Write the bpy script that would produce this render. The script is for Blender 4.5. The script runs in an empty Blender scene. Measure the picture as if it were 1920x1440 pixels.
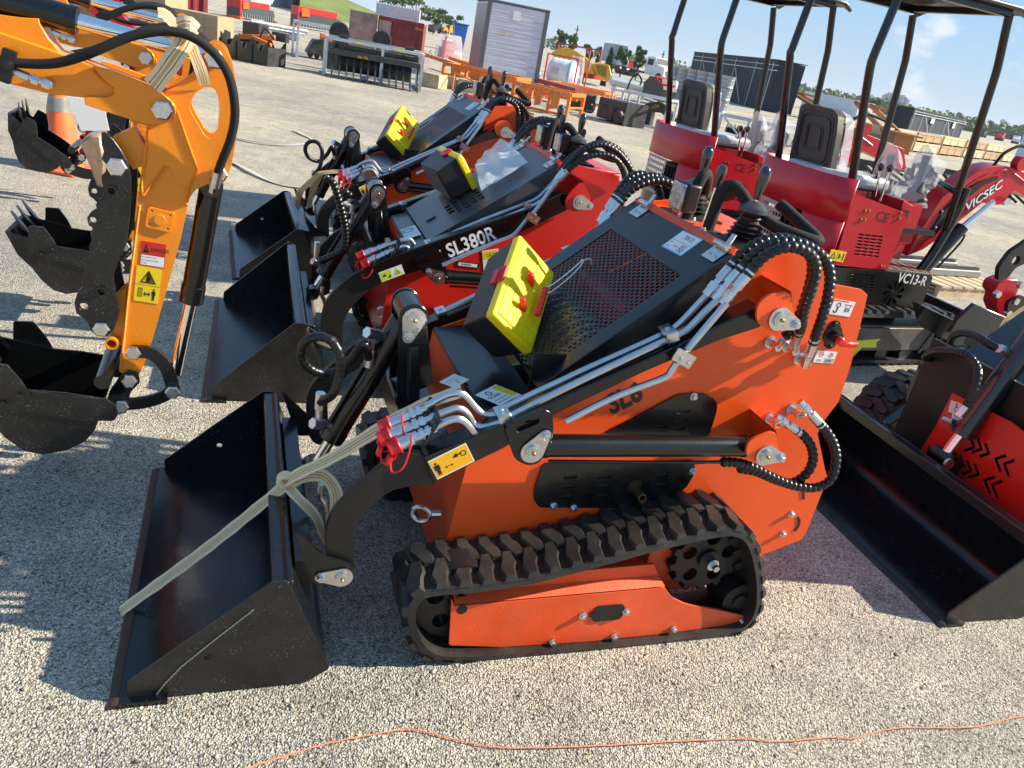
import bpy, math, random
from mathutils import Vector, Matrix, noise
from mathutils.geometry import tessellate_polygon
import numpy as np
V = Vector
SC = bpy.context.scene
R = math.radians
PI = math.pi

# ---------------------------------------------------------------- camera
CAM_H = 1.6; FPX = 1440.0; PITCH = R(23.8); ROLL = R(11.0)
fw = V((0, math.cos(PITCH), -math.sin(PITCH))); up0 = V((0, math.sin(PITCH), math.cos(PITCH))); rt0 = V((1, 0, 0))
rt = math.cos(ROLL) * rt0 + math.sin(ROLL) * up0
up = -math.sin(ROLL) * rt0 + math.cos(ROLL) * up0
CP = V((0, 0, CAM_H))
cd = bpy.data.cameras.new('camera'); cam = bpy.data.objects.new('camera', cd); SC.collection.objects.link(cam)
m = Matrix((rt, up, -fw)).transposed().to_4x4(); m.translation = CP
cam.matrix_world = m
cd.sensor_width = 36.0; cd.lens = 36.0 * FPX / 1920.0; cd.clip_start = 0.02; cd.clip_end = 5000
SC.camera = cam
# ---------------------------------------------------------------- light
SUN_EL = R(32.0); SUN_AZ = R(11.0)          # azimuth from +X towards +Y
sd = V((math.cos(SUN_AZ) * math.cos(SUN_EL), math.sin(SUN_AZ) * math.cos(SUN_EL), math.sin(SUN_EL)))
sl = bpy.data.lights.new('sun', 'SUN'); sl.energy = 5.0; sl.angle = R(0.53); sl.color = (1.0, 0.90, 0.72)
so = bpy.data.objects.new('sun', sl); SC.collection.objects.link(so)
so.rotation_euler = sd.to_track_quat('Z', 'Y').to_euler(); so.location = sd * 50
w = bpy.data.worlds.new("World"); SC.world = w; w.use_nodes = True
nt = w.node_tree; nt.nodes.clear()
def N(nt, t, **k):
    n = nt.nodes.new(t)
    for a, b in k.items():
        if a.startswith('i_'):
            key = a[2:]; key = int(key) if key.isdigit() else key
            n.inputs[key].default_value = b
        else: setattr(n, a, b)
    return n
sky = N(nt, 'ShaderNodeTexSky', sky_type='NISHITA', sun_disc=False, sun_elevation=SUN_EL, sun_rotation=PI / 2 - SUN_AZ,
        altitude=0, air_density=1.0, dust_density=0.25, ozone_density=3.2)
bg = N(nt, 'ShaderNodeBackground', i_Strength=0.072); wo = N(nt, 'ShaderNodeOutputWorld')
geo = N(nt, 'ShaderNodeTexCoord'); mp = N(nt, 'ShaderNodeMapping'); mp.inputs['Scale'].default_value = (1, 1, 1.9)
n1 = N(nt, 'ShaderNodeTexNoise', i_Scale=9.0, i_Detail=9.0, i_Roughness=0.58)
n2 = N(nt, 'ShaderNodeTexNoise', i_Scale=4.0, i_Detail=3.0)
mu = N(nt, 'ShaderNodeMath', operation='MULTIPLY')
rp = N(nt, 'ShaderNodeValToRGB'); rp.color_ramp.elements[0].position = 0.30; rp.color_ramp.elements[1].position = 0.37
sp = N(nt, 'ShaderNodeSeparateXYZ'); hz = N(nt, 'ShaderNodeMapRange'); hz.inputs[1].default_value = 0.62; hz.inputs[2].default_value = 0.03
hz.inputs[3].default_value = 0.0; hz.inputs[4].default_value = 0.9
mv = N(nt, 'ShaderNodeMath', operation='MULTIPLY')
mx = N(nt, 'ShaderNodeMixRGB', blend_type='MIX'); mx.inputs['Color2'].default_value = (7.0, 7.2, 7.4, 1)
L = nt.links.new
L(geo.outputs['Generated'], mp.inputs['Vector']); L(mp.outputs[0], n1.inputs['Vector']); L(mp.outputs[0], n2.inputs['Vector'])
L(n1.outputs['Fac'], mu.inputs[0]); L(n2.outputs['Fac'], mu.inputs[1]); L(mu.outputs[0], rp.inputs[0])
L(geo.outputs['Generated'], sp.inputs[0]); L(sp.outputs['Z'], hz.inputs[0]); L(hz.outputs[0], mv.inputs[0]); L(rp.outputs[0], mv.inputs[1])
hh = N(nt, 'ShaderNodeMapRange'); hh.inputs[1].default_value = 0.0; hh.inputs[2].default_value = 0.30; hh.inputs[3].default_value = 0.8; hh.inputs[4].default_value = 0.6
hc = N(nt, 'ShaderNodeMixRGB'); hc.inputs['Color2'].default_value = (2.0, 3.8, 6.2, 1); L(sp.outputs['Z'], hh.inputs[0]); L(hh.outputs[0], hc.inputs['Fac']); L(sky.outputs[0], hc.inputs['Color1'])
h2 = N(nt, 'ShaderNodeMapRange'); h2.inputs[1].default_value = 0.0; h2.inputs[2].default_value = 0.12; h2.inputs[3].default_value = 0.6; h2.inputs[4].default_value = 0.0
h3 = N(nt, 'ShaderNodeMixRGB'); h3.inputs['Color2'].default_value = (4.4, 5.2, 5.7, 1); L(sp.outputs['Z'], h2.inputs[0]); L(h2.outputs[0], h3.inputs['Fac']); L(hc.outputs[0], h3.inputs['Color1'])
L(mv.outputs[0], mx.inputs['Fac']); L(h3.outputs[0], mx.inputs['Color1']); L(mx.outputs[0], bg.inputs['Color']); L(bg.outputs[0], wo.inputs[0])
SC.view_settings.view_transform = 'Standard'; SC.view_settings.look = 'None'
SC.view_settings.exposure = 1.05; SC.view_settings.gamma = 1.0
SC.render.engine = 'CYCLES'
SC.cycles.use_denoising = True; SC.cycles.max_bounces = 6; SC.cycles.transparent_max_bounces = 12
SC.cycles.diffuse_bounces = 3; SC.cycles.glossy_bounces = 3; SC.cycles.sample_clamp_indirect = 8

# ---------------------------------------------------------------- frames: rays of the survey photo meet real planes of each machine
def ray(px, py): return (fw * FPX + rt * (px - 960) - up * (py - 720)).normalized()
class Frame:
    def __init__(s, o, yaw):
        s.o = V(o); a = R(yaw); s.yaw = a
        s.u = V((math.cos(a), math.sin(a), 0)); s.n = V((-math.sin(a), math.cos(a), 0)); s.k = V((0, 0, 1))
        s.M = Matrix.Translation(s.o) @ Matrix.Rotation(a, 4, 'Z')
    def loc(s, p): d = p - s.o; return V((d.dot(s.u), d.dot(s.n), d.z))
    def hit(s, px, py, ax, val):
        n = {'x': s.u, 'y': s.n, 'z': s.k}[ax]; d = ray(px, py)
        t = ((s.o + n * val) - CP).dot(n) / d.dot(n); return s.loc(CP + d * t)
    def P(s, px, py, y): return s.hit(px, py, 'y', y)
    def G(s, px, py, z=0): return s.hit(px, py, 'z', z)
    def PP(s, pts, y): return [(q.x, q.z) for q in (s.P(a, b, y) for a, b in pts)]
W0 = Frame((0, 0, 0), 0)
F1 = Frame((-0.04647522, 1.6244354, 0), 22)
P = F1.P

# ---------------------------------------------------------------- mesh builder
def frm(o, x, y=None, z=None):
    x = V(x).normalized()
    if z is not None: z = V(z).normalized(); y = z.cross(x).normalized(); z = x.cross(y)
    else: y = V(y); y = (y - x * y.dot(x)).normalized(); z = x.cross(y)
    M = Matrix((x, y, z)).transposed().to_4x4(); M.translation = V(o); return M
def axis_m(o, z):
    z = V(z).normalized(); t = V((0, 0, 1)) if abs(z.z) < .9 else V((1, 0, 0))
    x = t.cross(z).normalized(); y = z.cross(x)
    M = Matrix((x, y, z)).transposed().to_4x4(); M.translation = V(o); return M
def spline(pts, k=6):
    pts = [V(p) for p in pts]
    if len(pts) < 3 or k < 2: return pts
    q = [pts[0] * 2 - pts[1]] + pts + [pts[-1] * 2 - pts[-2]]; out = []
    for i in range(1, len(q) - 2):
        a, b, c, d = q[i - 1:i + 3]
        for j in range(k):
            t = j / k
            out.append(0.5 * ((2 * b) + (c - a) * t + (2 * a - 5 * b + 4 * c - d) * t * t + (3 * b - a - 3 * c + d) * t ** 3))
    out.append(pts[-1]); return out
def resample(pts, step):
    out = [pts[0]]; acc = 0
    for i in range(1, len(pts)):
        a, b = pts[i - 1], pts[i]; l = (b - a).length
        while l > 1e-9 and acc + l >= step:
            t = (step - acc) / l; a = a + (b - a) * t; out.append(a); l = (b - a).length; acc = 0
        acc += l
    return out
class MB:
    def __init__(s): s.v = []; s.f = []; s.mi = []
    def add(s, vs, fs, mi=0):
        n = len(s.v); s.v += [V(p) for p in vs]; s.f += [tuple(i + n for i in f) for f in fs]; s.mi += [mi] * len(fs); return s
    def box(s, x0, x1, y0, y1, z0, z1, M=None, mi=0):
        vs = [V((x, y, z)) for z in (z0, z1) for y in (y0, y1) for x in (x0, x1)]
        if M: vs = [M @ p for p in vs]
        return s.add(vs, [(0, 2, 3, 1), (4, 5, 7, 6), (0, 1, 5, 4), (2, 6, 7, 3), (0, 4, 6, 2), (1, 3, 7, 5)], mi)
    def bar(s, a, b, w, h, upv=(0, 0, 1), mi=0):
        a = V(a); b = V(b); M = frm(a, b - a, z=upv) if abs((b - a).normalized().dot(V(upv))) < .99 else frm(a, b - a, z=(0, 1, 0))
        return s.box(0, (b - a).length, -w / 2, w / 2, -h / 2, h / 2, M, mi)
    def sheet(s, loop, t, M, holes=(), mi=0):
        """polygon in the xy plane of M extruded from 0 to t along its z"""
        loops = [list(loop)] + [list(h) for h in holes]
        def area(l): return sum(l[i][0] * l[(i + 1) % len(l)][1] - l[(i + 1) % len(l)][0] * l[i][1] for i in range(len(l)))
        for i, l in enumerate(loops):
            if (area(l) > 0) != (i == 0): l.reverse()
        flat = [p for l in loops for p in l]; n = len(flat)
        tri = tessellate_polygon([[V((p[0], p[1], 0)) for p in l] for l in loops])
        vs = [M @ V((p[0], p[1], 0)) for p in flat] + [M @ V((p[0], p[1], t)) for p in flat]
        fs = []
        for a, b, c in tri:
            A = (flat[b][0] - flat[a][0]) * (flat[c][1] - flat[a][1]) - (flat[c][0] - flat[a][0]) * (flat[b][1] - flat[a][1])
            if A < 0: a, c = c, a
            if t > 0: fs += [(a + n, b + n, c + n), (c, b, a)]
            else: fs += [(c + n, b + n, a + n), (a, b, c)]
        k = 0
        for l in loops:
            for i in range(len(l)):
                a = k + i; b = k + (i + 1) % len(l)
                fs.append((a, b, b + n, a + n) if t > 0 else (b, a, a + n, b + n))
            k += len(l)
        return s.add(vs, fs, mi)
    def prism(s, loop, y0, y1, holes=(), mi=0):
        """polygon in (x,z) extruded along y"""
        M = frm((0, y0, 0), (1, 0, 0), z=(0, -1, 0))
        return s.sheet(loop, -(y1 - y0), M, holes, mi)
    def tube(s, pts, r, n=8, caps=True, mi=0):
        pts = [V(p) for p in pts]; m_ = len(pts); rr = r if hasattr(r, '__len__') else [r] * m_
        tg = [(pts[min(i + 1, m_ - 1)] - pts[max(i - 1, 0)]).normalized() for i in range(m_)]
        t0 = tg[0]; a = V((0, 0, 1)) if abs(t0.z) < .9 else V((1, 0, 0)); x = t0.cross(a).normalized(); vs = []
        for i in range(m_):
            t = tg[i]; x = (x - t * x.dot(t)).normalized(); y = t.cross(x)
            for j in range(n):
                c = 2 * PI * j / n; vs.append(pts[i] + (x * math.cos(c) + y * math.sin(c)) * rr[i])
        fs = [(i * n + j, i * n + (j + 1) % n, (i + 1) * n + (j + 1) % n, (i + 1) * n + j) for i in range(m_ - 1) for j in range(n)]
        if caps: fs += [tuple(range(n - 1, -1, -1)), tuple((m_ - 1) * n + j for j in range(n))]
        return s.add(vs, fs, mi)
    def cyl(s, a, b, r, n=16, r2=None, mi=0): return s.tube([a, b], [r, r if r2 is None else r2], n, True, mi)
    def hose(s, pts, r, pitch=0.016, k=6, n=10, amp=0.16):
        p = resample(spline(pts, k), pitch / 4); rr = [r * (1 + (amp * (.5 if i % 4 else -1) + (amp * .35 if i % 4 == 2 else 0))) for i in range(len(p))]
        return s.tube(p, rr, n)
    def lathe(s, prof, M, n=20, mi=0):
        vs = [M @ V((r * math.cos(2 * PI * j / n), r * math.sin(2 * PI * j / n), h)) for r, h in prof for j in range(n)]
        m_ = len(prof)
        fs = [(i * n + j, i * n + (j + 1) % n, (i + 1) * n + (j + 1) % n, (i + 1) * n + j) for i in range(m_ - 1) for j in range(n)]
        if prof[0][0] > 1e-6: fs.append(tuple(range(n - 1, -1, -1)))
        if prof[-1][0] > 1e-6: fs.append(tuple((m_ - 1) * n + j for j in range(n)))
        return s.add(vs, fs, mi)
    def hexb(s, p, d, r, h, n=6, mi=0):
        d = V(d).normalized(); p = V(p)
        s.cyl(p, p + d * h * .25, r * 1.35, 14, mi=mi); s.cyl(p + d * h * .25, p + d * h * .85, r, n, mi=mi); return s.cyl(p + d * h * .85, p + d * h, r, n, r * .82, mi=mi)
    def mir(s, c=1.0):
        b = MB(); b.v = [V((p.x, c - p.y, p.z)) for p in s.v]; b.f = [tuple(reversed(f)) for f in s.f]; b.mi = list(s.mi); return b
    def xf(s, M):
        b = MB(); b.v = [M @ p for p in s.v]; b.f = list(s.f); b.mi = list(s.mi); return b
    def join(s, o): n = len(s.v); s.v += o.v; s.f += [tuple(i + n for i in f) for f in o.f]; s.mi += o.mi; return s
def circ(cx, cz, r, n=20, a0=0): return [(cx + r * math.cos(a0 + 2 * PI * i / n), cz + r * math.sin(a0 + 2 * PI * i / n)) for i in range(n)]
def slot(cx, cy, w, h, ang=0, n=5):
    r = h / 2; pts = []
    for sgn in (1, -1):
        for i in range(n + 1):
            a = -PI / 2 + PI * i / n
            pts.append((sgn * ((w / 2 - r) + r * math.cos(a)), sgn * (r * math.sin(a))))
    c, s_ = math.cos(ang), math.sin(ang); return [(cx + x * c - y * s_, cy + x * s_ + y * c) for x, y in pts]
def rrect(x0, x1, y0, y1, r, n=4):
    o = []
    for cx, cy, a in ((x1 - r, y1 - r, 0), (x0 + r, y1 - r, 90), (x0 + r, y0 + r, 180), (x1 - r, y0 + r, 270)):
        for i in range(n + 1): b = R(a + 90 * i / n); o.append((cx + r * math.cos(b), cy + r * math.sin(b)))
    return o
def rpoly(pts, r, n=3):
    """round the corners of a polygon"""
    o = []; k = len(pts)
    for i in range(k):
        a, b, c = V(pts[i - 1]), V(pts[i]), V(pts[(i + 1) % k]); d1 = a - b; d2 = c - b
        q = min(r, d1.length * .45, d2.length * .45); p1 = b + d1.normalized() * q; p2 = b + d2.normalized() * q
        for j in range(n + 1):
            t = j / n; p = p1 * (1 - t) ** 2 + b * 2 * t * (1 - t) + p2 * t * t; o.append((p[0], p[1]))
    return o

# ---------------------------------------------------------------- materials
MATS = {}
def mat(name, col, rough=.5, metal=0, var=0, vscale=8, bump=0, bscale=60, speck=0, speckcol=(.35, .33, .3), speckscale=90, coat=0, trans=0, alpha=1, emis=0, dust=0):
    if name in MATS: return MATS[name]
    m = bpy.data.materials.new(name); m.use_nodes = True; nt = m.node_tree; b = nt.nodes['Principled BSDF']; L = nt.links.new
    c = (*col, 1); b.inputs['Base Color'].default_value = c; b.inputs['Roughness'].default_value = rough; b.inputs['Metallic'].default_value = metal
    b.inputs['Coat Weight'].default_value = coat; b.inputs['Coat Roughness'].default_value = .08
    b.inputs['Transmission Weight'].default_value = trans; b.inputs['Alpha'].default_value = alpha
    if emis: b.inputs['Emission Color'].default_value = c; b.inputs['Emission Strength'].default_value = emis
    tc = N(nt, 'ShaderNodeTexCoord'); src = None
    if var:
        n = N(nt, 'ShaderNodeTexNoise', i_Scale=vscale, i_Detail=5.0, i_Roughness=.6); L(tc.outputs['Object'], n.inputs['Vector'])
        mx = N(nt, 'ShaderNodeMixRGB', blend_type='MULTIPLY'); r = N(nt, 'ShaderNodeValToRGB')
        r.color_ramp.elements[0].position = .3; r.color_ramp.elements[1].position = .7
        lo = max(0, 1 - var); r.color_ramp.elements[0].color = (lo, lo, lo, 1); hi = 1 + var * .4; r.color_ramp.elements[1].color = (hi, hi, hi, 1)
        L(n.outputs['Fac'], r.inputs[0]); mx.inputs['Fac'].default_value = 1; mx.inputs['Color1'].default_value = c; L(r.outputs[0], mx.inputs['Color2']); src = mx.outputs[0]
        rr = N(nt, 'ShaderNodeMapRange'); rr.inputs[3].default_value = max(.02, rough - .08); rr.inputs[4].default_value = rough + .12
        L(n.outputs['Fac'], rr.inputs[0]); L(rr.outputs[0], b.inputs['Roughness'])
    for amount, scale, thr, colr in ((speck, speckscale, .12, speckcol), (dust, 5, 0, (.42, .37, .3))):
        if not amount: continue
        if thr:
            n = N(nt, 'ShaderNodeTexVoronoi', i_Scale=scale, i_Randomness=1.0); L(tc.outputs['Object'], n.inputs['Vector'])
            r = N(nt, 'ShaderNodeValToRGB'); r.color_ramp.elements[0].position = thr; r.color_ramp.elements[0].color = (1, 1, 1, 1)
            r.color_ramp.elements[1].position = thr + .06; r.color_ramp.elements[1].color = (0, 0, 0, 1); L(n.outputs['Distance'], r.inputs[0])
            n2 = N(nt, 'ShaderNodeTexNoise', i_Scale=scale * .12, i_Detail=3.0); L(tc.outputs['Object'], n2.inputs['Vector'])
            r2 = N(nt, 'ShaderNodeValToRGB'); r2.color_ramp.elements[0].position = .45; r2.color_ramp.elements[1].position = .62; L(n2.outputs['Fac'], r2.inputs[0])
            mm = N(nt, 'ShaderNodeMath', operation='MULTIPLY'); L(r.outputs[0], mm.inputs[0]); L(r2.outputs[0], mm.inputs[1]); fo = mm.outputs[0]
        else:
            n = N(nt, 'ShaderNodeTexNoise', i_Scale=scale, i_Detail=8.0, i_Roughness=.65); L(tc.outputs['Object'], n.inputs['Vector'])
            r = N(nt, 'ShaderNodeValToRGB'); r.color_ramp.elements[0].position = .4; r.color_ramp.elements[1].position = .75; L(n.outputs['Fac'], r.inputs[0]); fo = r.outputs[0]
        ma = N(nt, 'ShaderNodeMath', operation='MULTIPLY'); ma.inputs[1].default_value = amount; L(fo, ma.inputs[0])
        mx = N(nt, 'ShaderNodeMixRGB'); L(ma.outputs[0], mx.inputs['Fac']); mx.inputs['Color1'].default_value = c
        if src: L(src, mx.inputs['Color1'])
        mx.inputs['Color2'].default_value = (*colr, 1); src = mx.outputs[0]
    if src: L(src, b.inputs['Base Color'])
    if bump:
        n = N(nt, 'ShaderNodeTexNoise', i_Scale=bscale, i_Detail=4.0); L(tc.outputs['Object'], n.inputs['Vector'])
        bp = N(nt, 'ShaderNodeBump', i_Strength=bump, i_Distance=.004); L(n.outputs['Fac'], bp.inputs['Height']); L(bp.outputs[0], b.inputs['Normal'])
    MATS[name] = m; return m
ORANGE = mat('orange_paint', (.86, .085, .004), .36, var=.1, vscale=3, bump=.12, bscale=160, coat=.12, dust=.025)
ORDUST = mat('orange_paint_dusty', (.80, .075, .006), .45, var=.18, vscale=6, bump=.25, bscale=200, dust=.13, speck=.5, speckscale=160)
RED = mat('red_paint', (.64, .012, .006), .34, var=.08, vscale=3, bump=.1, bscale=160, coat=.15, dust=.02)
VRED = mat('crimson_paint', (.52, .004, .015), .3, var=.06, vscale=3, coat=.15)
YEL = mat('amber_paint', (.90, .27, .002), .36, var=.08, vscale=4, bump=.15, bscale=120, coat=.15)
BLK = mat('black_paint', (.004, .0045, .005), .22, var=.15, vscale=6, bump=.08, bscale=150, coat=.25)
BLKD = mat('black_paint_dusty', (.007, .007, .0072), .36, var=.3, vscale=10, bump=.2, bscale=180, speck=.85, speckcol=(.45, .43, .4), speckscale=170, dust=.035)
BLKM = mat('black_matt', (.007, .007, .007), .45, var=.2, vscale=10, bump=.2, bscale=100)
HOOD = mat('hood_black', (.003, .005, .008), .3, bump=.06, bscale=300, coat=.2, var=.1)
GREY = mat('hood_grey', (.055, .065, .075), .35, bump=.05, bscale=200, coat=.2, var=.1)
RUB = mat('track_rubber', (.013, .013, .0135), .42, var=.5, vscale=12, bump=.35, bscale=120, dust=.09)
HOSE = mat('hose_rubber', (.006, .006, .0065), .32, bump=.1, bscale=200, var=.2)
FOAM = mat('foam_grip', (.009, .009, .0095), .85, bump=.4, bscale=400)
ZINC = mat('zinc_plate', (.68, .69, .70), .26, 1, var=.15, vscale=40)
CHROME = mat('chrome', (.85, .86, .88), .12, 1)
TUBE = mat('steel_tube', (.58, .60, .63), .3, 1, bump=.05, bscale=60, var=.1, vscale=20)
BRASS = mat('brass', (.45, .28, .1), .35, 1)
LEMON = mat('yellow_plastic', (.95, .70, .002), .32, bump=.05)
REDP = mat('red_plastic', (.75, .012, .02), .35)
WHT = mat('white_print', (.78, .78, .78), .45)
YLAB = mat('yellow_print', (.85, .62, .01), .4)
ALAB = mat('amber_print', (.88, .45, .01), .4)
KPR = mat('black_print', (.012, .012, .012), .45)
RPR = mat('red_print', (.6, .02, .015), .4)
BPR = mat('blue_print', (.10, .45, .75), .45)
LGRN = mat('lime_print', (.5, .65, .05), .45)
RUST = mat('rust_edge', (.07, .028, .016), .65, var=.5, vscale=20, bump=.3)
GREENC = mat('green_clamp', (.02, .09, .07), .5)
CREAM = mat('strap_cream', (.88, .69, .43), .8, bump=.6, bscale=500)
STITCH = mat('strap_stitch', (.12, .035, .03), .85)
GOLDW = mat('strap_gold', (.60, .40, .17), .75, bump=.5, bscale=500)
WOOD = mat('pale_wood', (.55, .42, .26), .75, var=.3, vscale=5, bump=.3, bscale=30)
GALV = mat('galvanised', (.50, .54, .57), .45, .6, var=.2)
PLAS = mat('clear_plastic', (.85, .87, .9), .12, alpha=.33, bump=1.0, bscale=22)
PLAS2 = mat('milky_plastic', (.85, .87, .9), .2, alpha=.6, bump=1.0, bscale=30)

# ---------------------------------------------------------------- objects
def mesh_obj(name, mb, mats, off=V((0, 0, 0)), smooth=35):
    me = bpy.data.meshes.new(name); me.from_pydata([tuple(p - off) for p in mb.v], [], mb.f)
    mats = mats if isinstance(mats, (list, tuple)) else [mats]
    for mm in mats: me.materials.append(mm)
    if len(mats) > 1: me.polygons.foreach_set('material_index', mb.mi)
    me.update()
    if smooth:
        me.polygons.foreach_set('use_smooth', [True] * len(me.polygons)); me.set_sharp_from_angle(angle=R(smooth))
    o = bpy.data.objects.new(name, me); SC.collection.objects.link(o); return o
class T:
    """a thing: an Empty at its base; parts are given in frame coordinates"""
    def __init__(s, name, label, cat, fr, base, group=None):
        s.fr = fr; s.base = V(base); e = bpy.data.objects.new(name, None); SC.collection.objects.link(e); s.o = e
        e.matrix_world = fr.M @ Matrix.Translation(s.base); e.empty_display_size = .1
        e['label'] = label; e['category'] = cat
        if group: e['group'] = group
    def part(s, name, mb, mats, parent=None, bevel=0, smooth=35, label=None, seg=1):
        o = mesh_obj(name, mb, mats, s.base, smooth); o.parent = parent or s.o
        if bevel:
            b = o.modifiers.new('bevel', 'BEVEL'); b.width = bevel; b.segments = seg; b.limit_method = 'ANGLE'; b.angle_limit = R(32)
        if label: o['label'] = label
        return o
def one(name, mb, mats, label, cat, base, group=None, bevel=0, smooth=35, kind=None, fr=W0):
    o = mesh_obj(name, mb, mats, V(base), smooth); o.matrix_world = fr.M @ Matrix.Translation(V(base))
    if label: o['label'] = label
    if cat: o['category'] = cat
    if group: o['group'] = group
    if kind: o['kind'] = kind
    if bevel:
        b = o.modifiers.new('bevel', 'BEVEL'); b.width = bevel; b.segments = 1; b.limit_method = 'ANGLE'; b.angle_limit = R(32)
    return o
KIDS = {}
def tree_copy(o, parent=None, swap=None):
    c = o.copy(); SC.collection.objects.link(c); c.parent = parent
    if swap and o.type == 'MESH':
        if any(mm in swap for mm in o.data.materials):
            c.data = o.data.copy()
            for i, mm in enumerate(c.data.materials):
                if mm in swap: c.data.materials[i] = swap[mm]
    for ch in [x for x in SC.objects if x.parent == o]: tree_copy(ch, c, swap)
    return c
def copy_thing(o, M, label, swap=None):
    c = tree_copy(o, None, swap); c.matrix_world = M @ o.matrix_basis; c['label'] = label; return c
def text_mb(body, h, bold=0, condense=1.0, t=.0012, font_skew=0, M=None, center=False):
    cu = bpy.data.curves.new('lettering', 'FONT'); cu.body = body; cu.size = 1; cu.offset = bold; cu.extrude = 0; cu.shear = font_skew; cu.resolution_u = 3
    o = bpy.data.objects.new('lettering', cu); SC.collection.objects.link(o); dg = bpy.context.evaluated_depsgraph_get()
    me = bpy.data.meshes.new_from_object(o.evaluated_get(dg)); vs = [v.co.copy() for v in me.vertices]; fs = [tuple(p.vertices) for p in me.polygons]
    bpy.data.objects.remove(o); bpy.data.curves.remove(cu); bpy.data.meshes.remove(me)
    mb = MB()
    if not vs: return mb
    x0 = min(v.x for v in vs); x1 = max(v.x for v in vs); y0 = min(v.y for v in vs); y1 = max(v.y for v in vs); s = h / max(.01, (.73 if y1 - y0 < .8 else y1 - y0))
    cx = (x0 + x1) / 2 if center else x0
    mb.add([(M or Matrix()) @ V(((v.x - cx) * s * condense, (v.y - y0) * s, t)) for v in vs], fs); return mb
def fitbox(a, b, d):
    """frame for a label: a = lower left, b = lower right, d = upper left"""
    a = V(a); return frm(a, V(b) - a, y=V(d) - a), (V(b) - a).length, (V(d) - a).length
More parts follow.
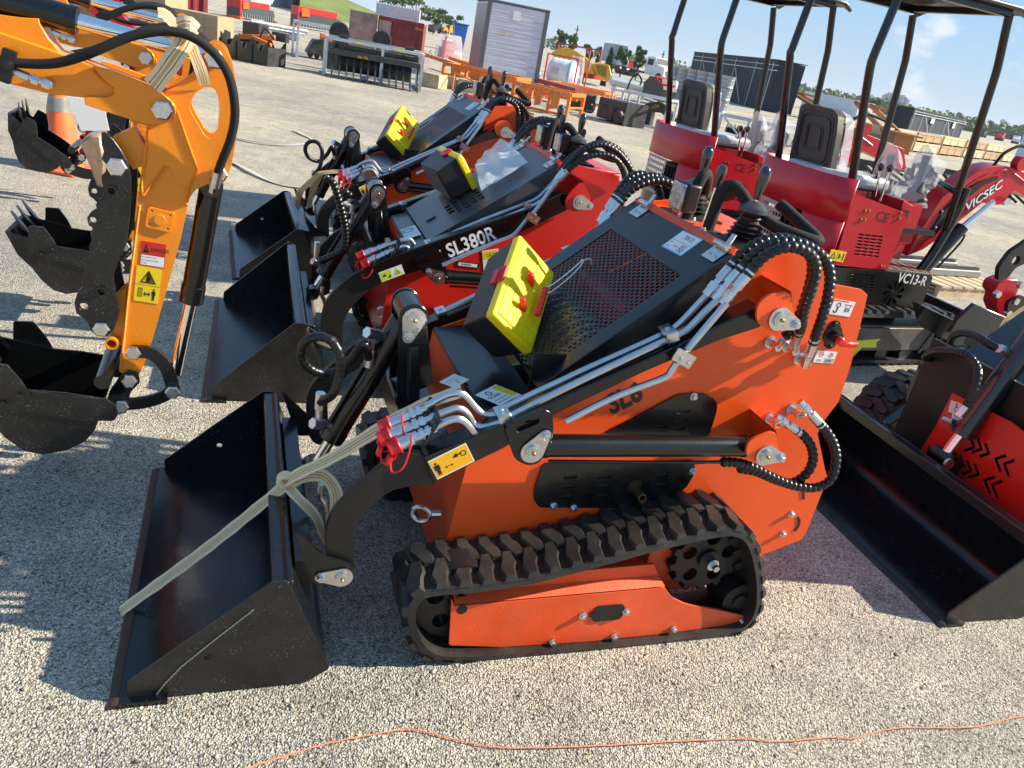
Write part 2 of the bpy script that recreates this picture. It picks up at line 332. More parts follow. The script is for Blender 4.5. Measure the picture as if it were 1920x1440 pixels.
# ================================================================ ground
def ground_mat():
    m = bpy.data.materials.new('crushed_stone'); m.use_nodes = True; nt = m.node_tree; b = nt.nodes['Principled BSDF']; L = nt.links.new
    b.inputs['Roughness'].default_value = .9; b.inputs['Specular IOR Level'].default_value = .25
    tc = N(nt, 'ShaderNodeTexCoord'); o = tc.outputs['Object']
    v1 = N(nt, 'ShaderNodeTexVoronoi', i_Scale=185.0); v2 = N(nt, 'ShaderNodeTexVoronoi', i_Scale=88.0); v3 = N(nt, 'ShaderNodeTexVoronoi', i_Scale=210.0)
    nb = N(nt, 'ShaderNodeTexNoise', i_Scale=.35, i_Detail=9.0, i_Roughness=.62); nm = N(nt, 'ShaderNodeTexNoise', i_Scale=5.0, i_Detail=6.0, i_Roughness=.7)
    nd = N(nt, 'ShaderNodeTexNoise', i_Scale=38.0, i_Detail=4.0, i_Roughness=.7)
    nw = N(nt, 'ShaderNodeTexNoise', i_Scale=22.0, i_Detail=2.0); L(o, nw.inputs['Vector'])
    wv = N(nt, 'ShaderNodeVectorMath', operation='MULTIPLY_ADD'); L(nw.outputs['Color'], wv.inputs[0]); wv.inputs[1].default_value = (.013, .013, .013); L(o, wv.inputs[2])
    for n in (nb, nm, nd): L(o, n.inputs['Vector'])
    for n in (v1, v2, v3): L(wv.outputs[0], n.inputs['Vector'])
    ca = N(nt, 'ShaderNodeValToRGB'); e = ca.color_ramp.elements; e[0].position = .0; e[0].color = (.13, .125, .12, 1); e[1].position = 1; e[1].color = (.86, .83, .77, 1)
    for p_, c_ in ((.10, (.34, .32, .285, 1)), (.3, (.50, .47, .41, 1)), (.6, (.60, .565, .49, 1)), (.88, (.74, .70, .62, 1))): x = e.new(p_); x.color = c_
    s1 = N(nt, 'ShaderNodeSeparateColor'); L(v1.outputs['Color'], s1.inputs[0]); L(s1.outputs[0], ca.inputs[0])
    # large patches: worn dusty areas and darker stony areas
    r1 = N(nt, 'ShaderNodeValToRGB'); r1.color_ramp.elements[0].position = .36; r1.color_ramp.elements[0].color = (.74, .75, .78, 1); r1.color_ramp.elements[1].position = .62; r1.color_ramp.elements[1].color = (1.26, 1.18, 1.06, 1)
    L(nb.outputs['Fac'], r1.inputs[0])
    m1 = N(nt, 'ShaderNodeMixRGB', blend_type='MULTIPLY', i_Fac=1.0); L(ca.outputs[0], m1.inputs['Color1']); L(r1.outputs[0], m1.inputs['Color2'])
    r2 = N(nt, 'ShaderNodeValToRGB'); r2.color_ramp.elements[0].position = .3; r2.color_ramp.elements[0].color = (.72, .71, .70, 1); r2.color_ramp.elements[1].position = .68; r2.color_ramp.elements[1].color = (1.12, 1.1, 1.06, 1)
    L(nm.outputs['Fac'], r2.inputs[0])
    m2 = N(nt, 'ShaderNodeMixRGB', blend_type='MULTIPLY', i_Fac=1.0); L(m1.outputs[0], m2.inputs['Color1']); L(r2.outputs[0], m2.inputs['Color2'])
    # dark asphalt binder between the stones
    r3 = N(nt, 'ShaderNodeValToRGB'); r3.color_ramp.elements[0].position = .32; r3.color_ramp.elements[0].color = (1, 1, 1, 1); r3.color_ramp.elements[1].position = .62; r3.color_ramp.elements[1].color = (.50, .50, .51, 1)
    L(v1.outputs['Distance'], r3.inputs[0])
    m3 = N(nt, 'ShaderNodeMixRGB', blend_type='MULTIPLY', i_Fac=.85); L(m2.outputs[0], m3.inputs['Color1']); L(r3.outputs[0], m3.inputs['Color2'])
    L(m3.outputs[0], b.inputs['Base Color'])
    h1 = N(nt, 'ShaderNodeMath', operation='MULTIPLY'); h1.inputs[1].default_value = -1.0; L(v1.outputs['Distance'], h1.inputs[0])
    h2 = N(nt, 'ShaderNodeMath', operation='MULTIPLY'); h2.inputs[1].default_value = -.9; L(v2.outputs['Distance'], h2.inputs[0])
    h3 = N(nt, 'ShaderNodeMath', operation='ADD'); L(h1.outputs[0], h3.inputs[0]); L(h2.outputs[0], h3.inputs[1])
    h4 = N(nt, 'ShaderNodeMath', operation='ADD'); L(h3.outputs[0], h4.inputs[0]); L(nd.outputs['Fac'], h4.inputs[1])
    bp = N(nt, 'ShaderNodeBump', i_Strength=1.0, i_Distance=.0052); L(h4.outputs[0], bp.inputs['Height']); L(bp.outputs[0], b.inputs['Normal'])
    return m
GMAT = ground_mat()
g = MB()
# a sheet to the horizon, gently uneven near the camera
xs = [-3500, -900, -250, -80, -30, -12, -6, -3, 0, 3, 6, 12, 30, 80, 250, 900, 3500]; ys = [-600, -60, -10, -3, 0, 3, 6, 12, 24, 50, 110, 300, 900, 3500]
g.add([(x, y, 0) for y in ys for x in xs], [(j * len(xs) + i, j * len(xs) + i + 1, (j + 1) * len(xs) + i + 1, (j + 1) * len(xs) + i) for j in range(len(ys) - 1) for i in range(len(xs) - 1)])
one('ground', g, GMAT, None, None, (0, 0, 0), kind='structure', smooth=0)
# loose stones: real pebbles lying on the sheet
random.seed(5)
pm = MB()
ico = [(0, 0, 1), (.89, 0, .45), (.28, .85, .45), (-.72, .53, .45), (-.72, -.53, .45), (.28, -.85, .45), (.72, .53, -.45), (-.28, .85, -.45), (-.89, 0, -.45), (-.28, -.85, -.45), (.72, -.53, -.45), (0, 0, -1)]
icf = [(0, 1, 2), (0, 2, 3), (0, 3, 4), (0, 4, 5), (0, 5, 1), (1, 6, 2), (2, 7, 3), (3, 8, 4), (4, 9, 5), (5, 10, 1), (6, 7, 2), (7, 8, 3), (8, 9, 4), (9, 10, 5), (10, 6, 1), (6, 11, 7), (7, 11, 8), (8, 11, 9), (9, 11, 10), (10, 11, 6)]
for i in range(9000):
    px, py = random.uniform(-40, 1960), 1440 - random.random() ** .8 * 1000
    q = W0.G(px, py); s = random.uniform(.0012, .0034) if random.random() < .95 else random.uniform(.004, .0075)
    a = random.random() * 6.28; c, sn = math.cos(a), math.sin(a); sx, sy, sz = s * random.uniform(.7, 1.5), s * random.uniform(.6, 1.1), s * random.uniform(.4, .8)
    pm.add([(q.x + (x * sx * c - y * sy * sn), q.y + (x * sx * sn + y * sy * c), sz * .5 + z * sz) for x, y, z in ico], icf, random.choice((0, 0, 0, 1, 1, 2)))
one('gravel', pm, [mat('stone_pale', (.55, .50, .42), .85), mat('stone_mid', (.33, .30, .26), .85), mat('stone_dark', (.10, .095, .09), .8)], 'loose pale and grey stone chips scattered over the yard', 'gravel', (0, 0, 0), kind='stuff', smooth=0)
# ================================================================ stand-on loader on tracks
def track_loop(pts, n=None): return spline([V((x, 0, z)) for x, z in pts] + [V((pts[0][0], 0, pts[0][1]))], 5)
def belt(mb, loop, y0, y1, th, pitch, lug_h):
    """rubber belt around a closed loop in the xz plane, with two staggered rows of lugs and side cuts"""
    tot = sum((loop[i + 1] - loop[i]).length for i in range(len(loop) - 1)); p = resample(loop, tot / round(tot / .012) * 1.00001); p = p[:int(round(tot / .012))]; n = len(p)
    def nor(i):
        t = (p[(i + 2) % n] - p[(i - 2) % n]).normalized(); return V((-t.z, 0, t.x))
    cx = sum(q.x for q in p) / n; cz = sum(q.z for q in p) / n
    sg = 1 if sum((p[i] - V((cx, 0, cz))).dot(nor(i)) for i in range(n)) > 0 else -1
    o = [p[i] for i in range(n)]; inn = [p[i] - nor(i) * sg * th for i in range(n)]
    vs = []
    for i in range(n):
        for q, y in ((o[i], y0 + .004), (o[i], y1 - .004), (inn[i], y1), (inn[i], y0)): vs.append(V((q.x, y, q.z)))
    fs = []
    for i in range(n):
        j = (i + 1) % n
        for k in range(4): a, b_ = k, (k + 1) % 4; fs.append((i * 4 + a, i * 4 + b_, j * 4 + b_, j * 4 + a))
    mb.add(vs, fs)
    L_ = n * .012; m_ = int(round(L_ / pitch)); w = y1 - y0; ym = (y0 + y1) / 2
    for k in range(m_):
        for row in (0, 1):
            c = (k + row * .5) / m_ * n; h = pitch * .36
            def at(ds, y, up_):
                f = (c + ds / .012) % n; i = int(f); t = f - i; q = p[i].lerp(p[(i + 1) % n], t); nn = nor(i) * sg; return V((q.x + nn.x * up_, y, q.z + nn.z * up_))
            ya, yb, sk = (y0, ym + w * .04, 1) if row == 0 else (y1, ym - w * .04, 1)
            d = h * .42
            # chevron lug: outer part straight, inner part swept
            st = [(ya, 0, h * .62, 1.0), (ya + (yb - ya) * .4, 0, h * .95, 1.0), (ya + (yb - ya) * .6, d, h * 1.0, 1.0), (yb, d * 1.8, h * .62, 1.0)]
            v2 = []
            for y, s_, hw, u in st:
                yi = y + (.006 if ya < yb else -.006) * (1 if y == ya else 0)
                v2 += [at(s_ - hw * 1.25, y, -.001), at(s_ - hw * .8, yi, lug_h), at(s_ + hw * .8, yi, lug_h), at(s_ + hw * 1.25, y, -.001)]
            ff = []
            for q in range(3):
                for e in range(3): ff.append((q * 4 + e, q * 4 + e + 1, (q + 1) * 4 + e + 1, (q + 1) * 4 + e))
            ff += [(3, 2, 1, 0), (12, 13, 14, 15)]
            if row: ff = [tuple(reversed(f)) for f in ff]
            mb.add(v2, ff)
        # inner drive lug
        for y in (ym,):
            c = k / m_ * n; i = int(c) % n; q = p[i] - nor(i) * sg * (th + .012); mb.obx = 0
            M = frm((q.x, y, q.z), nor(i) * sg, y=(0, 1, 0)); mb.box(-.014, .014, -.022, .022, -.012, .012, M)
    # small cuts seen on the outer face
    return mb
def wheel_mb(c, r, y0, y1, holes=5, hr=.25, hd=.55, teeth=0, a0=.3):
    mb = MB(); lp = []
    if teeth:
        for i in range(teeth):
            b = 2 * PI * i / teeth
            for da, rr in ((-.5, .86), (-.26, .87), (-.16, 1.0), (.16, 1.0), (.26, .87)): lp.append((c[0] + r * rr * math.cos(b + da * 2 * PI / teeth), c[1] + r * rr * math.sin(b + da * 2 * PI / teeth)))
    else: lp = circ(c[0], c[1], r, 32)
    hs = [circ(c[0] + r * hd * math.cos(a0 + 2 * PI * i / holes), c[1] + r * hd * math.sin(a0 + 2 * PI * i / holes), r * hr, 14) for i in range(holes)]
    mb.prism(lp, y0, y1, hs); mb.cyl((c[0], y0 - .012, c[1]), (c[0], y1, c[1]), r * .27, 18); mb.cyl((c[0], y0 - .03, c[1]), (c[0], y0 - .01, c[1]), r * .13, 12); return mb
def pin_plate(T_, c, ang, y, r=.033, l=.055, par=None, name='pin_plate'):
    """tear-drop zinc retainer with a greased pin and a lock bolt; c in xz, facing -y"""
    mb = MB(); ca, sa = math.cos(ang), math.sin(ang)
    lp = [(c[0] + r * math.cos(ang + a), c[1] + r * math.sin(ang + a)) for a in [R(62 + (236 * i / 14)) for i in range(15)]]
    e = (c[0] + l * ca, c[1] + l * sa); r2 = r * .5
    lp += [(e[0] + r2 * math.cos(ang + a), e[1] + r2 * math.sin(ang + a)) for a in [R(-62 + 124 * i / 6) for i in range(7)]]
    mb.prism(lp, y - .005, y); mb.cyl((c[0], y - .011, c[1]), (c[0], y - .004, c[1]), r * .62, 20); mb.cyl((c[0], y - .013, c[1]), (c[0], y - .01, c[1]), r * .45, 20)
    mb.hexb((e[0], y - .005, e[1]), (0, -1, 0), r * .3, .014)
    o = T_.part(name, mb, ZINC, par)
    z = MB().lathe([(r * .16, 0), (r * .16, .004), (r * .09, .006), (r * .06, .010)], axis_m((c[0], y - .013, c[1]), (0, -1, 0)), 10)
    T_.part('grease_nipple', z, BRASS, par if par else o) if par else None
    return o, mb
def clamp_mb(a, d, w=.045, h=.018, t=.03, ybase=None):
    pass
def bucket_parts(T_, side, y0, y1, edge_x, seam_x, hole=None, beam=.045, rust=None):
    """side: xz polygon of the side plate: bottom front, top front, peak front, peak back, back low, bottom back"""
    BLKB = mat('bucket_black', (.003, .0045, .007), .24, var=.25, vscale=5, bump=.05, bscale=100, speck=.5, speckcol=(.15, .15, .15), speckscale=60)
    g = T_.part('bucket', MB().box(edge_x + .2, edge_x + .21, y0 + .1, y1 - .1, .004, .0045), BLK)
    t = .007
    b = MB()
    bf, tf, pf, pb, bl, bb = side
    pp = [V((edge_x + .10, .004)), V(bb), V(bl), V(pb)]; ol = [pp[0]]
    for i in (1, 2):
        q = min(.09 if i == 2 else .04, (pp[i] - pp[i - 1]).length * .48, (pp[i + 1] - pp[i]).length * .48); p1 = pp[i] + (pp[i - 1] - pp[i]).normalized() * q; p2 = pp[i] + (pp[i + 1] - pp[i]).normalized() * q
        for j in range(6): u = j / 5; ol.append(p1 * (1 - u) ** 2 + pp[i] * 2 * u * (1 - u) + p2 * u * u)
    ol.append(pp[3]); il = []
    for i, p_ in enumerate(ol):
        d0 = (ol[min(i + 1, len(ol) - 1)] - ol[max(i - 1, 0)]).normalized(); il.append((p_.x - d0.y * (t + .003), p_.y + d0.x * (t + .003)))
    b.prism([(p_.x, p_.y) for p_ in ol] + il[::-1], y0 + t, y1 - t)
    b2 = MB().prism([(edge_x, .001), (seam_x, .001), (seam_x, .016), (edge_x + .03, .016)], y0 - .02, y1 + .02)
    sp_ = MB()
    o = mesh_obj('bucket_shell', b, BLKB, T_.base); o.parent = g; 
    o = mesh_obj('cutting_edge', b2, [BLKB], T_.base); o.parent = g
    b3 = MB().prism([(edge_x - .001, .0), (edge_x + .022, .0130), (edge_x + .015, .0136), (edge_x - .002, .004)], y0 - .02, y1 + .02)
    o = mesh_obj('worn_edge', b3, rust or RUST, T_.base); o.parent = g
    hs = [circ(hole[0], hole[1], .0095, 14)] if hole else []
    rp_ = rpoly([bf, tf, pf, pb, bl, bb], .007)
    for ya, yb, mm in ((y0, y0 + t, BLKD), (y1 - t, y1, BLKB)):
        o = mesh_obj('side_plate', MB().prism(rp_, ya, yb, hs), mm, T_.base); o.parent = g
        # weld seam / doubler line
    bm_ = MB().box(pf[0] + .002, pf[0] + beam + .006, y0 + t, y1 - t, pf[1] - .05, pf[1] - .004)
    o = mesh_obj('top_beam', bm_, BLK, T_.base); o.parent = g
    mod = o.modifiers.new('bevel', 'BEVEL'); mod.width = .004; mod.segments = 2
    return g
def tubes_on(T_, pts, r, name='hydraulic_tube', mir=False, k=5):
    for f in ([lambda b: b] + ([lambda b: b.mir()] if mir else [])):
        T_.part(name, f(MB().tube(resample(spline(pts, k), .012), r, 10)), TUBE)
def tower(T_, S, F):
    Pf = F.P
    y0, y1 = S['tower_y']; c = Pf(*S['tower_pin'], y0); r = .043
    bot = [Pf(*q, y0) for q in S['tower_bot']]
    def plate(ya, yb):
        lp = [(c.x + r * math.cos(R(a)), c.z + r * math.sin(R(a))) for a in range(200, -21, -20)]
        lp += [(bot[1].x, bot[1].z), (bot[0].x, bot[0].z)]
        return MB().prism(lp, ya, yb)
    tw = MB().join(plate(y0, y0 + .012)).join(plate(y1 - .012, y1))
    mx = (bot[0].x + bot[1].x) / 2
    tw.bar((mx, y0 - .012, bot[0].z), (c.x + .01, y0 - .006, c.z - .08), .028, .006, (0, 1, 0))
    zb = min(bot[0].z, bot[1].z)
    g = T_.part('tilt_bracket', tw, BLK, bevel=.002)
    T_.part('weld_bead', MB().hose([(mx - .018, y0 - .002, bot[0].z + .01), (c.x - .004, y0 - .002, c.z - .09)], .004, .006, 2, 6, .4), BLKM, g)
    T_.part('cross_beam', MB().box(bot[0].x - .005, bot[1].x + .01, .16, .84, zb - .085, zb), BLK, bevel=.006)
    # pin barrel
    T_.part('pivot_barrel', MB().cyl((c.x, y0 + .014, c.z), (c.x, y1 - .014, c.z), r * .92, 24), BLK, g)
    pin_plate(T_, (c.x, c.z), R(S.get('tower_ang', -100)), y0 - .001, par=g)
    # tilt cylinder
    a = V((c.x, .5, c.z)); e = Pf(*S['tilt_end'], .5); d = (e - a).normalized(); ln = (e - a).length
    gl = S.get('tilt_barrel', .72)
    cy = T_.part('tilt_cylinder', MB().cyl(a + d * .035, a + d * (ln * gl), .036, 28).cyl(a + d * (ln * gl - .03), a + d * (ln * gl + .006), .038, 28), BLK, bevel=.002)
    T_.part('rod', MB().cyl(a + d * ln * gl, e - d * .02, .0165, 20), CHROME, cy)
    T_.part('rod_eye', MB().cyl(e + V((0, -.03, 0)), e + V((0, .03, 0)), .03, 20).cyl(e + V((0, -.05, 0)), e + V((0, .05, 0)), .012, 14), BLK, cy)
    side = V((-.8, -.45, .3)).normalized()
    s1 = a + d * ln * (gl - .07); s0 = a + d * .10
    side = (side - d * side.dot(d)).normalized()
    T_.part('oil_pipe', MB().tube([s0 + side * .043, s1 + side * .043], .006, 8), BLK, cy)
    for s_ in (s0, s1):
        T_.part('hose_fitting', MB().cyl(s_ + side * .03, s_ + side * .06, .012, 12).cyl(s_ + side * .055, s_ + side * .10, .0165, 6).cyl(s_ + side * .078, s_ + side * .078 + V((0, 0, 1 if s_ == s1 else -1)) * .05, .011, 8).cyl(s_ + side * .078 + V((0, 0, .05 if s_ == s1 else -.05)), s_ + side * .078 + V((0, 0, .1 if s_ == s1 else -.1)), .014, 12), ZINC, cy, smooth=30)
    u1 = s1 + side * .078 + V((0, 0, .1)); u0 = s0 + side * .078 - V((0, 0, .1))
    lc = V(S['coil']) if 'coil' in S else (u0 + u1) * .5 + V((-.05, -.05, .02))
    if 'coil_px' in S:
        lp = [u1 - V((0, 0, .03))] + [F.P(*q) for q in S['coil_px']] + [u0 + V((0, 0, .02))]
        T_.part('coiled_hose', MB().hose(lp, .0125, .018, 7, 12, .06), HOSE, smooth=50)
    elif S.get('coil_on', True):
        cr = .062; lp = [u1, u1 + V((.005, 0, .05))]
        for i in range(13): b = R(10 + 30 * i); lp.append(lc + V((cr * math.cos(b), -.0 + .05 * i / 12, cr * math.sin(b) * 1.05)))
        lp += [lc + V((cr + .02, .06, -.08)), u0 + V((-.03, .05, -.12)), u0 + V((-.09, .08, -.16))]
        T_.part('coiled_hose', MB().hose(lp, .012, .016, 6, 10, .1), HOSE)
        T_.part('upper_hose', MB().hose([u0, u0 + V((-.01, .01, -.07)), u0 + V((-.05, .05, -.13)), lc + V((.08, .08, -.02))], .012, .016, 6, 10, .1), HOSE)
    return c
def loader(F, S, T_, near):
    Pf = F.P; PP = F.PP; AY0, AY1 = .1, .16
    # ---- tracks
    if S.get('tracks', True):
        loop = track_loop([(q.x, q.z) for q in (P(a, b, 0) for a, b in TRACK)])
        for mir in (0, 1):
            f = (lambda b: b.mir()) if mir else (lambda b: b)
            T_.part('rubber_track', f(belt(MB(), loop, 0, .2, .022, .064, .015)), RUB, smooth=25)
            c = P(1325, 1045, .09); sp_ = T_.part('drive_sprocket', f(wheel_mb((c.x, c.z), .128, .085, .115, 5, .19, .58, 13)), BLKM, bevel=.002)
            T_.part('hub_nut', f(MB().cyl((c.x, .05, c.z), (c.x, .075, c.z), .02, 16).cyl((c.x, .03, c.z), (c.x, .056, c.z), .011, 6)), ZINC, sp_)
            c = P(845, 1165, .1); T_.part('idler_wheel', f(wheel_mb((c.x + .0, .172), .125, .06, .14, 5, .2, .6)), BLKM)
            c = P(1362, 1130, .1); T_.part('rear_roller', f(MB().cyl((c.x, .05, .105), (c.x, .15, .105), .062, 24).cyl((c.x, .042, .105), (c.x, .052, .105), .025, 16)), BLKM)
            rr = MB()
            for x in (.16, .33, .5, .66, .8): rr.cyl((x, .05, .085), (x, .15, .085), .05, 20)
            T_.part('track_roller', f(MB().cyl((.2, .045, .083), (.2, .155, .083), .05, 20)), BLKM)
            for x in (.38, .56, .72): T_.part('track_roller', f(MB().cyl((x, .045, .083), (x, .155, .083), .05, 20)), BLKM)
            lp = PP([(847, 1122), (852, 1137), (1247, 1102), (1262, 1122), (1285, 1133), (1340, 1143), (1395, 1155), (1390, 1168), (1245, 1188), (1100, 1203), (940, 1213), (842, 1210)], .03)
            fr_ = T_.part('track_frame', f(MB().prism(rpoly(lp, .006), .03, .038)), S['paint2'], bevel=.002)
            a = Pf(852, 1134, .03) if 0 else P(852, 1134, .03); b_ = P(1247, 1099, .03)
            m2 = MB().add([(a.x, .03, a.z), (b_.x, .03, b_.z), (b_.x - .01, .062, b_.z + .016), (a.x + .0, .062, a.z + .016)], [(0, 1, 2, 3)])
            m2.prism([(a.x, a.z), (b_.x, b_.z), (b_.x - .01, b_.z + .016), (P(1225, 1057, .065).x, P(1225, 1057, .065).z), (P(1100, 1068, .065).x, P(1100, 1068, .065).z), (a.x, a.z + .03)], .062, .07)
            m2.box(a.x + .05, b_.x - .02, .07, .19, a.z - .0, a.z + .03)
            T_.part('frame_top', f(m2), S['paint2'], fr_)
            m3 = MB().box(b_.x - .02, b_.x + .16, .12, .19, .15, .30)
            m3.prism([(b_.x - .03, .16), (b_.x + .03, .33), (b_.x + .06, .33), (b_.x + .06, .2), (b_.x + .2, .12), (b_.x + .2, .09), (b_.x - .03, .09)], .14, .19)
            T_.part('rear_arm', f(m3), S['paint2'], fr_)
            q = P(1140, 1148, .03); M = frm((q.x, .029, q.z), (1, 0, .02), z=(0, -1, 0))
            T_.part('cover_plate', f(MB().sheet(rrect(-.05, .05, -.029, .029, .015), .003, M).sheet(rrect(-.062, .062, -.012, .008, .008), .0028, M)), BLKM, fr_)
            bl = MB()
            for px, py in ((1035, 1203), (1151, 1192), (1262, 1178), (1390, 1163), (1092, 1153), (1173, 1145)):
                q = P(px, py, .03); T_.part('frame_bolt', f(MB().hexb((q.x, .028, q.z), (0, -1, 0), .009, .012)), ZINC, fr_, smooth=30)
    pt, pt2 = S['paint'], S['paint2']
    # ---- body
    lp = PP(S['side'], .2) + list(S.get('side_xz', ()))
    hs = []
    body = T_.part('body', MB().prism(lp, .2, .207).prism(lp, .793, .8), pt, bevel=.001)
    fx, fz, fb = S['front']      # x top, z top, z bottom
    fbx = S.get('front_bx', .015)
    T_.part('front_panel', MB().prism([(fbx, fb), (fx, fz), (fx + .006, fz), (fbx + .006, fb)], .2065, .7935), pt2, body)
    dk = S['deck']; hx0, hz0, hx1, hz1 = S['hood']
    T_.part('front_deck', MB().prism([(fx, fz), (fx + .004, fz + .012), (hx0 + .02, dk), (hx0 + .02, dk - .02), (fx + .01, fz - .006)], .205, .795), S['hoodmat'], body, bevel=.002)
    rx = S['rear_x']
    T_.part('control_deck', MB().box(hx1 + .004, rx, .207, .793, hz1 - .012, hz1 - .004), pt, body, bevel=.002)
    T_.part('deck_rim', MB().prism([(hx1 - .004, hz1 - .03), (hx1 + .010, hz1 - .03), (hx1 + .010, hz1 + .016), (hx1 - .004, hz1 + .006)], .205, .795), pt2, body)
    T_.part('rear_panel', MB().box(rx - .01, rx, .207, .793, .35, hz1 - .02), pt2, body)
    T_.part('floor_pan', MB().box(.05, rx - .05, .207, .793, .24, .25), BLKM, body)
    # ---- hood
    d = V((hx1 - hx0, 0, hz1 - hz0)); ln = d.length; d.normalize(); HM = frm((hx0, .2, hz0), d, y=(0, 1, 0))
    hw = .6; ms0, ms1 = S['mesh']; my0, my1 = .055, .53
    if S['grill'] == 'hex':
        hole = [(ms0, my0), (ms1, my0), (ms1, my1), (ms0, my1)]
        hd = T_.part('hood', MB().sheet([(0, 0), (ln, 0), (ln, hw), (0, hw)], -.004, HM, [hole]), S['hoodmat'], bevel=.001)
        gm = MB(); p_ = .0172; rw = p_ * .866; ny = int((my1 - my0) / rw) + 1; nx = int((ms1 - ms0) / p_) + 1
        for j in range(ny):
            for i in range(nx):
                cx = ms0 + p_ * (i + .5 * (j % 2)); cy = my0 + rw * (j + .5)
                o_ = []; n_ = []
                for a in range(6):
                    b = R(30 + 60 * a); ox = cx + p_ / math.sqrt(3) * math.cos(b); oy = cy + p_ / math.sqrt(3) * math.sin(b)
                    ix = cx + p_ * .40 * math.cos(b); iy = cy + p_ * .40 * math.sin(b)
                    cl = lambda x, y: (min(max(x, ms0 - .003), ms1 + .003), min(max(y, my0 - .003), my1 + .003))
                    o_.append(cl(ox, oy)); n_.append(cl(ix, iy))
                vs = [HM @ V((x, y, -.002)) for x, y in o_ + n_]
                gm.add(vs, [(a, (a + 1) % 6, 6 + (a + 1) % 6, 6 + a) for a in range(6)])
        gr = T_.part('mesh_grill', gm, HOOD, hd, smooth=0)
    else:
        hs = []
        for i in range(5):
            for j in range(5):
                cx = .17 + i * .038; cy = .13 + j * .05 + (0)
                if i == 0 and j in (0, 4): continue
                hs.append(rrect(cx - .014, cx + .014, cy - .018, cy + .018, .005, 2))
        hd = T_.part('hood', MB().sheet([(0, 0), (ln, 0), (ln, hw), (0, hw)], -.004, HM, hs), S['hoodmat'], bevel=.001)
        T_.part('hood_latch', MB().box(.045, .095, .23, .27, 0, .008, HM), BLK, hd, bevel=.002)
    T_.part('hood_side', MB().prism([(hx0, hz0), (hx1, hz1), (hx1, hz1 - .19), (hx1 - .1, hz1 - .22), (hx0 + .02, hz0 - .06)], .196, .2), S['hoodmat'], hd, bevel=.001)
    T_.part('hood_side', MB().prism([(hx0, hz0), (hx1, hz1), (hx1, hz1 - .19), (hx1 - .1, hz1 - .22), (hx0 + .02, hz0 - .06)], .8, .804), S['hoodmat'], hd, bevel=.001)
    # engine seen through the grill
    en = MB().cyl((.42, .25, .78), (.42, .75, .78), .11, 24).box(.30, .55, .3, .7, .5, .74)
    for i in range(9): en.cyl((.42, .3 + i * .045, .78), (.42, .312 + i * .045, .78), .128, 24)
    T_.part('engine', en, mat('cast_alloy', (.35, .36, .37), .4, .8), body)
    T_.part('fuel_tank', MB().box(.46, .62, .30, .66, .84, .98), mat('tank_red', (.35, .01, .02), .4), body, bevel=.02, seg=3)
    # hinges at the rear edge of the hood
    for y in (.245, .715):
        q = HM @ V((ln - .035, y - .2, .002)); M = frm(q, d, y=(0, 1, 0))
        h_ = T_.part('hinge_plate', MB().sheet(rrect(-.018, .03, -.032, .032, .003), .002, M), ZINC, hd)
        T_.part('hinge_latch', MB().cyl(M @ V((.034, -.035, .012)), M @ V((.034, .03, .012)), .009, 12).hexb(M @ V((-.002, -.014, .002)), M.to_3x3() @ V((0, 0, 1)), .006, .006).hexb(M @ V((-.002, .014, .002)), M.to_3x3() @ V((0, 0, 1)), .006, .006).bar(M @ V((.034, -.02, .01)), M @ V((.075, -.01, .02)), .014, .005), ZINC, h_)
    # ---- lift arms
    arm = PP(S['arm'], AY0); gs = [(q.x, q.z) for q in spline([V((a, 0, b)) for a, b in PP(S['goose'], .13)], 3)]
    br = rpoly(PP(S['bracket'], .09), .02); sl = S['brslot']; q = Pf(sl[0], sl[1], .09)
    tp = Pf(*S['tilt_pin'], .085); rp_ = V(S['lift_v']) if 'lift_v' in S else Pf(*S['lift_pin'], .085); pv = Pf(*S['pivot'], .085)
    for mir in (0, 1):
        f = (lambda b: b.mir()) if mir else (lambda b: b)
        a_ = T_.part('lift_arm', f(MB().prism(arm, AY0, AY1)), BLK, bevel=.004, seg=2)
        T_.part('arm_tip', f(MB().prism(gs, .12, .145)), BLKM, a_, bevel=.002)
        T_.part('arm_bracket', f(MB().prism(br, .088, .0995, [slot(q.x, q.z, .065, .016, R(sl[2]))])), BLK, a_, bevel=.002)
        lf = T_.part('lift_cylinder', f(MB().cyl((tp.x + .035, .115, tp.z), (rp_.x - .04, .115, rp_.z), .0315, 28).cyl((tp.x + .04, .115, tp.z), (tp.x + .052, .115, tp.z), .034, 28).cyl((rp_.x - .05, .115, rp_.z), (rp_.x - .04, .115, rp_.z), .0335, 28).cyl((tp.x, .09, tp.z), (tp.x, .14, tp.z), .026, 20).cyl((rp_.x, .09, rp_.z), (rp_.x, .14, rp_.z), .026, 20).bar((tp.x, .115, tp.z), (tp.x + .05, .115, tp.z), .03, .03)), BLK, bevel=.001)
        T_.part('oil_pipe', f(MB().tube(spline([(tp.x + .06, .1, tp.z - .04), (tp.x + .4, .1, rp_.z - .045), (rp_.x - .1, .1, rp_.z - .045)], 2), .0055, 8)), BLK, lf)
        for nm, c, S_, w_ in (('pivot_lug', pv, S['pivot_lug'], .065), ('cylinder_lug', rp_, S['lift_lug'], .065)):
            S_ = PP(S_, w_) if S_ and isinstance(S_[0][0], int) else S_; lg = rpoly(S_, .025, 4); hi = max(lg, key=lambda t: t[1]); mb = MB().prism(lg, w_, w_ + .009)
            tr = [S_[0], S_[1]]          # folded top: from the lug plate back to the body
            mb.add([(tr[0][0], w_, tr[0][1]), (tr[1][0], w_, tr[1][1]), (tr[1][0] - .0, .2, tr[1][1] + .0), (tr[0][0] - .0, .2, tr[0][1] + .0)], [(0, 1, 2, 3)])
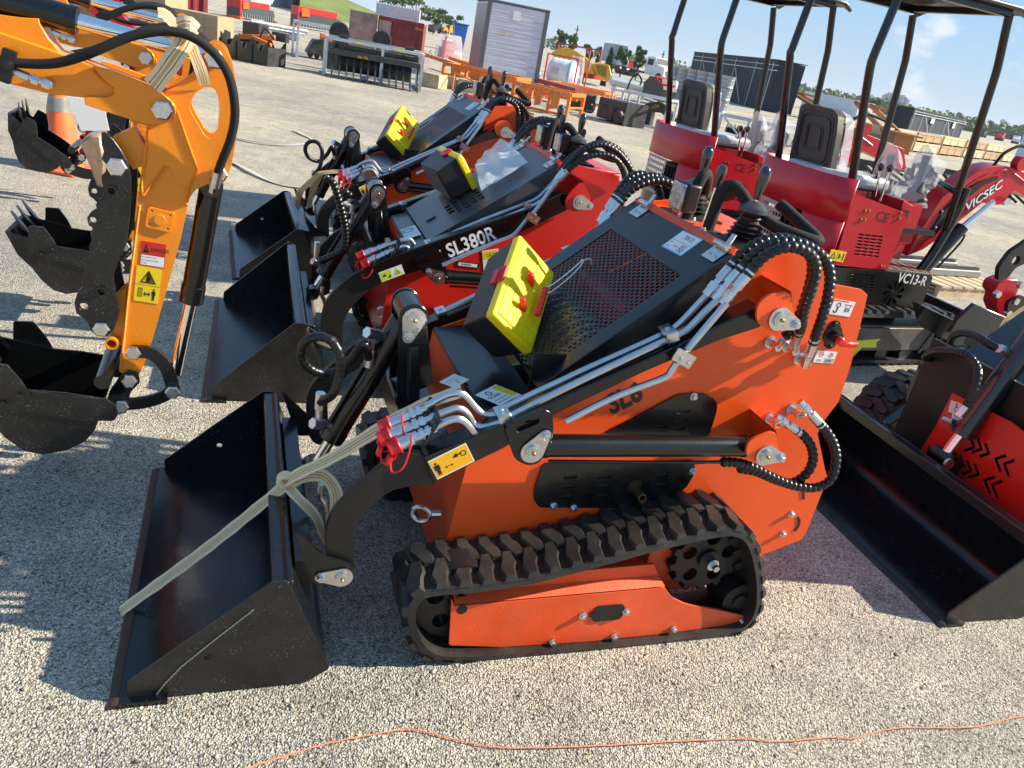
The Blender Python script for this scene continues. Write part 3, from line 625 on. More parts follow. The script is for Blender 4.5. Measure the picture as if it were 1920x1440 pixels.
            mb.add([(tr[0][0], w_, tr[0][1] - .006), (tr[1][0], w_, tr[1][1] - .006), (tr[1][0], .2, tr[1][1] - .006), (tr[0][0], .2, tr[0][1] - .006)], [(3, 2, 1, 0)])
            lo = [S_[1], S_[2]]
            mb.add([(lo[0][0], w_, lo[0][1]), (lo[1][0], w_, lo[1][1]), (lo[1][0], .2, lo[1][1]), (lo[0][0], .2, lo[0][1])], [(0, 1, 2, 3)])
            lgo = T_.part(nm, f(mb), pt, body, bevel=.001)
        if not mir:
            pin_plate(T_, (tp.x, tp.z), R(S['tp_ang']), .086, par=a_); pin_plate(T_, (rp_.x, rp_.z), R(-8), .064, par=body); pin_plate(T_, (pv.x, pv.z), R(-12), .064, par=body)
    bp = Pf(*S['bpin'], .105)
    pin_plate(T_, (bp.x, bp.z), R(175), .098, r=.029, l=.055, par=T_.part('coupler_plate', MB().prism(rpoly(PP(S['ear'], .1), .012), .1, .112).prism(rpoly(PP(S['ear'], .1), .012), .888, .9).box(bp.x - .12, bp.x - .075, .112, .888, .06, .30), BLK, bevel=.002))
    c = tower(T_, S, F)
    # ---- hydraulic tubes with clamps and quick couplers
    for ln_ in S['tubes']:
        tubes_on(T_, [Pf(a, b, y) for a, b, y in ln_], .0095)
    for ln_ in S['tubes'][:2]:
        s_ = [Pf(a, b, y) for a, b, y in ln_][-7 if len(ln_) > 8 else 1:]
        T_.part('hydraulic_tube', MB().tube(resample(spline(s_, 4), .02), .0095, 8).mir(), TUBE)
    for (px, py, y, w_, mm) in S['clamps']:
        q = Pf(px, py, y); M = frm(q, d if 0 else V((.92, 0, .39)), z=(-.39, 0, .92))
        for f in (lambda b: b, lambda b: b.mir()):
            k = T_.part('tube_clamp', f(MB().box(-.016, .016, -w_, w_, -.03, -.004, M)), BLKM if mm is None else mm)
            T_.part('clamp_cap', f(MB().box(-.017, .017, -w_ - .002, w_ + .002, -.004, .006, M).box(-.017, .017, -w_ - .004, -w_, -.022, .004, M).hexb(M @ V((0, 0, .006)), M.to_3x3() @ V((0, 0, 1)), .006, .005)), ZINC, k, bevel=.003)
    if 'sideclamp' in S:
        px, py, y = S['sideclamp']; q = Pf(px, py, y)
        k = T_.part('tube_clamp', MB().box(q.x - .022, q.x + .014, y - .01, y + .03, q.z - .018, q.z + .02), BLKM, bevel=.003)
        M = frm((q.x - .004, y - .012, q.z), (1, 0, -.42), z=(0, -1, 0))
        T_.part('clamp_cap', MB().sheet(rrect(-.032, .032, -.018, .018, .003), .004, M).hexb(M @ V((-.008, -.004, .004)), (0, -1, 0), .005, .005).hexb(M @ V((.02, -.006, .004)), (0, -1, 0), .005, .005), ZINC, k)
    for i, (a, b, y) in enumerate(S['couplers']):
        A = Pf(*a, y); B = Pf(*b, y); u = (B - A).normalized(); l = (B - A).length
        q = MB()
        for t0, t1, r, n in ((0, .14, .010, 12), (.14, .25, .0155, 6), (.25, .30, .011, 12), (.30, .42, .0165, 6), (.42, .47, .012, 12), (.47, .60, .0155, 6), (.60, .97, .0175, 20), (.68, .72, .0185, 20)):
            q.cyl(A + u * l * t0, A + u * l * t1, r, n)
        k = T_.part('quick_coupler', q, ZINC, smooth=30)
        T_.part('dust_cap', MB().cyl(A + u * l * .93, A + u * l * 1.22, .021 if i < S.get('bigcaps', 3) else .017, 18).cyl(A + u * l * .93, A + u * l * .98, .024, 18).bar(A + u * l * 1.15 + V((0, 0, -.02)), A + u * l * 1.2 + V((.0, 0, -.045)), .018, .012), REDP, k, bevel=.002)
        T_.part('cap_tether', MB().tube(spline([A + u * l * 1.15 + V((0, 0, -.03)), A + u * l * 1.1 + V((0, -.02, -.06)), A + u * l * .85 + V((0, -.03, -.055)), A + u * l * .7 + V((0, -.022, -.01)), A + u * l * .69 + V((0, -.01, .021))], 4), .0028, 6), REDP, k)
    cp = S['cplate']; q = Pf(cp[0], cp[1], .14); M = frm(q, (.39, 0, .92), y=(0, 1, 0))
    T_.part('coupler_holder', MB().box(-.045, .035, -.05, .075, -.003, .003, M), BLK, bevel=.001)
    # ---- fittings and spiral-wrapped hoses
    for h in S['hoses']:
        pts = [Pf(a, b, y) for a, b, y in h['p']]
        for f in ((lambda b: b), (lambda b: b.mir())) if h.get('mir', True) else ((lambda b: b),):
            T_.part('spiral_hose', f(MB().hose(pts, h.get('r', .0135), h.get('pitch', .019), 7, 12, h.get('amp', .17))), HOSE, smooth=60)
        if 'a' in h:
            for k_, (u0, u1) in enumerate(((pts[0], pts[1]), (pts[-1], pts[-2]))):
                if 'ab'[k_] not in h['a']: continue
                dd = (u0 - u1).normalized()
                mb = MB().cyl(u0 - dd * .02, u0 + dd * .035, .0145, 16).cyl(u0 + dd * .035, u0 + dd * .05, .010, 12).cyl(u0 + dd * .048, u0 + dd * .068, .0145, 6).cyl(u0 + dd * .068, u0 + dd * .088, .0125, 6)
                for f in ((lambda b: b), (lambda b: b.mir())) if h.get('mir', True) else ((lambda b: b),):
                    T_.part('hose_ferrule', f(mb), ZINC, smooth=30)
    for px, py, ex, ey in S.get('ports', ()):
        q = Pf(px, py, .2); e = Pf(ex, ey, .14)
        T_.part('bulkhead_port', MB().cyl(q, q + V((0, -.005, 0)), .019, 20).cyl(q, q + V((0, -.02, 0)), .013, 6).cyl(q + V((0, -.02, 0)), q + V((0, -.045, 0)), .011, 12).cyl(q + V((0, -.04, 0)), e, .008, 10).cyl(q + V((0, -.03, 0)), q + V((0, -.046, 0)), .0135, 6), ZINC, body, smooth=30)
    # ---- controls
    zc = hz1
    cx = S.get('ctl', 0)
    for y, nm in ((.35, 0), (.66, 1)):
        bx = hx1 + .135 + cx
        bt = MB(); pr = [(.072, 0), (.072, .006)]
        for i in range(6): pr += [(.062 - i * .006, .012 + i * .013), (.046 - i * .004, .018 + i * .013)]
        pr += [(.03, .09), (.028, .1)]
        M = axis_m((bx, y, zc - .003), (0, 0, 1)); k = T_.part('joystick', MB().box(bx - .075, bx + .075, y - .075, y + .075, zc - .004, zc + .003).lathe(pr, M, 24), FOAM if 0 else BLKM, smooth=40)
        tl = V((.02, 0, 1)).normalized(); b0 = V((bx, y, zc + .09))
        T_.part('joystick_cap', MB().lathe([(.042, 0), (.04, .012), (.022, .025), (.01, .03), (0, .03)], axis_m(b0, tl), 20), mat('smoke_rubber', (.05, .05, .05), .3), k)
        T_.part('joystick_stem', MB().cyl(b0, b0 + tl * .045, .006, 12), CHROME, k)
        T_.part('joystick_knob', MB().lathe([(.009, 0), (.010, .012), (.0165, .055), (.0175, .075), (.012, .09), (.004, .096), (0, .097)], axis_m(b0 + tl * .034, tl), 16), mat('knob_black', (.012, .012, .012), .12, coat=1), k)
    b0 = V((hx1 + .085, .5, zc)); tl = V((.07, 0, 1)).normalized()
    k = T_.part('lever', MB().cyl(b0, b0 + tl * .13, .0055, 12), CHROME)
    T_.part('lever_knob', MB().lathe([(.009, 0), (.012, .02), (.0165, .045), (.014, .062), (.005, .07), (0, .071)], axis_m(b0 + tl * .12, tl), 16), mat('knob_black', (.012, .012, .012), .12), k)
    for f in (lambda b: b, lambda b: b.mir(1.01)):
        hp = [V(p_) + V((hx1, 0, zc)) for p_ in ((.065, .44, .0), (.07, .44, .06), (.075, .44, .115), (.095, .43, .145), (.12, .41, .13), (.15, .37, .09), (.19, .31, .065), (.24, .26, .055), (.285, .235, .05), (.30, .25, .055), (.29, .31, .075), (.27, .37, .10), (.255, .41, .115))]
        k = T_.part('handlebar', f(MB().tube(resample(spline(hp, 6), .012), .0175, 14)), FOAM)
        q = hp[0]; T_.part('mounting_foot', f(MB().box(q.x - .035, q.x + .03, .41, .47, zc + .0, zc + .007).hexb((q.x - .02, .43, zc + .006), (0, 0, 1), .006, .008).hexb((q.x + .02, .45, zc + .006), (0, 0, 1), .006, .008)), ZINC, k)
    # work light
    for (lx, ly) in S['lights']:
        k = T_.part('work_light', MB().box(lx, lx + .05, ly - .042, ly + .042, zc + .025, zc + .112), BLKM, bevel=.008, seg=2)
        T_.part('lens', MB().box(lx - .012, lx, ly - .038, ly + .038, zc + .029, zc + .108), mat('lens', (.42, .44, .46), .12, .4, coat=1, bump=1, bscale=70, var=.6, vscale=60), k, bevel=.004)
        T_.part('light_foot', MB().box(lx + .0, lx + .03, ly - .02, ly + .02, zc - .004, zc + .025), ZINC, k)
    # underbody eye bolt
    q = V((.0, .26, .33)); 
    tor = [q + V((-.045 + .024 * math.cos(R(a)), -.012 * math.cos(R(a)), .024 * math.sin(R(a)))) for a in range(0, 361, 24)]
    T_.part('eye_bolt', MB().tube(tor, .0065, 8, False).cyl(q + V((-.02, 0, 0)), q + V((.012, 0, 0)), .011, 10), ZINC)
    q = V((-.33, .27, .36)); T_.part('latch_handle', MB().tube(spline([q + V((.0, 0, .07)), q + V((.0, 0, .03)), q + V((.015, 0, 0)), q + V((.03, 0, -.09))], 4), .009, 10), ZINC); T_.part('latch_spring', MB().hose([q + V((.03, 0, -.07)), q + V((.055, 0, -.16))], .012, .006, 1, 10, .25), ZINC)
    return body, hd, HM, a_
TRACK = [(800, 1109), (900, 1098), (1000, 1083), (1133, 1049), (1240, 1020), (1340, 998), (1385, 995), (1412, 1012), (1426, 1055), (1431, 1100), (1428, 1140), (1412, 1172), (1375, 1192), (1240, 1213), (1100, 1228), (960, 1238), (860, 1243), (810, 1238), (780, 1214), (766, 1175), (768, 1138)]
TRACK = TRACK[15:] + TRACK[:15]
PAT = dict(side=[(833, 1030), (839, 1110), (1428, 1090), (1430, 1040), (1503, 1012), (1513, 997), (1552, 897), (1547, 880), (1533, 813), (1547, 787), (1573, 753), (1595, 687), (1619, 587), (1627, 553), (1616, 543), (1563, 533), (1545, 506), (1522, 483), (1493, 470), (1455, 470), (1372, 478), (1280, 560), (1015, 735), (900, 777)])
# ---------------- the near orange loader
lab = 'orange tracked mini loader nearest the camera with a white tag on its black hood'
L1 = T('compact_loader', lab, 'mini loader', F1, (.45, .5, 0), 'orange stand-on loaders of the same model')
S1 = dict(paint=ORANGE, paint2=ORDUST, side=PAT['side'], front=(.055, .685, .16), deck=.72, hood=(.205, .772, .683, 1.187), rear_x=1.02, hoodmat=HOOD, mesh=(-.02 + .03, .50), grill='hex',
    arm=[(795, 857), (945, 796), (1040, 753), (1253, 656), (1350, 610), (1425, 573), (1440, 590), (1425, 614), (1350, 638), (1210, 697), (1040, 777), (945, 840), (812, 906)],
    goose=[(797, 850), (745, 850), (683, 900), (630, 950), (612, 990), (612, 1040), (618, 1075), (640, 1090), (662, 1075), (663, 1030), (664, 990), (684, 957), (735, 915), (812, 905)],
    bracket=[(945, 800), (1018, 765), (1036, 775), (1038, 815), (1012, 868), (990, 873), (965, 862)], brslot=(990, 797, 28), tilt_pin=(998, 846), tp_ang=62, lift_pin=(1427, 846), pivot=(1452, 592),
    pivot_lug=[(1483, 546), (1492, 600), (1472, 616), (1450, 624), (1418, 605), (1420, 572), (1440, 553)],
    lift_lug=[(1455, 807), (1462, 852), (1440, 868), (1412, 866), (1397, 850), (1405, 826), (1425, 817)],
    bpin=(640, 1078), ear=[(552, 996), (612, 1047), (640, 1055), (661, 1062), (663, 1082), (645, 1094), (627, 1095), (590, 1098), (575, 1060)],
    tower_y=(.43, .57), tower_pin=(776, 598), tower_bot=[(744, 748), (812, 722)], tilt_end=(588, 876), tilt_barrel=.80, coil_px=[(625, 738, .40), (636, 700, .40), (637, 665, .40), (622, 640, .41), (598, 631, .42), (573, 640, .43), (564, 662, .44), (575, 686, .45), (600, 699, .46), (630, 697, .47), (660, 672, .46), (682, 645, .44)],
    tubes=[[(797, 763, .17), (833, 743, .17), (860, 737, .17), (873, 743, .17), (890, 763, .17), (907, 777, .165), (933, 776, .155), (950, 762, .15), (1100, 692, .15), (1243, 627, .15), (1267, 612, .15), (1283, 597, .15), (1310, 568, .15), (1337, 540, .15)],
           [(807, 783, .14), (840, 770, .14), (860, 765, .14), (877, 777, .14), (890, 797, .14), (910, 801, .13), (940, 792, .12), (957, 780, .12), (1100, 709, .12), (1253, 636, .12), (1283, 622, .12), (1295, 612, .12), (1320, 586, .12), (1350, 557, .12)],
           [(1060, 790, .085), (1150, 745, .085), (1240, 710, .085), (1255, 700, .085), (1270, 678, .085), (1310, 630, .085), (1367, 563, .085)],
           [(817, 800, .11), (845, 787, .11), (865, 787, .11), (880, 800, .11), (890, 815, .115)]],
    clamps=[(941, 773, .135, .026, None), (1252, 620, .135, .026, None)], sideclamp=(1280, 668, .08),
    couplers=[((800, 765), (728, 797), .17), ((808, 785), (728, 818), .14), ((818, 803), (745, 835), .11)], cplate=(806, 790),
    hoses=[dict(p=[(1398, 520, .085), (1425, 488, .08), (1452, 470, .07), (1482, 463, .06), (1508, 470, .055), (1526, 487, .055), (1529, 512, .06), (1520, 545, .07), (1508, 580, .09), (1502, 612, .11), (1497, 626, .13)], a='ab'),
           dict(p=[(1382, 512, .12), (1412, 478, .115), (1445, 458, .11), (1480, 453, .10), (1515, 462, .09), (1545, 485, .085), (1556, 515, .085), (1553, 550, .09), (1543, 590, .1), (1530, 628, .12), (1524, 645, .13)], a='ab'),
           dict(p=[(1366, 505, .15), (1395, 472, .15), (1430, 452, .15), (1468, 447, .145), (1500, 458, .14), (1520, 480, .14), (1522, 515, .145), (1510, 560, .15), (1495, 600, .155), (1478, 625, .165), (1470, 632, .17)], a='a'),
           dict(p=[(1353, 866, .1), (1385, 868, .1), (1415, 878, .1), (1450, 896, .095), (1490, 911, .09), (1530, 914, .085), (1558, 898, .08), (1568, 862, .08), (1562, 830, .085), (1545, 803, .1), (1533, 790, .11)], a='b', mir=False),
           dict(p=[(1385, 878, .12), (1420, 885, .12), (1455, 900, .12), (1485, 905, .12), (1512, 888, .11), (1524, 862, .11), (1520, 835, .115), (1505, 815, .125), (1492, 806, .13)], a='b', mir=False)],
    ports=[(1443, 640, 1466, 637), (1475, 648, 1490, 640), (1497, 671, 1512, 660), (1443, 783, 1470, 795), (1483, 766, 1512, 776)],
    lights=[(.715, .59)])
body, hood_o, HM1, _ = loader(F1, S1, L1, True)
gB = bucket_parts(L1, [(-.779, .004), (-.779, .062), (-.462, .338), (-.425, .338), (-.305, .045), (-.365, .004)], -.012, 1.012, -.82, -.69, (-.60, .12))
L1.part('weld_line', MB().hose([(-.50, -.0135, .262), (-.66, -.0135, .10), (-.72, -.0135, .01)], .0018, .01, 2, 6, .3), mat('bare_steel', (.35, .33, .3), .4, .6), gB)
# vent panels and small fittings on the near side plate
L1.part('slot_shade_backing', MB().prism(rpoly(F1.PP([(1018, 868), (1001, 915), (1000, 935), (1010, 950), (1150, 951), (1238, 946), (1285, 913), (1302, 885), (1300, 862)], .199), .012), .1993, .1998).prism(rpoly(F1.PP([(1130, 812), (1272, 738), (1322, 737), (1343, 752), (1343, 768), (1328, 816), (1250, 822)], .199), .015), .1993, .1998), KPR, body)  # flat black sheets stand in for the darkness behind the vent slots
def pl(pts, y): return F1.PP(pts, y)
q0 = F1.P(1015, 868, .198)
slots = []
for sx in (1068, 1133, 1240):
    for i, sy in enumerate((893, 911, 929)):
        c_ = F1.P(sx - i * 3, sy - (sx - 1068) * .02, .198); slots.append(slot(c_.x, c_.z, .044, .011, R(3)))
slots.append(circ(*(lambda c_: (c_.x, c_.z))(F1.P(1190, 912, .198)), .026, 16))
vp = L1.part('vent_panel', MB().prism(rpoly(pl([(1018, 868), (1001, 915), (1000, 935), (1010, 950), (1150, 951), (1238, 946), (1285, 913), (1302, 885), (1300, 862)], .198), .012), .193, .1975, slots), BLK, body, bevel=.001)
L1.part('exhaust_pipe', MB().lathe([(.0, -.03), (.010, -.03), (.010, .03), (.013, .03), (.013, -.05)], axis_m(F1.P(1196, 925, .19), (0, -1, .1)), 16), BRASS, vp)
slots = []
for i, (sx, sy) in enumerate(((1281, 770), (1275, 787), (1270, 803), (1235, 800))): c_ = F1.P(sx, sy, .198); slots.append(slot(c_.x, c_.z, .045, .011, R(3)))
L1.part('vent_panel', MB().prism(rpoly(pl([(1130, 812), (1272, 738), (1322, 737), (1343, 752), (1343, 768), (1328, 816), (1250, 822)], .198), .015), .193, .1975, slots), BLK, body, bevel=.001)
L1.part('dark_backing', MB().box(.2, .75, .25, .255, .3, .85), BLKM, body)
bo = MB()
for px, py, y in ((1300, 743, .194), (1038, 948, .194), (1076, 952, .194), (1298, 883, .194), (1483, 963, .2), (1467, 1000, .2)):
    q = F1.P(px, py, y); L1.part('side_bolt', MB().hexb(q, (0, -1, 0), .009, .013), ZINC, body, smooth=30)
q = F1.P(1497, 985, .199); arc = [(q.x + .045 * math.cos(R(a)) - .04, q.z + .045 * math.sin(R(a))) for a in range(-35, 60, 10)]; arc2 = [(q.x + .036 * math.cos(R(a)) - .04, q.z + .036 * math.sin(R(a))) for a in range(55, -40, -10)]
L1.part('arc_slot', MB().prism(arc + arc2, .1975, .1995), KPR, body)
q = F1.P(1507, 920, .199); L1.part('cable_slot', MB().prism(slot(q.x, q.z, .075, .008, R(-70)), .1975, .1995), KPR, body)
# isolator switch and its key
q = F1.P(1560, 627, .2); M = frm(q, (1, 0, .2), z=(0, -1, 0))
k = L1.part('isolator_switch', MB().sheet(circ(0, 0, .032, 24), .006, M).sheet(rrect(-.022, .022, -.045, .045, .02), .004, M).hexb(M @ V((0, .035, .004)), (0, -1, 0), .007, .006).hexb(M @ V((-.002, -.037, .004)), (0, -1, 0), .007, .006).cyl(q, q + V((0, -.03, 0)), .018, 18), BLKM, body)
L1.part('switch_key', MB().cyl(q + V((0, -.03, -.005)), q + V((0, -.05, -.005)), .013, 14).box(q.x - .005, q.x + .065, q.y - .05, q.y - .038, q.z - .02, q.z - .004), REDP, k, bevel=.004)
# labels
def label(T_, name, par, F, a, b, d, y, mm, items=(), t=.0012, ax='y'):
    A, B, D = (a, b, d) if isinstance(a, Vector) else [F.hit(*p_, ax, y) for p_ in (a, b, d)]; M, w_, h_ = fitbox(A, B, D)
    o = T_.part(name, MB().sheet([(0, 0), (w_, 0), (w_, h_), (0, h_)], t, M), mm, par, smooth=0)
    for kind, m2, arg in items:
        mb = MB()
        if kind == 'text':
            body_, x, y_, hh, bold, cond = arg; mb = text_mb(body_, hh * h_, bold, cond, t + .0006, M=M @ Matrix.Translation((x * w_, y_ * h_, 0)))
        elif kind == 'rect':
            x0, x1, y0, y1 = arg; mb.sheet([(x0 * w_, y0 * h_), (x1 * w_, y0 * h_), (x1 * w_, y1 * h_), (x0 * w_, y1 * h_)], t + .0003, M)
        elif kind == 'poly': mb.sheet([(x * w_, y * h_) for x, y in arg], t + .0006, M)
        elif kind == 'ring':
            x, y, r, r2 = arg; mb.sheet(circ(x * w_, y * h_, r * h_, 18), t + .0006, M, [circ(x * w_, y * h_, r2 * h_, 18)])
        if mb.f: T_.part({'text': 'lettering', 'rect': 'label_band', 'poly': 'pictogram', 'ring': 'pictogram'}[kind], mb, m2, o, smooth=0)
    return o
def man(x, y, s, k=1.0):
    """standing figure pictogram as polygons in unit label space (s = height, k = width ratio)"""
    w_ = s * k
    return [('poly', KPR, [(x + w_ * .09 * math.cos(a), y + s * .90 + s * .09 * math.sin(a)) for a in [R(30 * i) for i in range(12)]]),
            ('poly', KPR, [(x - w_ * .2, y + s * .78), (x + w_ * .2, y + s * .78), (x + w_ * .2, y + s * .42), (x + w_ * .13, y + s * .42), (x + w_ * .12, y), (x + w_ * .02, y), (x, y + s * .36), (x - w_ * .02, y), (x - w_ * .12, y), (x - w_ * .13, y + s * .42), (x - w_ * .2, y + s * .42)])]
def arrow2(x0, x1, y, s=.06): return [('poly', KPR, [(x0, y), (x0 + s, y + s * 1.2), (x0 + s, y + s * .3), (x1 - s, y + s * .3), (x1 - s, y + s * 1.2), (x1, y), (x1 - s, y - s * 1.2), (x1 - s, y - s * .3), (x0 + s, y - s * .3), (x0 + s, y - s * 1.2)])]
# ================================================================ labels of the near loader
def onplane(F, px, py, M):
    """point where the survey ray meets the xy plane of frame M (given in machine coordinates)"""
    n = F.M.to_3x3() @ (M.to_3x3() @ V((0, 0, 1))); o = F.M @ M.translation; d = ray(px, py); t = (o - CP).dot(n) / d.dot(n); return F.loc(CP + d * t)
HP1 = lambda px, py: onplane(F1, px, py, HM1)
ln_ = [('ring', KPR, (.84, .62, .13, .09)), ('poly', KPR, [(.55, .62), (.68, .78), (.70, .70), (.79, .72), (.79, .66), (.70, .64), (.68, .58)])]
label(L1, 'warning_label', body, F1, (820, 899), (890, 864), (807, 863), .0985, WHT, [('rect', ALAB, (.02, .98, .05, .95))] + man(.13, .14, .66, .55) + arrow2(.3, .52, .36, .05) + ln_)
label(L1, 'tag', hood_o, F1, HP1(1240, 462), HP1(1276, 481), HP1(1282, 432), 0, BPR, [('rect', WHT, (.03, .97, .05, .95)), ('text', KPR, ('T0121', .34, .66, .2, .01, .9)), ('text', KPR, ('0277', .62, .30, .13, .01, .9)), ('text', KPR, ('75Z', .62, .1, .17, .02, .9)), ('rect', KPR, (.04, .96, .49, .505)), ('text', KPR, ('LOT', .08, .32, .07, 0, .9)), ('text', KPR, ('BUYER', .36, .22, .07, 0, .9)), ('text', KPR, ('UNIT', .08, .12, .07, 0, .9))])
label(L1, 'manual_sticker', body, F1, F1.hit(950, 766, 'z', .715), F1.hit(988, 745, 'z', .722), F1.hit(929, 732, 'z', .715), 0, WHT, [('text', KPR, ('SCAN', .1, .55, .12, .01, 1)), ('rect', YLAB, (.72, .98, .3, .95)), ('rect', KPR, (.08, .68, .18, .2)), ('rect', KPR, (.08, .68, .3, .32)), ('rect', KPR, (.08, .68, .42, .44)), ('ring', KPR, (.35, .8, .1, .07))])
for (a, b, d) in (((853, 728), (880, 712), (842, 713)), ((884, 662), (920, 690), (850, 600))):
    M_ = Matrix.Translation((0, 0, .74)) if 0 else None
    A, B, D = [F1.hit(px, py, 'z', .705) for px, py in (a, b, d)]
    label(L1, 'manual_sticker', body, F1, A, B, D, 0, WHT, [('rect', KPR, (.1, .7, .7, .73)), ('rect', KPR, (.1, .8, .5, .52)), ('ring', ALAB, (.5, .3, .15, .05))])
label(L1, 'hook_label', body, F1, (1553, 588), (1592, 594), (1562, 560), .1995, WHT, [('ring', KPR, (.30, .66, .17, .12)), ('poly', KPR, [(.27, .5), (.33, .5), (.33, .2), (.25, .1), (.16, .16), (.14, .3), (.18, .3), (.2, .2), (.25, .18), (.28, .24)]), ('rect', KPR, (.55, .95, .72, .76)), ('ring', KPR, (.75, .42, .13, .08)), ('rect', KPR, (.64, .66, .25, .72)), ('rect', KPR, (.84, .86, .25, .72)), ('rect', RPR, (.02, .7, .9, .97))])
label(L1, 'switch_label', body, F1, (1524, 679), (1561, 682), (1535, 657), .1995, WHT, [('ring', RPR, (.27, .7, .2, .16)), ('ring', RPR, (.74, .7, .2, .16)), ('rect', RPR, (.2, .34, .67, .73)), ('rect', RPR, (.72, .76, .58, .82)), ('rect', GALV, (.5, .98, .03, .42)), ('text', KPR, ('ON', .12, .1, .22, 0, 1)), ('text', KPR, ('OFF', .58, .1, .22, 0, 1))])
A, B, D = F1.P(1146, 779, .1995), F1.P(1222, 742, .1995), F1.P(1134, 741, .1995)
M, w_, h_ = fitbox(A, B, D); L1.part('lettering', text_mb('SL6', .068, .035, .78, .001, M=M), KPR, body, smooth=0)

# ================================================================ toolbox with a yellow lid
TBX = {}
def toolbox(T_, M, tie=True):
    bx = MB(); L_, D_, H_ = .337, .138, .18; vs = []
    for z, k in ((0, 0), (H_, 0)):
        pass
    i0, i1 = .012, .0
    v = [M @ V(p_) for p_ in ((.006, .028, .004), (L_ - .006, .028, .004), (L_ - .006, .028, H_ - .004), (.006, .028, H_ - .004), (.02, D_, .016), (L_ - .02, D_, .016), (L_ - .02, D_, H_ - .016), (.02, D_, H_ - .016))]
    bx.add(v, [(0, 1, 2, 3), (7, 6, 5, 4), (0, 4, 5, 1), (1, 5, 6, 2), (2, 6, 7, 3), (3, 7, 4, 0)])
    b = T_.part('box_body', bx, mat('box_black', (.018, .018, .018), .42, bump=.2, bscale=300, var=.1), bevel=.006, seg=2)
    T_.part('base_plate', MB().box(.03, L_ - .03, D_ + .0005, D_ + .004, .026, H_ - .026, M), mat('box_base', (.12, .115, .115), .5), b)
    ld = MB().box(0, L_, -.004, .028, 0, H_, M)
    lid = T_.part('lid', ld, LEMON, bevel=.008, seg=3)
    ri = MB(); x0, x1, z0, z1 = .016, L_ - .016, .014, H_ - .014
    ri.box(x0, x1, -.0075, -.003, z0, z1, M)
    T_.part('lid_panel', ri, LEMON, lid, bevel=.0025, seg=2)
    br = MB(); nx, nz = 8, 6; cw = (x1 - x0 - .008) / nx; ch = (z1 - z0 - .008) / nz
    for j in range(nz):
        for i in range(nx):
            xa = x0 + .004 + i * cw; za = z0 + .004 + j * ch
            if (i + j) % 3 == 2 and i < nx - 1: xb = xa + cw * 2 - .0035
            elif i and (i - 1 + j) % 3 == 2: continue
            else: xb = xa + cw - .0035
            if 2 <= i <= 5 and j in (1, 2): continue
            br.box(xa, xb, -.0098, -.0074, za, za + ch - .0035, M)
    T_.part('brick_relief', br, LEMON, lid)
    for xx in (.165,):
        k = MB().box(xx - .03, xx + .03, -.002, .05, H_ - .001, H_ + .007, M)
        for i in range(4): k.box(xx - .028, xx + .028, .004 + i * .007, .008 + i * .007, H_ + .006, H_ + .0095, M)
        T_.part('latch', k, REDP, bevel=.0015)
    h0, h1, zz = .10, .205, .085
    k = T_.part('handle', MB().hose([M @ V((h0 - .004, -.036, zz - .035)), M @ V((h1 + .004, -.036, zz - .035))], .0095, .02, 1, 8, .12), REDP)
    for xx in (h0, h1): T_.part('handle_arm', MB().sheet([(-.004, .012), (.016, .006), (.040, -.030), (.030, -.042), (.012, -.020)], .014, M @ frm((xx - .007, -.0, zz), (0, -1, 0), z=(1, 0, 0))), REDP, k, bevel=.0015)
    T_.part('handle_recess', MB().box(h0 - .02, h1 + .02, -.0082, -.0076, zz - .03, zz + .02, M), LEMON, lid, bevel=.0003)
    if tie:
        c = [M @ V(p_) for p_ in ((.215, -.03, .05), (.235, -.045, .035), (.30, -.07, .01), (.36, -.085, -.012), (.375, -.085, -.02), (.355, -.08, -.022), (.29, -.06, -.004), (.225, -.03, .02), (.21, -.022, .035), (.215, -.03, .05))]
        T_.part('cable_tie', MB().tube(spline(c, 5), .002, 6).box(-.004, .004, -.004, .004, -.004, .004, Matrix.Translation(c[4])).tube(spline([c[4], c[4] + V((.02, -.01, .012)), c[4] + V((.035, 0, -.01))], 4), .0015, 6), WHT, k)
    return b
def hood_box(F, HM, s, y, ang_v, name, label_, group, off=.006, flip=False):
    a = V((ang_v[0], ang_v[1], 0)).normalized(); o = HM @ V((s, y - .2, off)); M3 = HM.to_3x3()
    x = M3 @ a; z = M3 @ V((0, 0, 1)); M = frm(o, x, z=z); t = T(name, label_, 'toolbox', F, o, group); return t, M
M_ = frm((.2397, .3692, .797), (.4027, .7736, .4858), z=(-.7742, .0057, .6326))
TB1 = T('toolbox', 'yellow lidded toolbox with red handle on the mesh hood of the nearest loader', 'toolbox', F1, M_.translation, 'toolboxes lying on the loader hoods')
toolbox(TB1, M_)

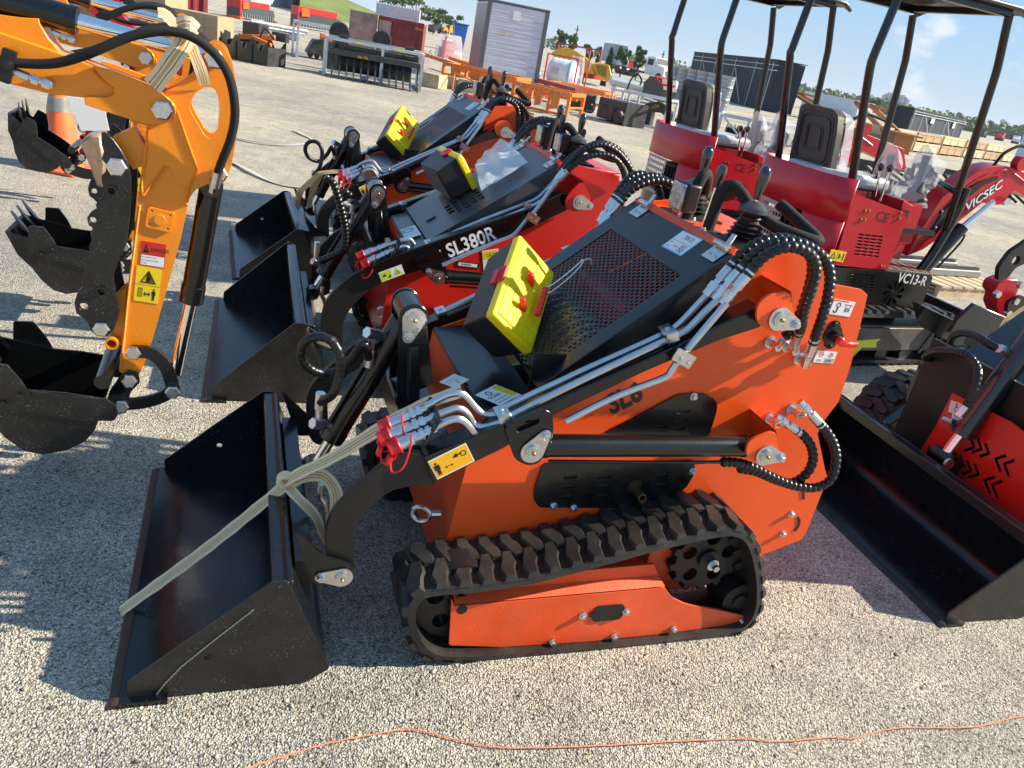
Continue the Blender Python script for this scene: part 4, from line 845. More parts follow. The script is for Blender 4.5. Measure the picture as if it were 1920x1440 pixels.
# ================================================================ webbing straps
def ribbon(pts, w, nrm, k=6, strips=(0, 1, 0, 2, 0, 1, 0), widths=(.27, .045, .1, .17, .1, .045, .27), th=.0022, step=.012):
    p = resample(spline(pts, k), step); mb = MB(); nrm = nrm if isinstance(nrm, list) else [nrm] * 2
    n = len(p); cum = [0]
    for q in widths: cum.append(cum[-1] + q)
    rows = []
    for i in range(n):
        t = (p[min(i + 1, n - 1)] - p[max(i - 1, 0)]).normalized(); f = i / max(1, n - 1) * (len(nrm) - 1); j = min(int(f), len(nrm) - 2)
        nn = V(nrm[j]).lerp(V(nrm[j + 1]), f - j); wd = t.cross(nn).normalized(); n_ = wd.cross(t).normalized()
        wv = w * (1 + .05 * math.sin(i * .9)); rows.append([p[i] + wd * wv * (c - .5) + n_ * s_ for s_ in (0, th) for c in cum])
    m_ = len(cum); base = len(mb.v); vs = [v for r in rows for v in r]; fs = []; mi = []
    for i in range(n - 1):
        for c in range(m_ - 1):
            a = i * 2 * m_ + c; b = (i + 1) * 2 * m_ + c
            fs.append((a, b, b + 1, a + 1)); mi.append(strips[c]); fs.append((a + m_, a + m_ + 1, b + m_ + 1, b + m_)); mi.append(strips[c])
        for c in (0, m_ - 1):
            a = i * 2 * m_ + c; b = (i + 1) * 2 * m_ + c; fs.append((a, a + m_, b + m_, b)); mi.append(0)
    mb.v = vs; mb.f = fs; mb.mi = mi; return mb
SM = [CREAM, STITCH, GOLDW]
def knot(c, r): 
    mb = MB()
    for i in range(3):
        a = V((math.cos(i * 1.1), .3 * math.sin(i), math.sin(i * 1.1))).normalized(); b = a.cross(V((.2, 1, .1))).normalized()
        mb.tube([c + (a * math.cos(R(t)) + b * math.sin(R(t))) * r + V((0, 0, .004 * i)) for t in range(0, 361, 20)], r * .42, 8)
    return mb
G = lambda px, py, z: F1.hit(px, py, 'z', z)
kn = G(536, 908, .365)
b0 = G(238, 1138, .02)
ST = T('webbing_strap', 'long cream webbing strap knotted on the bucket of the nearest loader', 'strap', F1, b0)
ra = [P(866, 733, .20), P(800, 757, .22), P(735, 790, .25), P(680, 824, .27), P(620, 860, .3), (P(570, 888, .32) + kn) / 2 + V((0, 0, .01)), kn]
nr = V((.25, -.5, .85))
ST.part('upper_run', ribbon(ra, .036, nr), SM)
rb = [kn, kn.lerp(b0, .12) + V((0, 0, -.004)), kn.lerp(b0, .5) + V((0, 0, -.01)), b0, b0 + V((-.008, -.002, -.012)), b0 + V((.03, .015, -.0165))]
ST.part('lower_run', ribbon(rb, .030, [nr, nr, nr, (-.6, -.3, .8)]), SM)
ST.part('knot', knot(kn + V((0, 0, .008)), .019), [CREAM])
lp = [kn, P(570, 893, .36), P(605, 892, .34), P(628, 918, .32), P(629, 950, .30), P(615, 985, .3)]
ST.part('strap_loop', ribbon(lp, .036, [(-.1, -.8, .6), (-.1, -.9, .4), (.6, -.8, .1)]), SM)
lp = [kn, P(560, 935, .33), P(590, 965, .31), P(607, 1000, .30), P(617, 1025, .3)]
ST.part('strap_loop', ribbon(lp, .028, [(-.1, -.8, .6), (-.5, -.8, .2)]), SM)
# ================================================================ the far orange loader: same model, copied
F3 = Frame((-1.04073404, 4.72147447, 0), 23.877)
def move_of(Fa, Fb): return Fb.M @ Fa.M.inverted()
SC.view_layers[0].update()
M13 = move_of(F1, F3)
L3 = copy_thing(L1.o, M13, 'farthest orange mini loader, yellow toolbox on its mesh hood, front bucket level', {})
gG = 'toolboxes lying on the loader hoods'
TB3 = copy_thing(TB1.o, M13, 'yellow lidded toolbox on the farthest orange loader, smallest in view')
kn3 = None
def P3(px, py, y): return F3.P(px, py, y)
ST3 = T('webbing_strap', 'dull gold strap hanging between the couplers and bucket of the farthest loader', 'strap', F3, P3(600, 322, .3))
ST3.part('upper_run', ribbon([P3(655, 322, .24), P3(628, 322, .27), P3(603, 325, .3), P3(590, 335, .3)], .04, nr), [GOLDW, STITCH, GOLDW])
ST3.part('lower_run', ribbon([P3(598, 326, .3), P3(580, 343, .33), P3(562, 362, .35), P3(557, 388, .36)], .04, nr), [GOLDW, STITCH, GOLDW])
ST3.part('lower_run', ribbon([P3(600, 328, .3), P3(592, 345, .31), P3(585, 362, .32), P3(578, 392, .33)], .036, nr), [GOLDW, STITCH, GOLDW])
# ================================================================ the red loader between them
F2 = Frame((-.53012352, 3.18744178, 0), 21)
L2 = T('compact_loader', 'red tracked mini loader with a long white model number on its black arm', 'mini loader', F2, (.45, .5, 0))
tpv = F2.P(822, 521, .085); lv = V((tpv.x + .72, .085, tpv.z + .01))
off = [(q[0] - F1.P(1427, 846, .085).x, q[1] - F1.P(1427, 846, .085).z) for q in F1.PP(S1['lift_lug'], .065)]
S2 = dict(paint=RED, paint2=RED, side=[(1164, 343), (1158, 329), (1126, 320), (1084, 311), (1049, 308), (804, 455), (772, 474), (736, 500), (728, 534)], side_xz=[(-.06, .22), (.0, .16), (.85, .16), (.98, .30), (1.08, .62), (1.0, .88)],
    front=(.03, .655, .16), front_bx=-.045, deck=.70, hood=(.11, .712, .66, 1.128), rear_x=.98, hoodmat=GREY, mesh=(.1, .4), grill='slots',
    arm=[(694, 500), (730, 483), (808, 455), (995, 390), (1056, 361), (1075, 370), (1068, 392), (950, 449), (829, 495), (716, 529)],
    goose=[(694, 500), (665, 512), (632, 538), (610, 566), (602, 600), (603, 640), (612, 655), (640, 650), (643, 610), (652, 585), (668, 565), (690, 545), (716, 529)],
    bracket=[(775, 488), (818, 466), (826, 470), (841, 515), (830, 533), (814, 531), (795, 512)], brslot=(795, 492, 24), tilt_pin=(822, 521), tp_ang=152, lift_v=tuple(lv), pivot=(1083, 377),
    pivot_lug=[(1091, 338), (1111, 376), (1098, 392), (1080, 398), (1063, 392), (1059, 378), (1068, 362)], lift_lug=[(lv.x + a, lv.z + b) for a, b in off],
    bpin=(621, 640), ear=[(560, 600), (600, 628), (628, 632), (638, 645), (628, 655), (600, 655), (575, 640)],
    tower_y=(.43, .57), tower_pin=(709, 362), tower_bot=[(697, 450), (733, 445)], tilt_end=(586, 548), tilt_barrel=.82, coil_on=False,
    tubes=[[(730, 459, .17), (758, 449, .17), (770, 450, .17), (777, 460, .17), (785, 464, .16), (801, 459, .15), (893, 418, .15), (985, 382, .15), (1005, 373, .15), (1018, 362, .15), (1038, 341, .15), (1048, 327, .15)],
           [(735, 470, .14), (756, 462, .14), (765, 465, .14), (773, 476, .14), (790, 474, .13), (808, 466, .12), (900, 427, .12), (990, 390, .12), (1010, 380, .12), (1022, 370, .12), (1040, 347, .12), (1052, 330, .12)],
           [(829, 497, .085), (914, 460, .085), (955, 444, .085), (968, 435, .085), (990, 408, .085), (1006, 392, .085), (1036, 350, .085), (1052, 330, .085)]],
    clamps=[(804, 454, .135, .026, GREENC), (987, 383, .135, .026, GREENC)], sideclamp=(999, 408, .08),
    couplers=[((730, 458), (680, 478), .17), ((735, 470), (688, 492), .13)], cplate=(742, 462),
    hoses=[dict(p=[(1053, 325, .12), (1070, 303, .11), (1095, 280, .1), (1127, 271, .1), (1155, 283, .1), (1175, 305, .1), (1188, 330, .11), (1192, 350, .13)], a='a', amp=.1), dict(p=[(1058, 327, .09), (1075, 310, .085), (1102, 294, .08), (1134, 290, .08), (1158, 302, .08), (1170, 325, .1), (1174, 350, .13)], a='a', amp=.1), dict(p=[(1050, 322, .15), (1068, 297, .15), (1100, 276, .15), (1130, 268, .15), (1165, 285, .15), (1182, 318, .16), (1185, 345, .17)], amp=.1)],
    ports=(), lights=[(.70, .62), (.72, .40)])
bd2, hd2, HM2, arm2 = loader(F2, S2, L2, False)
bucket_parts(L2, [(-.779, .004), (-.779, .062), (-.462, .375), (-.425, .375), (-.29, .05), (-.35, .004)], -.06, 1.14, -.82, -.72, rust=mat('rust_faint', (.06, .03, .02), .5, var=.5, vscale=20))
A, B, D = F2.P(843, 484, .0985), F2.P(941, 444, .0985), F2.P(836, 460, .0985)
M, w_, h_ = fitbox(A, B, D); tx = text_mb('SL380R', .066, .022, .84, .001, M=M); L2.part('lettering', tx, WHT, arm2, smooth=0)
label(L2, 'warning_label', arm2, F2, (716, 529), (759, 513), (711, 511), .0985, WHT, [('rect', LGRN, (.03, .5, .06, .94)), ('poly', KPR, [(.1, .4), (.2, .7), (.3, .45)]), ('poly', KPR, [(.3, .2), (.45, .5), (.42, .15)]), ('poly', LGRN, [(.55, .12), (.95, .12), (.75, .85)]), ('ring', KPR, (.75, .38, .18, .1))])
label(L2, 'warning_label', bd2, F2, (855, 499), (897, 504), (857, 489), .1985, KPR, [('rect', WHT, (.08, .92, .2, .8)), ('text', KPR, ('WARNING', .2, .32, .38, .01, .75))])
label(L2, 'warning_label', bd2, F2, (908, 520), (938, 515), (913, 470), .1985, WHT, [('rect', YLAB, (.04, .96, .66, .95)), ('text', KPR, ('CAUTION', .25, .74, .14, 0, .6)), ('poly', KPR, [(.3, .1), (.5, .55), (.7, .1)])])
A, B, D = V((.035, .33, .672)), V((.105, .33, .703)), V((.035, .50, .672))
label(L2, 'manual_sticker', bd2, F2, A, B, D, 0, WHT, [('ring', BPR, (.4, .7, .2, .1)), ('rect', BPR, (.1, .9, .3, .34))])
for cy in (.3, .6):
    k = L2.part('coil_hose', MB().hose([F2.P(600, 490, .40), F2.P(640, 470, .38), F2.P(648, 440, .36), F2.P(642, 400, .34), F2.P(625, 345, .33), F2.P(608, 330, .33)] if cy == .3 else [F2.P(658, 368, .45), F2.P(645, 360, .45), F2.P(637, 375, .45), F2.P(640, 395, .45), F2.P(655, 410, .45)], .016, .02, 6, 10, .12), HOSE)
TB2, M_ = hood_box(F2, HM2, .345, .47, (-.10, .99), 'toolbox', 'grey based toolbox tipped on its side on the red loader, lid turned away', gG)
toolbox(TB2, M_, False)
# clear bag lying on the red loader's hood
HP2 = lambda px, py: onplane(F2, px, py, HM2)
c4 = [HP2(942, 266), HP2(993, 312), HP2(912, 376), HP2(902, 318)]; nrm = HM2.to_3x3() @ V((0, 0, 1)); n_ = 14; vs = []; random.seed(3)
for i in range(n_):
    for j in range(n_):
        u, v_ = i / (n_ - 1), j / (n_ - 1); p_ = c4[0].lerp(c4[1], u).lerp(c4[3].lerp(c4[2], u), v_)
        h = .02 + .03 * math.sin(u * 3.1) + .018 * noise.noise(V((u * 4, v_ * 4, 1))) + .03 * v_; vs.append(p_ + nrm * h)
mb = MB().add(vs, [(i * n_ + j, (i + 1) * n_ + j, (i + 1) * n_ + j + 1, i * n_ + j + 1) for i in range(n_ - 1) for j in range(n_ - 1)])
one('plastic_bag', mb, PLAS2, 'clear plastic document bag lying on the hood of the red loader', 'plastic bag', c4[3], fr=F2)
# ================================================================ loader at the right edge, bucket towards the camera
g1 = W0.G(1757, 1170); F4 = Frame((g1.x, g1.y, 0), 19.5)
NAVY = mat('blue_black_paint', (.003, .008, .016), .22, coat=.5, bump=.1, bscale=150, var=.1)
L4 = T('compact_loader', 'dark loader at the right edge with a wide black bucket and slotted red panel', 'mini loader', F4, (.6, .6, 0))
gB4 = bucket_parts(L4, [(.03, .004), (.03, .045), (.312, .335), (.352, .335), (.45, .06), (.40, .004)], 0, 1.2, -.005, .10, rust=BLKM)
L4.part('fold_line', MB().box(.155, .158, .01, 1.19, .0115, .0125), mat('bare_steel', (.35, .33, .3), .4, .6), gB4)
XF = .52
def quadx(pts, x): return [F4.hit(a, b, 'x', x) for a, b in pts]
def xsheet(mb, pts, x, t, holes=()):
    M = frm((x, 0, 0), (0, 1, 0), z=(-1, 0, 0)); return mb.sheet([(q.y, -q.z if 0 else q.z * (1 if M.to_3x3().col[1].z > 0 else -1)) for q in quadx(pts, x)], t, M, [[(q.y, q.z * (1 if M.to_3x3().col[1].z > 0 else -1)) for q in quadx(h, x)] for h in holes])
def stroke(pts, w_):
    """polyline as a thick polygon in the picture plane coordinates of the panel"""
    l, r = [], []
    for i, p_ in enumerate(pts):
        a = V(pts[max(i - 1, 0)]); b = V(pts[min(i + 1, len(pts) - 1)]); t = (b - a).normalized(); n = V((-t.y, t.x)) * w_ * (1.25 if 0 < i < len(pts) - 1 else 1); l.append((p_[0] + n.x, p_[1] + n.y)); r.append((p_[0] - n.x, p_[1] - n.y))
    return l + r[::-1]
ch = []
for x, y in ((1822, 822), (1836, 825), (1850, 833), (1790, 845), (1802, 856), (1816, 866), (1830, 872)): ch.append(stroke([(x - 1, y - 2), (x + 6, y + 17), (x - 13, y + 24)], 3.3))
for x, y in ((1887, 855), (1903, 864), (1866, 895), (1880, 903)): ch.append(stroke([(x + 2, y - 1), (x - 18, y + 6), (x - 9, y + 30)], 3.3))
rp4 = L4.part('front_panel', xsheet(MB(), [(1788, 737), (1756, 800), (1725, 850), (1722, 885), (1760, 985), (1960, 1110), (2010, 880), (1900, 792)], XF, .008, ch), RED, bevel=.001)
L4.part('dark_interior', MB().box(XF + .03, XF + .05, .1, 1.0, .05, .72), BLKM, rp4)
A, B, D = quadx([(1778, 772), (1801, 780), (1785, 751)], XF - .009)
label(L4, 'hook_label', rp4, F4, A, B, D, 0, WHT, [('ring', KPR, (.6, .4, .22, .16)), ('poly', KPR, [(.45, .9), (.55, .9), (.6, .6), (.5, .6)])])
a = F4.P(1768, 858, .6); b = F4.P(1800, 815, .6); c = F4.P(1990, 560, .6)
k = L4.part('tilt_cylinder', MB().cyl(b, c, .047, 28).cyl(b, b + (c - b).normalized() * .02, .05, 28), NAVY, bevel=.001)
L4.part('rod', MB().cyl(a, b, .021, 20), CHROME, k)
L4.part('rod_eye', MB().cyl(a + V((0, -.05, 0)), a + V((0, .05, 0)), .035, 20).box(a.x - .03, a.x + .05, .54, .56, a.z - .1, a.z + .02).box(a.x - .03, a.x + .05, .64, .66, a.z - .1, a.z + .02), BLK, k)
L4.part('pin_plate', MB().cyl(F4.P(1777, 868, .53), F4.P(1777, 868, .53) + V((0, -.01, 0)), .024, 18), ZINC, k)
d_ = F4.P(1792, 795, .52)
L4.part('hose_fitting', MB().cyl(d_, F4.P(1795, 780, .5), .02, 6).cyl(F4.P(1795, 780, .5), F4.P(1810, 762, .5), .016, 14).cyl(d_, d_ + V((0, .06, -.01)), .012, 10), ZINC, k)
L4.part('spiral_hose', MB().hose([F4.P(1811, 761, .5), F4.P(1825, 735, .5), F4.P(1834, 705, .52), F4.P(1830, 685, .56), F4.P(1812, 665, .62), F4.P(1785, 658, .7), F4.P(1755, 658, .8), F4.P(1735, 668, .9), F4.P(1748, 672, .98), F4.P(1770, 666, 1.0)], .0155, .02, 6, 10, .08), HOSE)
L4.part('spiral_hose', MB().hose([F4.P(1880, 658, .62), F4.P(1855, 645, .66), F4.P(1830, 629, .74), F4.P(1805, 624, .85), F4.P(1788, 630, .95), F4.P(1782, 645, 1.0), F4.P(1792, 655, 1.02)], .0155, .02, 6, 10, .08), HOSE)
L4.part('hose_fitting', MB().cyl(F4.P(1873, 653, .62), F4.P(1895, 662, .62), .018, 8).cyl(F4.P(1895, 662, .62), F4.P(1905, 668, .62), .022, 12).cyl(F4.P(1903, 665, .62), F4.P(1903, 680, .62), .016, 12), ZINC)
arm4 = L4.part('lift_arm', MB().prism(F4.PP([(1744, 690), (1787, 662), (1850, 655), (1960, 600), (1960, 660), (1860, 700), (1788, 709), (1748, 736), (1716, 765), (1722, 738)], 1.02), 1.02, 1.09).prism(F4.PP([(1716, 765), (1748, 736), (1788, 709), (1795, 720), (1756, 748), (1700, 800), (1680, 830), (1670, 800)], 1.02), 1.03, 1.08), NAVY, bevel=.004)
L4.part('hydraulic_tube', MB().cyl(F4.P(1838, 640, 1.05), F4.P(1990, 574, 1.05), .013, 12), TUBE, arm4)
L4.part('hydraulic_tube', MB().cyl(F4.P(1846, 650, 1.02), F4.P(1990, 590, 1.02), .013, 12), TUBE, arm4)
for y, o in ((1.05, 0), (1.02, 8)): L4.part('hydraulic_tube', MB().tube(spline([F4.P(1838 + o, 640 + o * 1.2, y), F4.P(1822 + o, 650 + o, y), F4.P(1810 + o, 655 + o, y), F4.P(1795 + o, 658 + o * .7, y)], 4), .013, 10), TUBE, arm4)
q = F4.P(1832, 646, 1.03); L4.part('tube_clamp', MB().box(q.x - .03, q.x + .03, 1.0, 1.08, q.z - .015, q.z + .025), GREENC, arm4, bevel=.003)
bd4 = L4.part('body', MB().prism([(.62, .3), (.62, .62), (1.0, .98), (1.5, 1.1), (1.5, .25), (.75, .2)], .25, .95), NAVY, bevel=.01, seg=2)
L4.part('side_box', MB().box(.66, 1.3, .14, .246, .42, .62), NAVY, bd4, bevel=.01)
L4.part('near_arm', MB().prism([(.45, .30), (.55, .45), (1.6, 1.0), (1.6, .88), (.62, .34), (.5, .2)], .06, .12), BLK, bevel=.004)
lp = [V((x, 0, z)) for x, z in ((.60, .20), (.66, .33), (.78, .40), (.95, .41), (1.3, .41), (1.5, .4), (1.6, .3), (1.58, .12), (1.48, .03), (1.1, .024), (.8, .024), (.66, .06))]
for y0 in (1.14, -.02): L4.part('rubber_track', belt(MB(), spline(lp + [lp[0]], 4), y0, y0 + .22, .03, .07, .012), mat("rubber_clean", (.007, .007, .0075), .5, var=.3, vscale=12, bump=.3, bscale=120), smooth=25)
for y0 in (1.17, .02):
    wm = wheel_mb((.78, .22), .16, y0, y0 + .12, 5, .2, .6); L4.part('idler_wheel', wm, BLKM)
    L4.part('track_frame', MB().box(.8, 1.5, y0, y0 + .1, .1, .26), NAVY)
# ================================================================ amber mini excavator arm at the left
def hexhead(mb, F, px, py, y, r=.017, h=.018):
    q = F.P(px, py, y); mb.cyl(q, q + V((0, -h * .2, 0)), r * .98, 18); mb.cyl(q + V((0, -h * .2, 0)), q + V((0, -h * .85, 0)), r * 1.18, 6); mb.cyl(q + V((0, -h * .85, 0)), q + V((0, -h, 0)), r * 1.18, 6, r * .98); return mb
E1 = T('mini_excavator', 'amber mini excavator arm with DANGER sticker and black serrated thumb, nearest at the left', 'mini excavator', F1, (-1.3, 1.02, 0), 'mini excavators parked at the left')
Y0 = .93
PPx = F1.PP
# boom
b = MB(); lp = PPx([(-200, 5), (0, 61), (90, 92), (173, 123), (250, 152), (290, 178), (280, 215), (230, 205), (172, 184), (100, 178), (0, 153), (-200, 118)], .96)
b.prism(lp, .96, 1.08)
boom = E1.part('boom', b, YEL, bevel=.003, seg=2)
gus = PPx([(173, 123), (205, 130), (277, 157), (300, 172), (318, 186), (328, 205), (322, 224), (306, 232), (273, 233), (220, 216), (160, 197), (158, 182), (168, 182), (200, 182), (214, 176), (214, 165), (190, 145)], .945)
for ya, yb in ((.942, .958), (1.082, 1.098)): E1.part('boom_end_plate', MB().prism(gus, ya, yb), YEL, boom, bevel=.002)
E1.part('boom_root', MB().prism(PPx([(-200, -60), (0, 28), (40, 33), (72, 35), (74, 45), (90, 72), (110, 98), (90, 92), (0, 61), (-200, 5)], .98), .98, 1.07), YEL, boom, bevel=.003)
E1.part('weld_bead', MB().hose([F1.P(x, y, .957) for x, y in ((172, 130), (185, 145), (212, 165), (216, 178), (205, 184), (160, 184))], .004, .006, 4, 6, .3), YEL, boom)
# stick
out = [(282, 200), (303, 175), (335, 160), (366, 135), (376, 112), (384, 88), (396, 78), (410, 80), (424, 92), (436, 125), (443, 165), (446, 210), (443, 262), (434, 310), (424, 340), (411, 345), (395, 343), (378, 350), (366, 356), (354, 373), (345, 417), (335, 462), (311, 548), (287, 633), (268, 690), (258, 706), (240, 704), (222, 697), (230, 640), (247, 480), (262, 345), (277, 228)]
hole = [(357, 190), (366, 175), (384, 163), (402, 165), (409, 180), (411, 205), (408, 240), (404, 256), (394, 262), (382, 252), (362, 218), (355, 203)]
sm = lambda pts, y: [(q.x, q.z) for q in (F1.P(a, b_, y) for a, b_ in pts)]
o2 = rpoly(sm(out, .965), .01, 2); h2 = rpoly(sm(hole, .965), .012, 3)
st = MB().prism(o2, .965, .977, [h2]).prism(o2, 1.063, 1.075, [h2])
stick = E1.part('stick', st, YEL, bevel=.002)
E1.part('stick_box', MB().prism(sm([(283, 215), (335, 190), (375, 262), (392, 345), (360, 358), (350, 375), (341, 418), (282, 635), (252, 700), (229, 694), (236, 640), (252, 480)], .97), .978, 1.062), YEL, stick, bevel=.002)
E1.part('stiffener_plate', MB().prism(rpoly(sm([(277, 228), (262, 345), (268, 366), (306, 310), (318, 312), (334, 345), (352, 350), (368, 325), (366, 305), (335, 215), (328, 205)], .96), .008), .958, .965), YEL, stick, bevel=.002)
for seg in ([(332, 207), (350, 260), (366, 305), (367, 322), (353, 352), (350, 385)], [(278, 232), (272, 300), (266, 345), (268, 367)], [(307, 312), (268, 367)], [(262, 385), (250, 480), (240, 560), (232, 640), (226, 690)]):
    E1.part('weld_bead', MB().hose([F1.P(x, y, .957 if seg[0][1] < 380 else .963) for x, y in seg], .004, .006, 4, 6, .35), YEL, stick)
E1.part('pivot_boss', MB().cyl(F1.P(305, 206, .94), F1.P(305, 206, .94) + V((0, .17, 0)), .034, 26), YEL, boom, bevel=.002)
E1.part('lower_lug', MB().prism(rpoly(sm([(237, 540), (222, 552), (205, 573), (203, 600), (212, 622), (212, 640), (230, 650), (232, 620)], .985), .008), .985, 1.055), YEL, stick, bevel=.002)
E1.part('grease_boss', MB().lathe([(.0195, 0), (.0195, .05), (.014, .05), (.014, 0)], axis_m(F1.P(210, 643, .96), (0, -1, 0)) @ Matrix.Translation((0, 0, -.04)), 20), YEL, stick)
q = F1.P(300, 411, .965); M = frm(q, (1, 0, -.18), z=(0, -1, 0))
E1.part('flange_plate', MB().sheet(rrect(-.037, .037, -.032, .032, .008), .008, M, [circ(x, y, .0035, 8) for x in (-.025, .025) for y in (-.021, .021)]).sheet(circ(0, 0, .016, 20), .011, M), YEL, stick, bevel=.0015)
hx = MB()
for (px, py, y, r) in ((305, 206, .942, .024), (402, 110, .962, .024), (412, 325, .962, .02)): E1.part('pin_bolt', hexhead(MB(), F1, px, py, y, r), ZINC, stick, smooth=30)
# labels on the stick
label(E1, 'danger_label', stick, F1, (262, 496), (308, 503), (265, 451), .9645, RPR, [('rect', WHT, (.03, .97, .03, .44)), ('poly', KPR, [(.08, .55), (.34, .55), (.21, .92)]), ('text', KPR, ('DANGER', .4, .62, .17, .01, .72)), ('text', KPR, ('Do not allow people', .06, .32, .075, 0, .78)), ('text', KPR, ('near machine when', .06, .20, .075, 0, .78)), ('text', KPR, ('in use!', .06, .08, .075, 0, .8)), ('poly', RPR, [(.16, .59), (.26, .59), (.21, .82)])])
label(E1, 'keep_clear_label', stick, F1, (250, 563), (296, 570), (259, 498), .9645, YLAB, [('rect', KPR, (0, 1, .485, .495)), ('poly', KPR, [(.18, .55), (.84, .55), (.5, .92)]), ('poly', YLAB, [(.26, .585), (.75, .585), (.5, .85)]), ('poly', KPR, [(.42, .62), (.55, .64), (.52, .76)]), ('rect', KPR, (.14, .32, .14, .40)), ('rect', YLAB, (.16, .30, .155, .385))] + man(.78, .08, .34, 1.1) + arrow2(.38, .64, .24, .06))
# thumb
th = [(190, 248), (199, 250), (213, 262), (226, 280), (240, 305), (245, 335), (246, 370), (242, 417), (238, 455), (233, 465), (218, 500), (212, 520), (216, 548), (224, 580), (220, 600), (213, 620), (200, 632), (182, 630), (170, 620), (165, 605), (156, 596), (143, 588), (139, 568), (146, 546), (156, 538), (154, 525), (160, 512), (158, 500), (163, 490), (170, 478), (167, 462), (172, 450), (169, 438), (174, 428), (166, 422), (163, 408), (170, 398), (180, 392), (187, 378), (193, 364), (197, 352), (191, 345), (190, 330), (198, 322), (199, 308), (190, 298), (195, 285), (190, 270)]
thp = PPx(th, .93)
def hl(px, py, r, y=.93): q = F1.P(px, py, y); return circ(q.x, q.z, r, 14)
thumb = E1.part('thumb', MB().prism(thp, .93, .944, [hl(174, 413, .009), hl(157, 575, .012)]).prism(thp, 1.085, 1.099), BLKD, bevel=.0015)
for px, py in ((210, 357), (191, 545)): q = F1.P(px, py, .93); E1.part('thumb_boss', MB().lathe([(.015, 0), (.015, .012), (.010, .012), (.010, 0)], axis_m(q, (0, -1, 0)), 18).cyl(q + V((0, .02, 0)), q + V((0, .15, 0)), .014, 14), BLK, thumb)
for px, py, r in ((220, 312, .024), (191, 615, .021)): E1.part('pin_bolt', hexhead(MB(), F1, px, py, .929, r), ZINC, thumb, smooth=30)
E1.part('thumb_strut', MB().bar(F1.P(233, 285, 1.0), F1.P(272, 268, 1.0), .05, .10), YEL, stick)
# cylinders and hose
a, b_, c = F1.P(-150, -45, 1.02), F1.P(146, 40, 1.02), F1.P(402, 110, 1.02)
k = E1.part('stick_cylinder', MB().cyl(a, b_, .0365, 30).cyl(b_ - (b_ - a).normalized() * .02, b_, .039, 30), BLK, bevel=.001)
E1.part('rod', MB().cyl(b_, c, .021, 24), CHROME, k); E1.part('rod_eye', MB().cyl(c + V((0, -.035, 0)), c + V((0, .035, 0)), .032, 20), BLK, k)
a, b_, c = F1.P(397, 345, 1.01), F1.P(358, 566, 1.01), F1.P(329, 700, 1.01)
k = E1.part('bucket_cylinder', MB().cyl(a, b_, .034, 30).cyl(b_ - (b_ - a).normalized() * .06, b_, .037, 30).cyl(a + V((0, -.04, 0)), a + V((0, .04, 0)), .034, 20), BLK, bevel=.001)
E1.part('rod', MB().cyl(b_, c, .0195, 24), CHROME, k)
E1.part('hydraulic_hose', MB().tube(resample(spline([F1.P(x, y, yy) for x, y, yy in ((-80, 95, .93), (0, 113, .93), (45, 119, .93), (100, 119, .92), (145, 108, .91), (185, 93, .9), (225, 75, .9), (265, 63, .9), (310, 58, .9), (350, 65, .9), (385, 85, .9), (412, 112, .9), (430, 145, .9), (439, 185, .9), (440, 225, .91), (431, 265, .92), (417, 300, .93), (408, 325, .94))], 5), .015), .0125, 12), FOAM)
E1.part('hydraulic_hose', MB().tube(resample(spline([F1.P(x, y, 1.09) for x, y in ((130, 105), (175, 95), (225, 76), (280, 55), (330, 52), (372, 66), (398, 92))], 5), .015), .0125, 12), FOAM)
E1.part('hose_fitting', MB().cyl(F1.P(408, 322, .94), F1.P(402, 350, .95), .0165, 14).cyl(F1.P(402, 348, .95), F1.P(399, 360, .96), .013, 6), ZINC, smooth=30)
q = F1.P(15, 121, .935); M = frm(q, (1, 0, -.28), z=(0, -1, 0))
E1.part('hose_clamp', MB().sheet(rrect(-.016, .016, -.045, .04, .003), .02, M).hexb(M @ V((0, -.0, .02)), (0, -1, 0), .014, .006, 14), BLKM, bevel=.002)
E1.part('pipe_union', MB().cyl(F1.P(24, 133, .94), F1.P(55, 145, .94), .0125, 14).cyl(F1.P(60, 147, .94), F1.P(73, 152, .94), .0135, 6).cyl(F1.P(80, 154, .94), F1.P(95, 160, .94), .0135, 6).cyl(F1.P(20, 131, .94), F1.P(99, 161, .94), .008, 10), ZINC, smooth=30)
# linkage
def arc_band(pts, w, y0, y1):
    p_ = spline([V((q[0], 0, q[1])) for q in pts], 5); l, r = [], []
    for i in range(len(p_)):
        t = (p_[min(i + 1, len(p_) - 1)] - p_[max(i - 1, 0)]).normalized(); n = V((-t.z, 0, t.x)) * w; l.append((p_[i].x + n.x, p_[i].z + n.z)); r.append((p_[i].x - n.x, p_[i].z - n.z))
    e = []; 
    for c_, t in ((p_[-1], (p_[-1] - p_[-2]).normalized()),): e = [(c_.x + w * (t.x * math.sin(a) + -t.z * math.cos(a)), c_.z + w * (t.z * math.sin(a) + t.x * math.cos(a))) for a in [R(20 * i) for i in range(1, 9)]]
    t = (p_[0] - p_[1]).normalized(); s_ = [(p_[0].x + w * (t.x * math.sin(a) + -t.z * math.cos(a)), p_[0].z + w * (t.z * math.sin(a) + t.x * math.cos(a))) for a in [R(20 * i) for i in range(1, 9)]]
    return MB().prism(l + e + r[::-1] + s_, y0, y1)
for y0 in (.935, 1.09):
    lk = E1.part('curved_link', arc_band(PPx([(251, 660), (285, 665), (312, 692), (325, 733)], y0), .020, y0, y0 + .014), BLK, bevel=.002)
    lk2 = E1.part('lower_link', arc_band(PPx([(228, 760), (262, 757), (298, 748), (325, 733)], y0 + .016), .020, y0 + .016, y0 + .03), BLK, bevel=.002)
for px, py, y in ((251, 660, .934), (324, 733, .934)): E1.part('pin_bolt', hexhead(MB(), F1, px, py, y, .020), ZINC, lk, smooth=30)
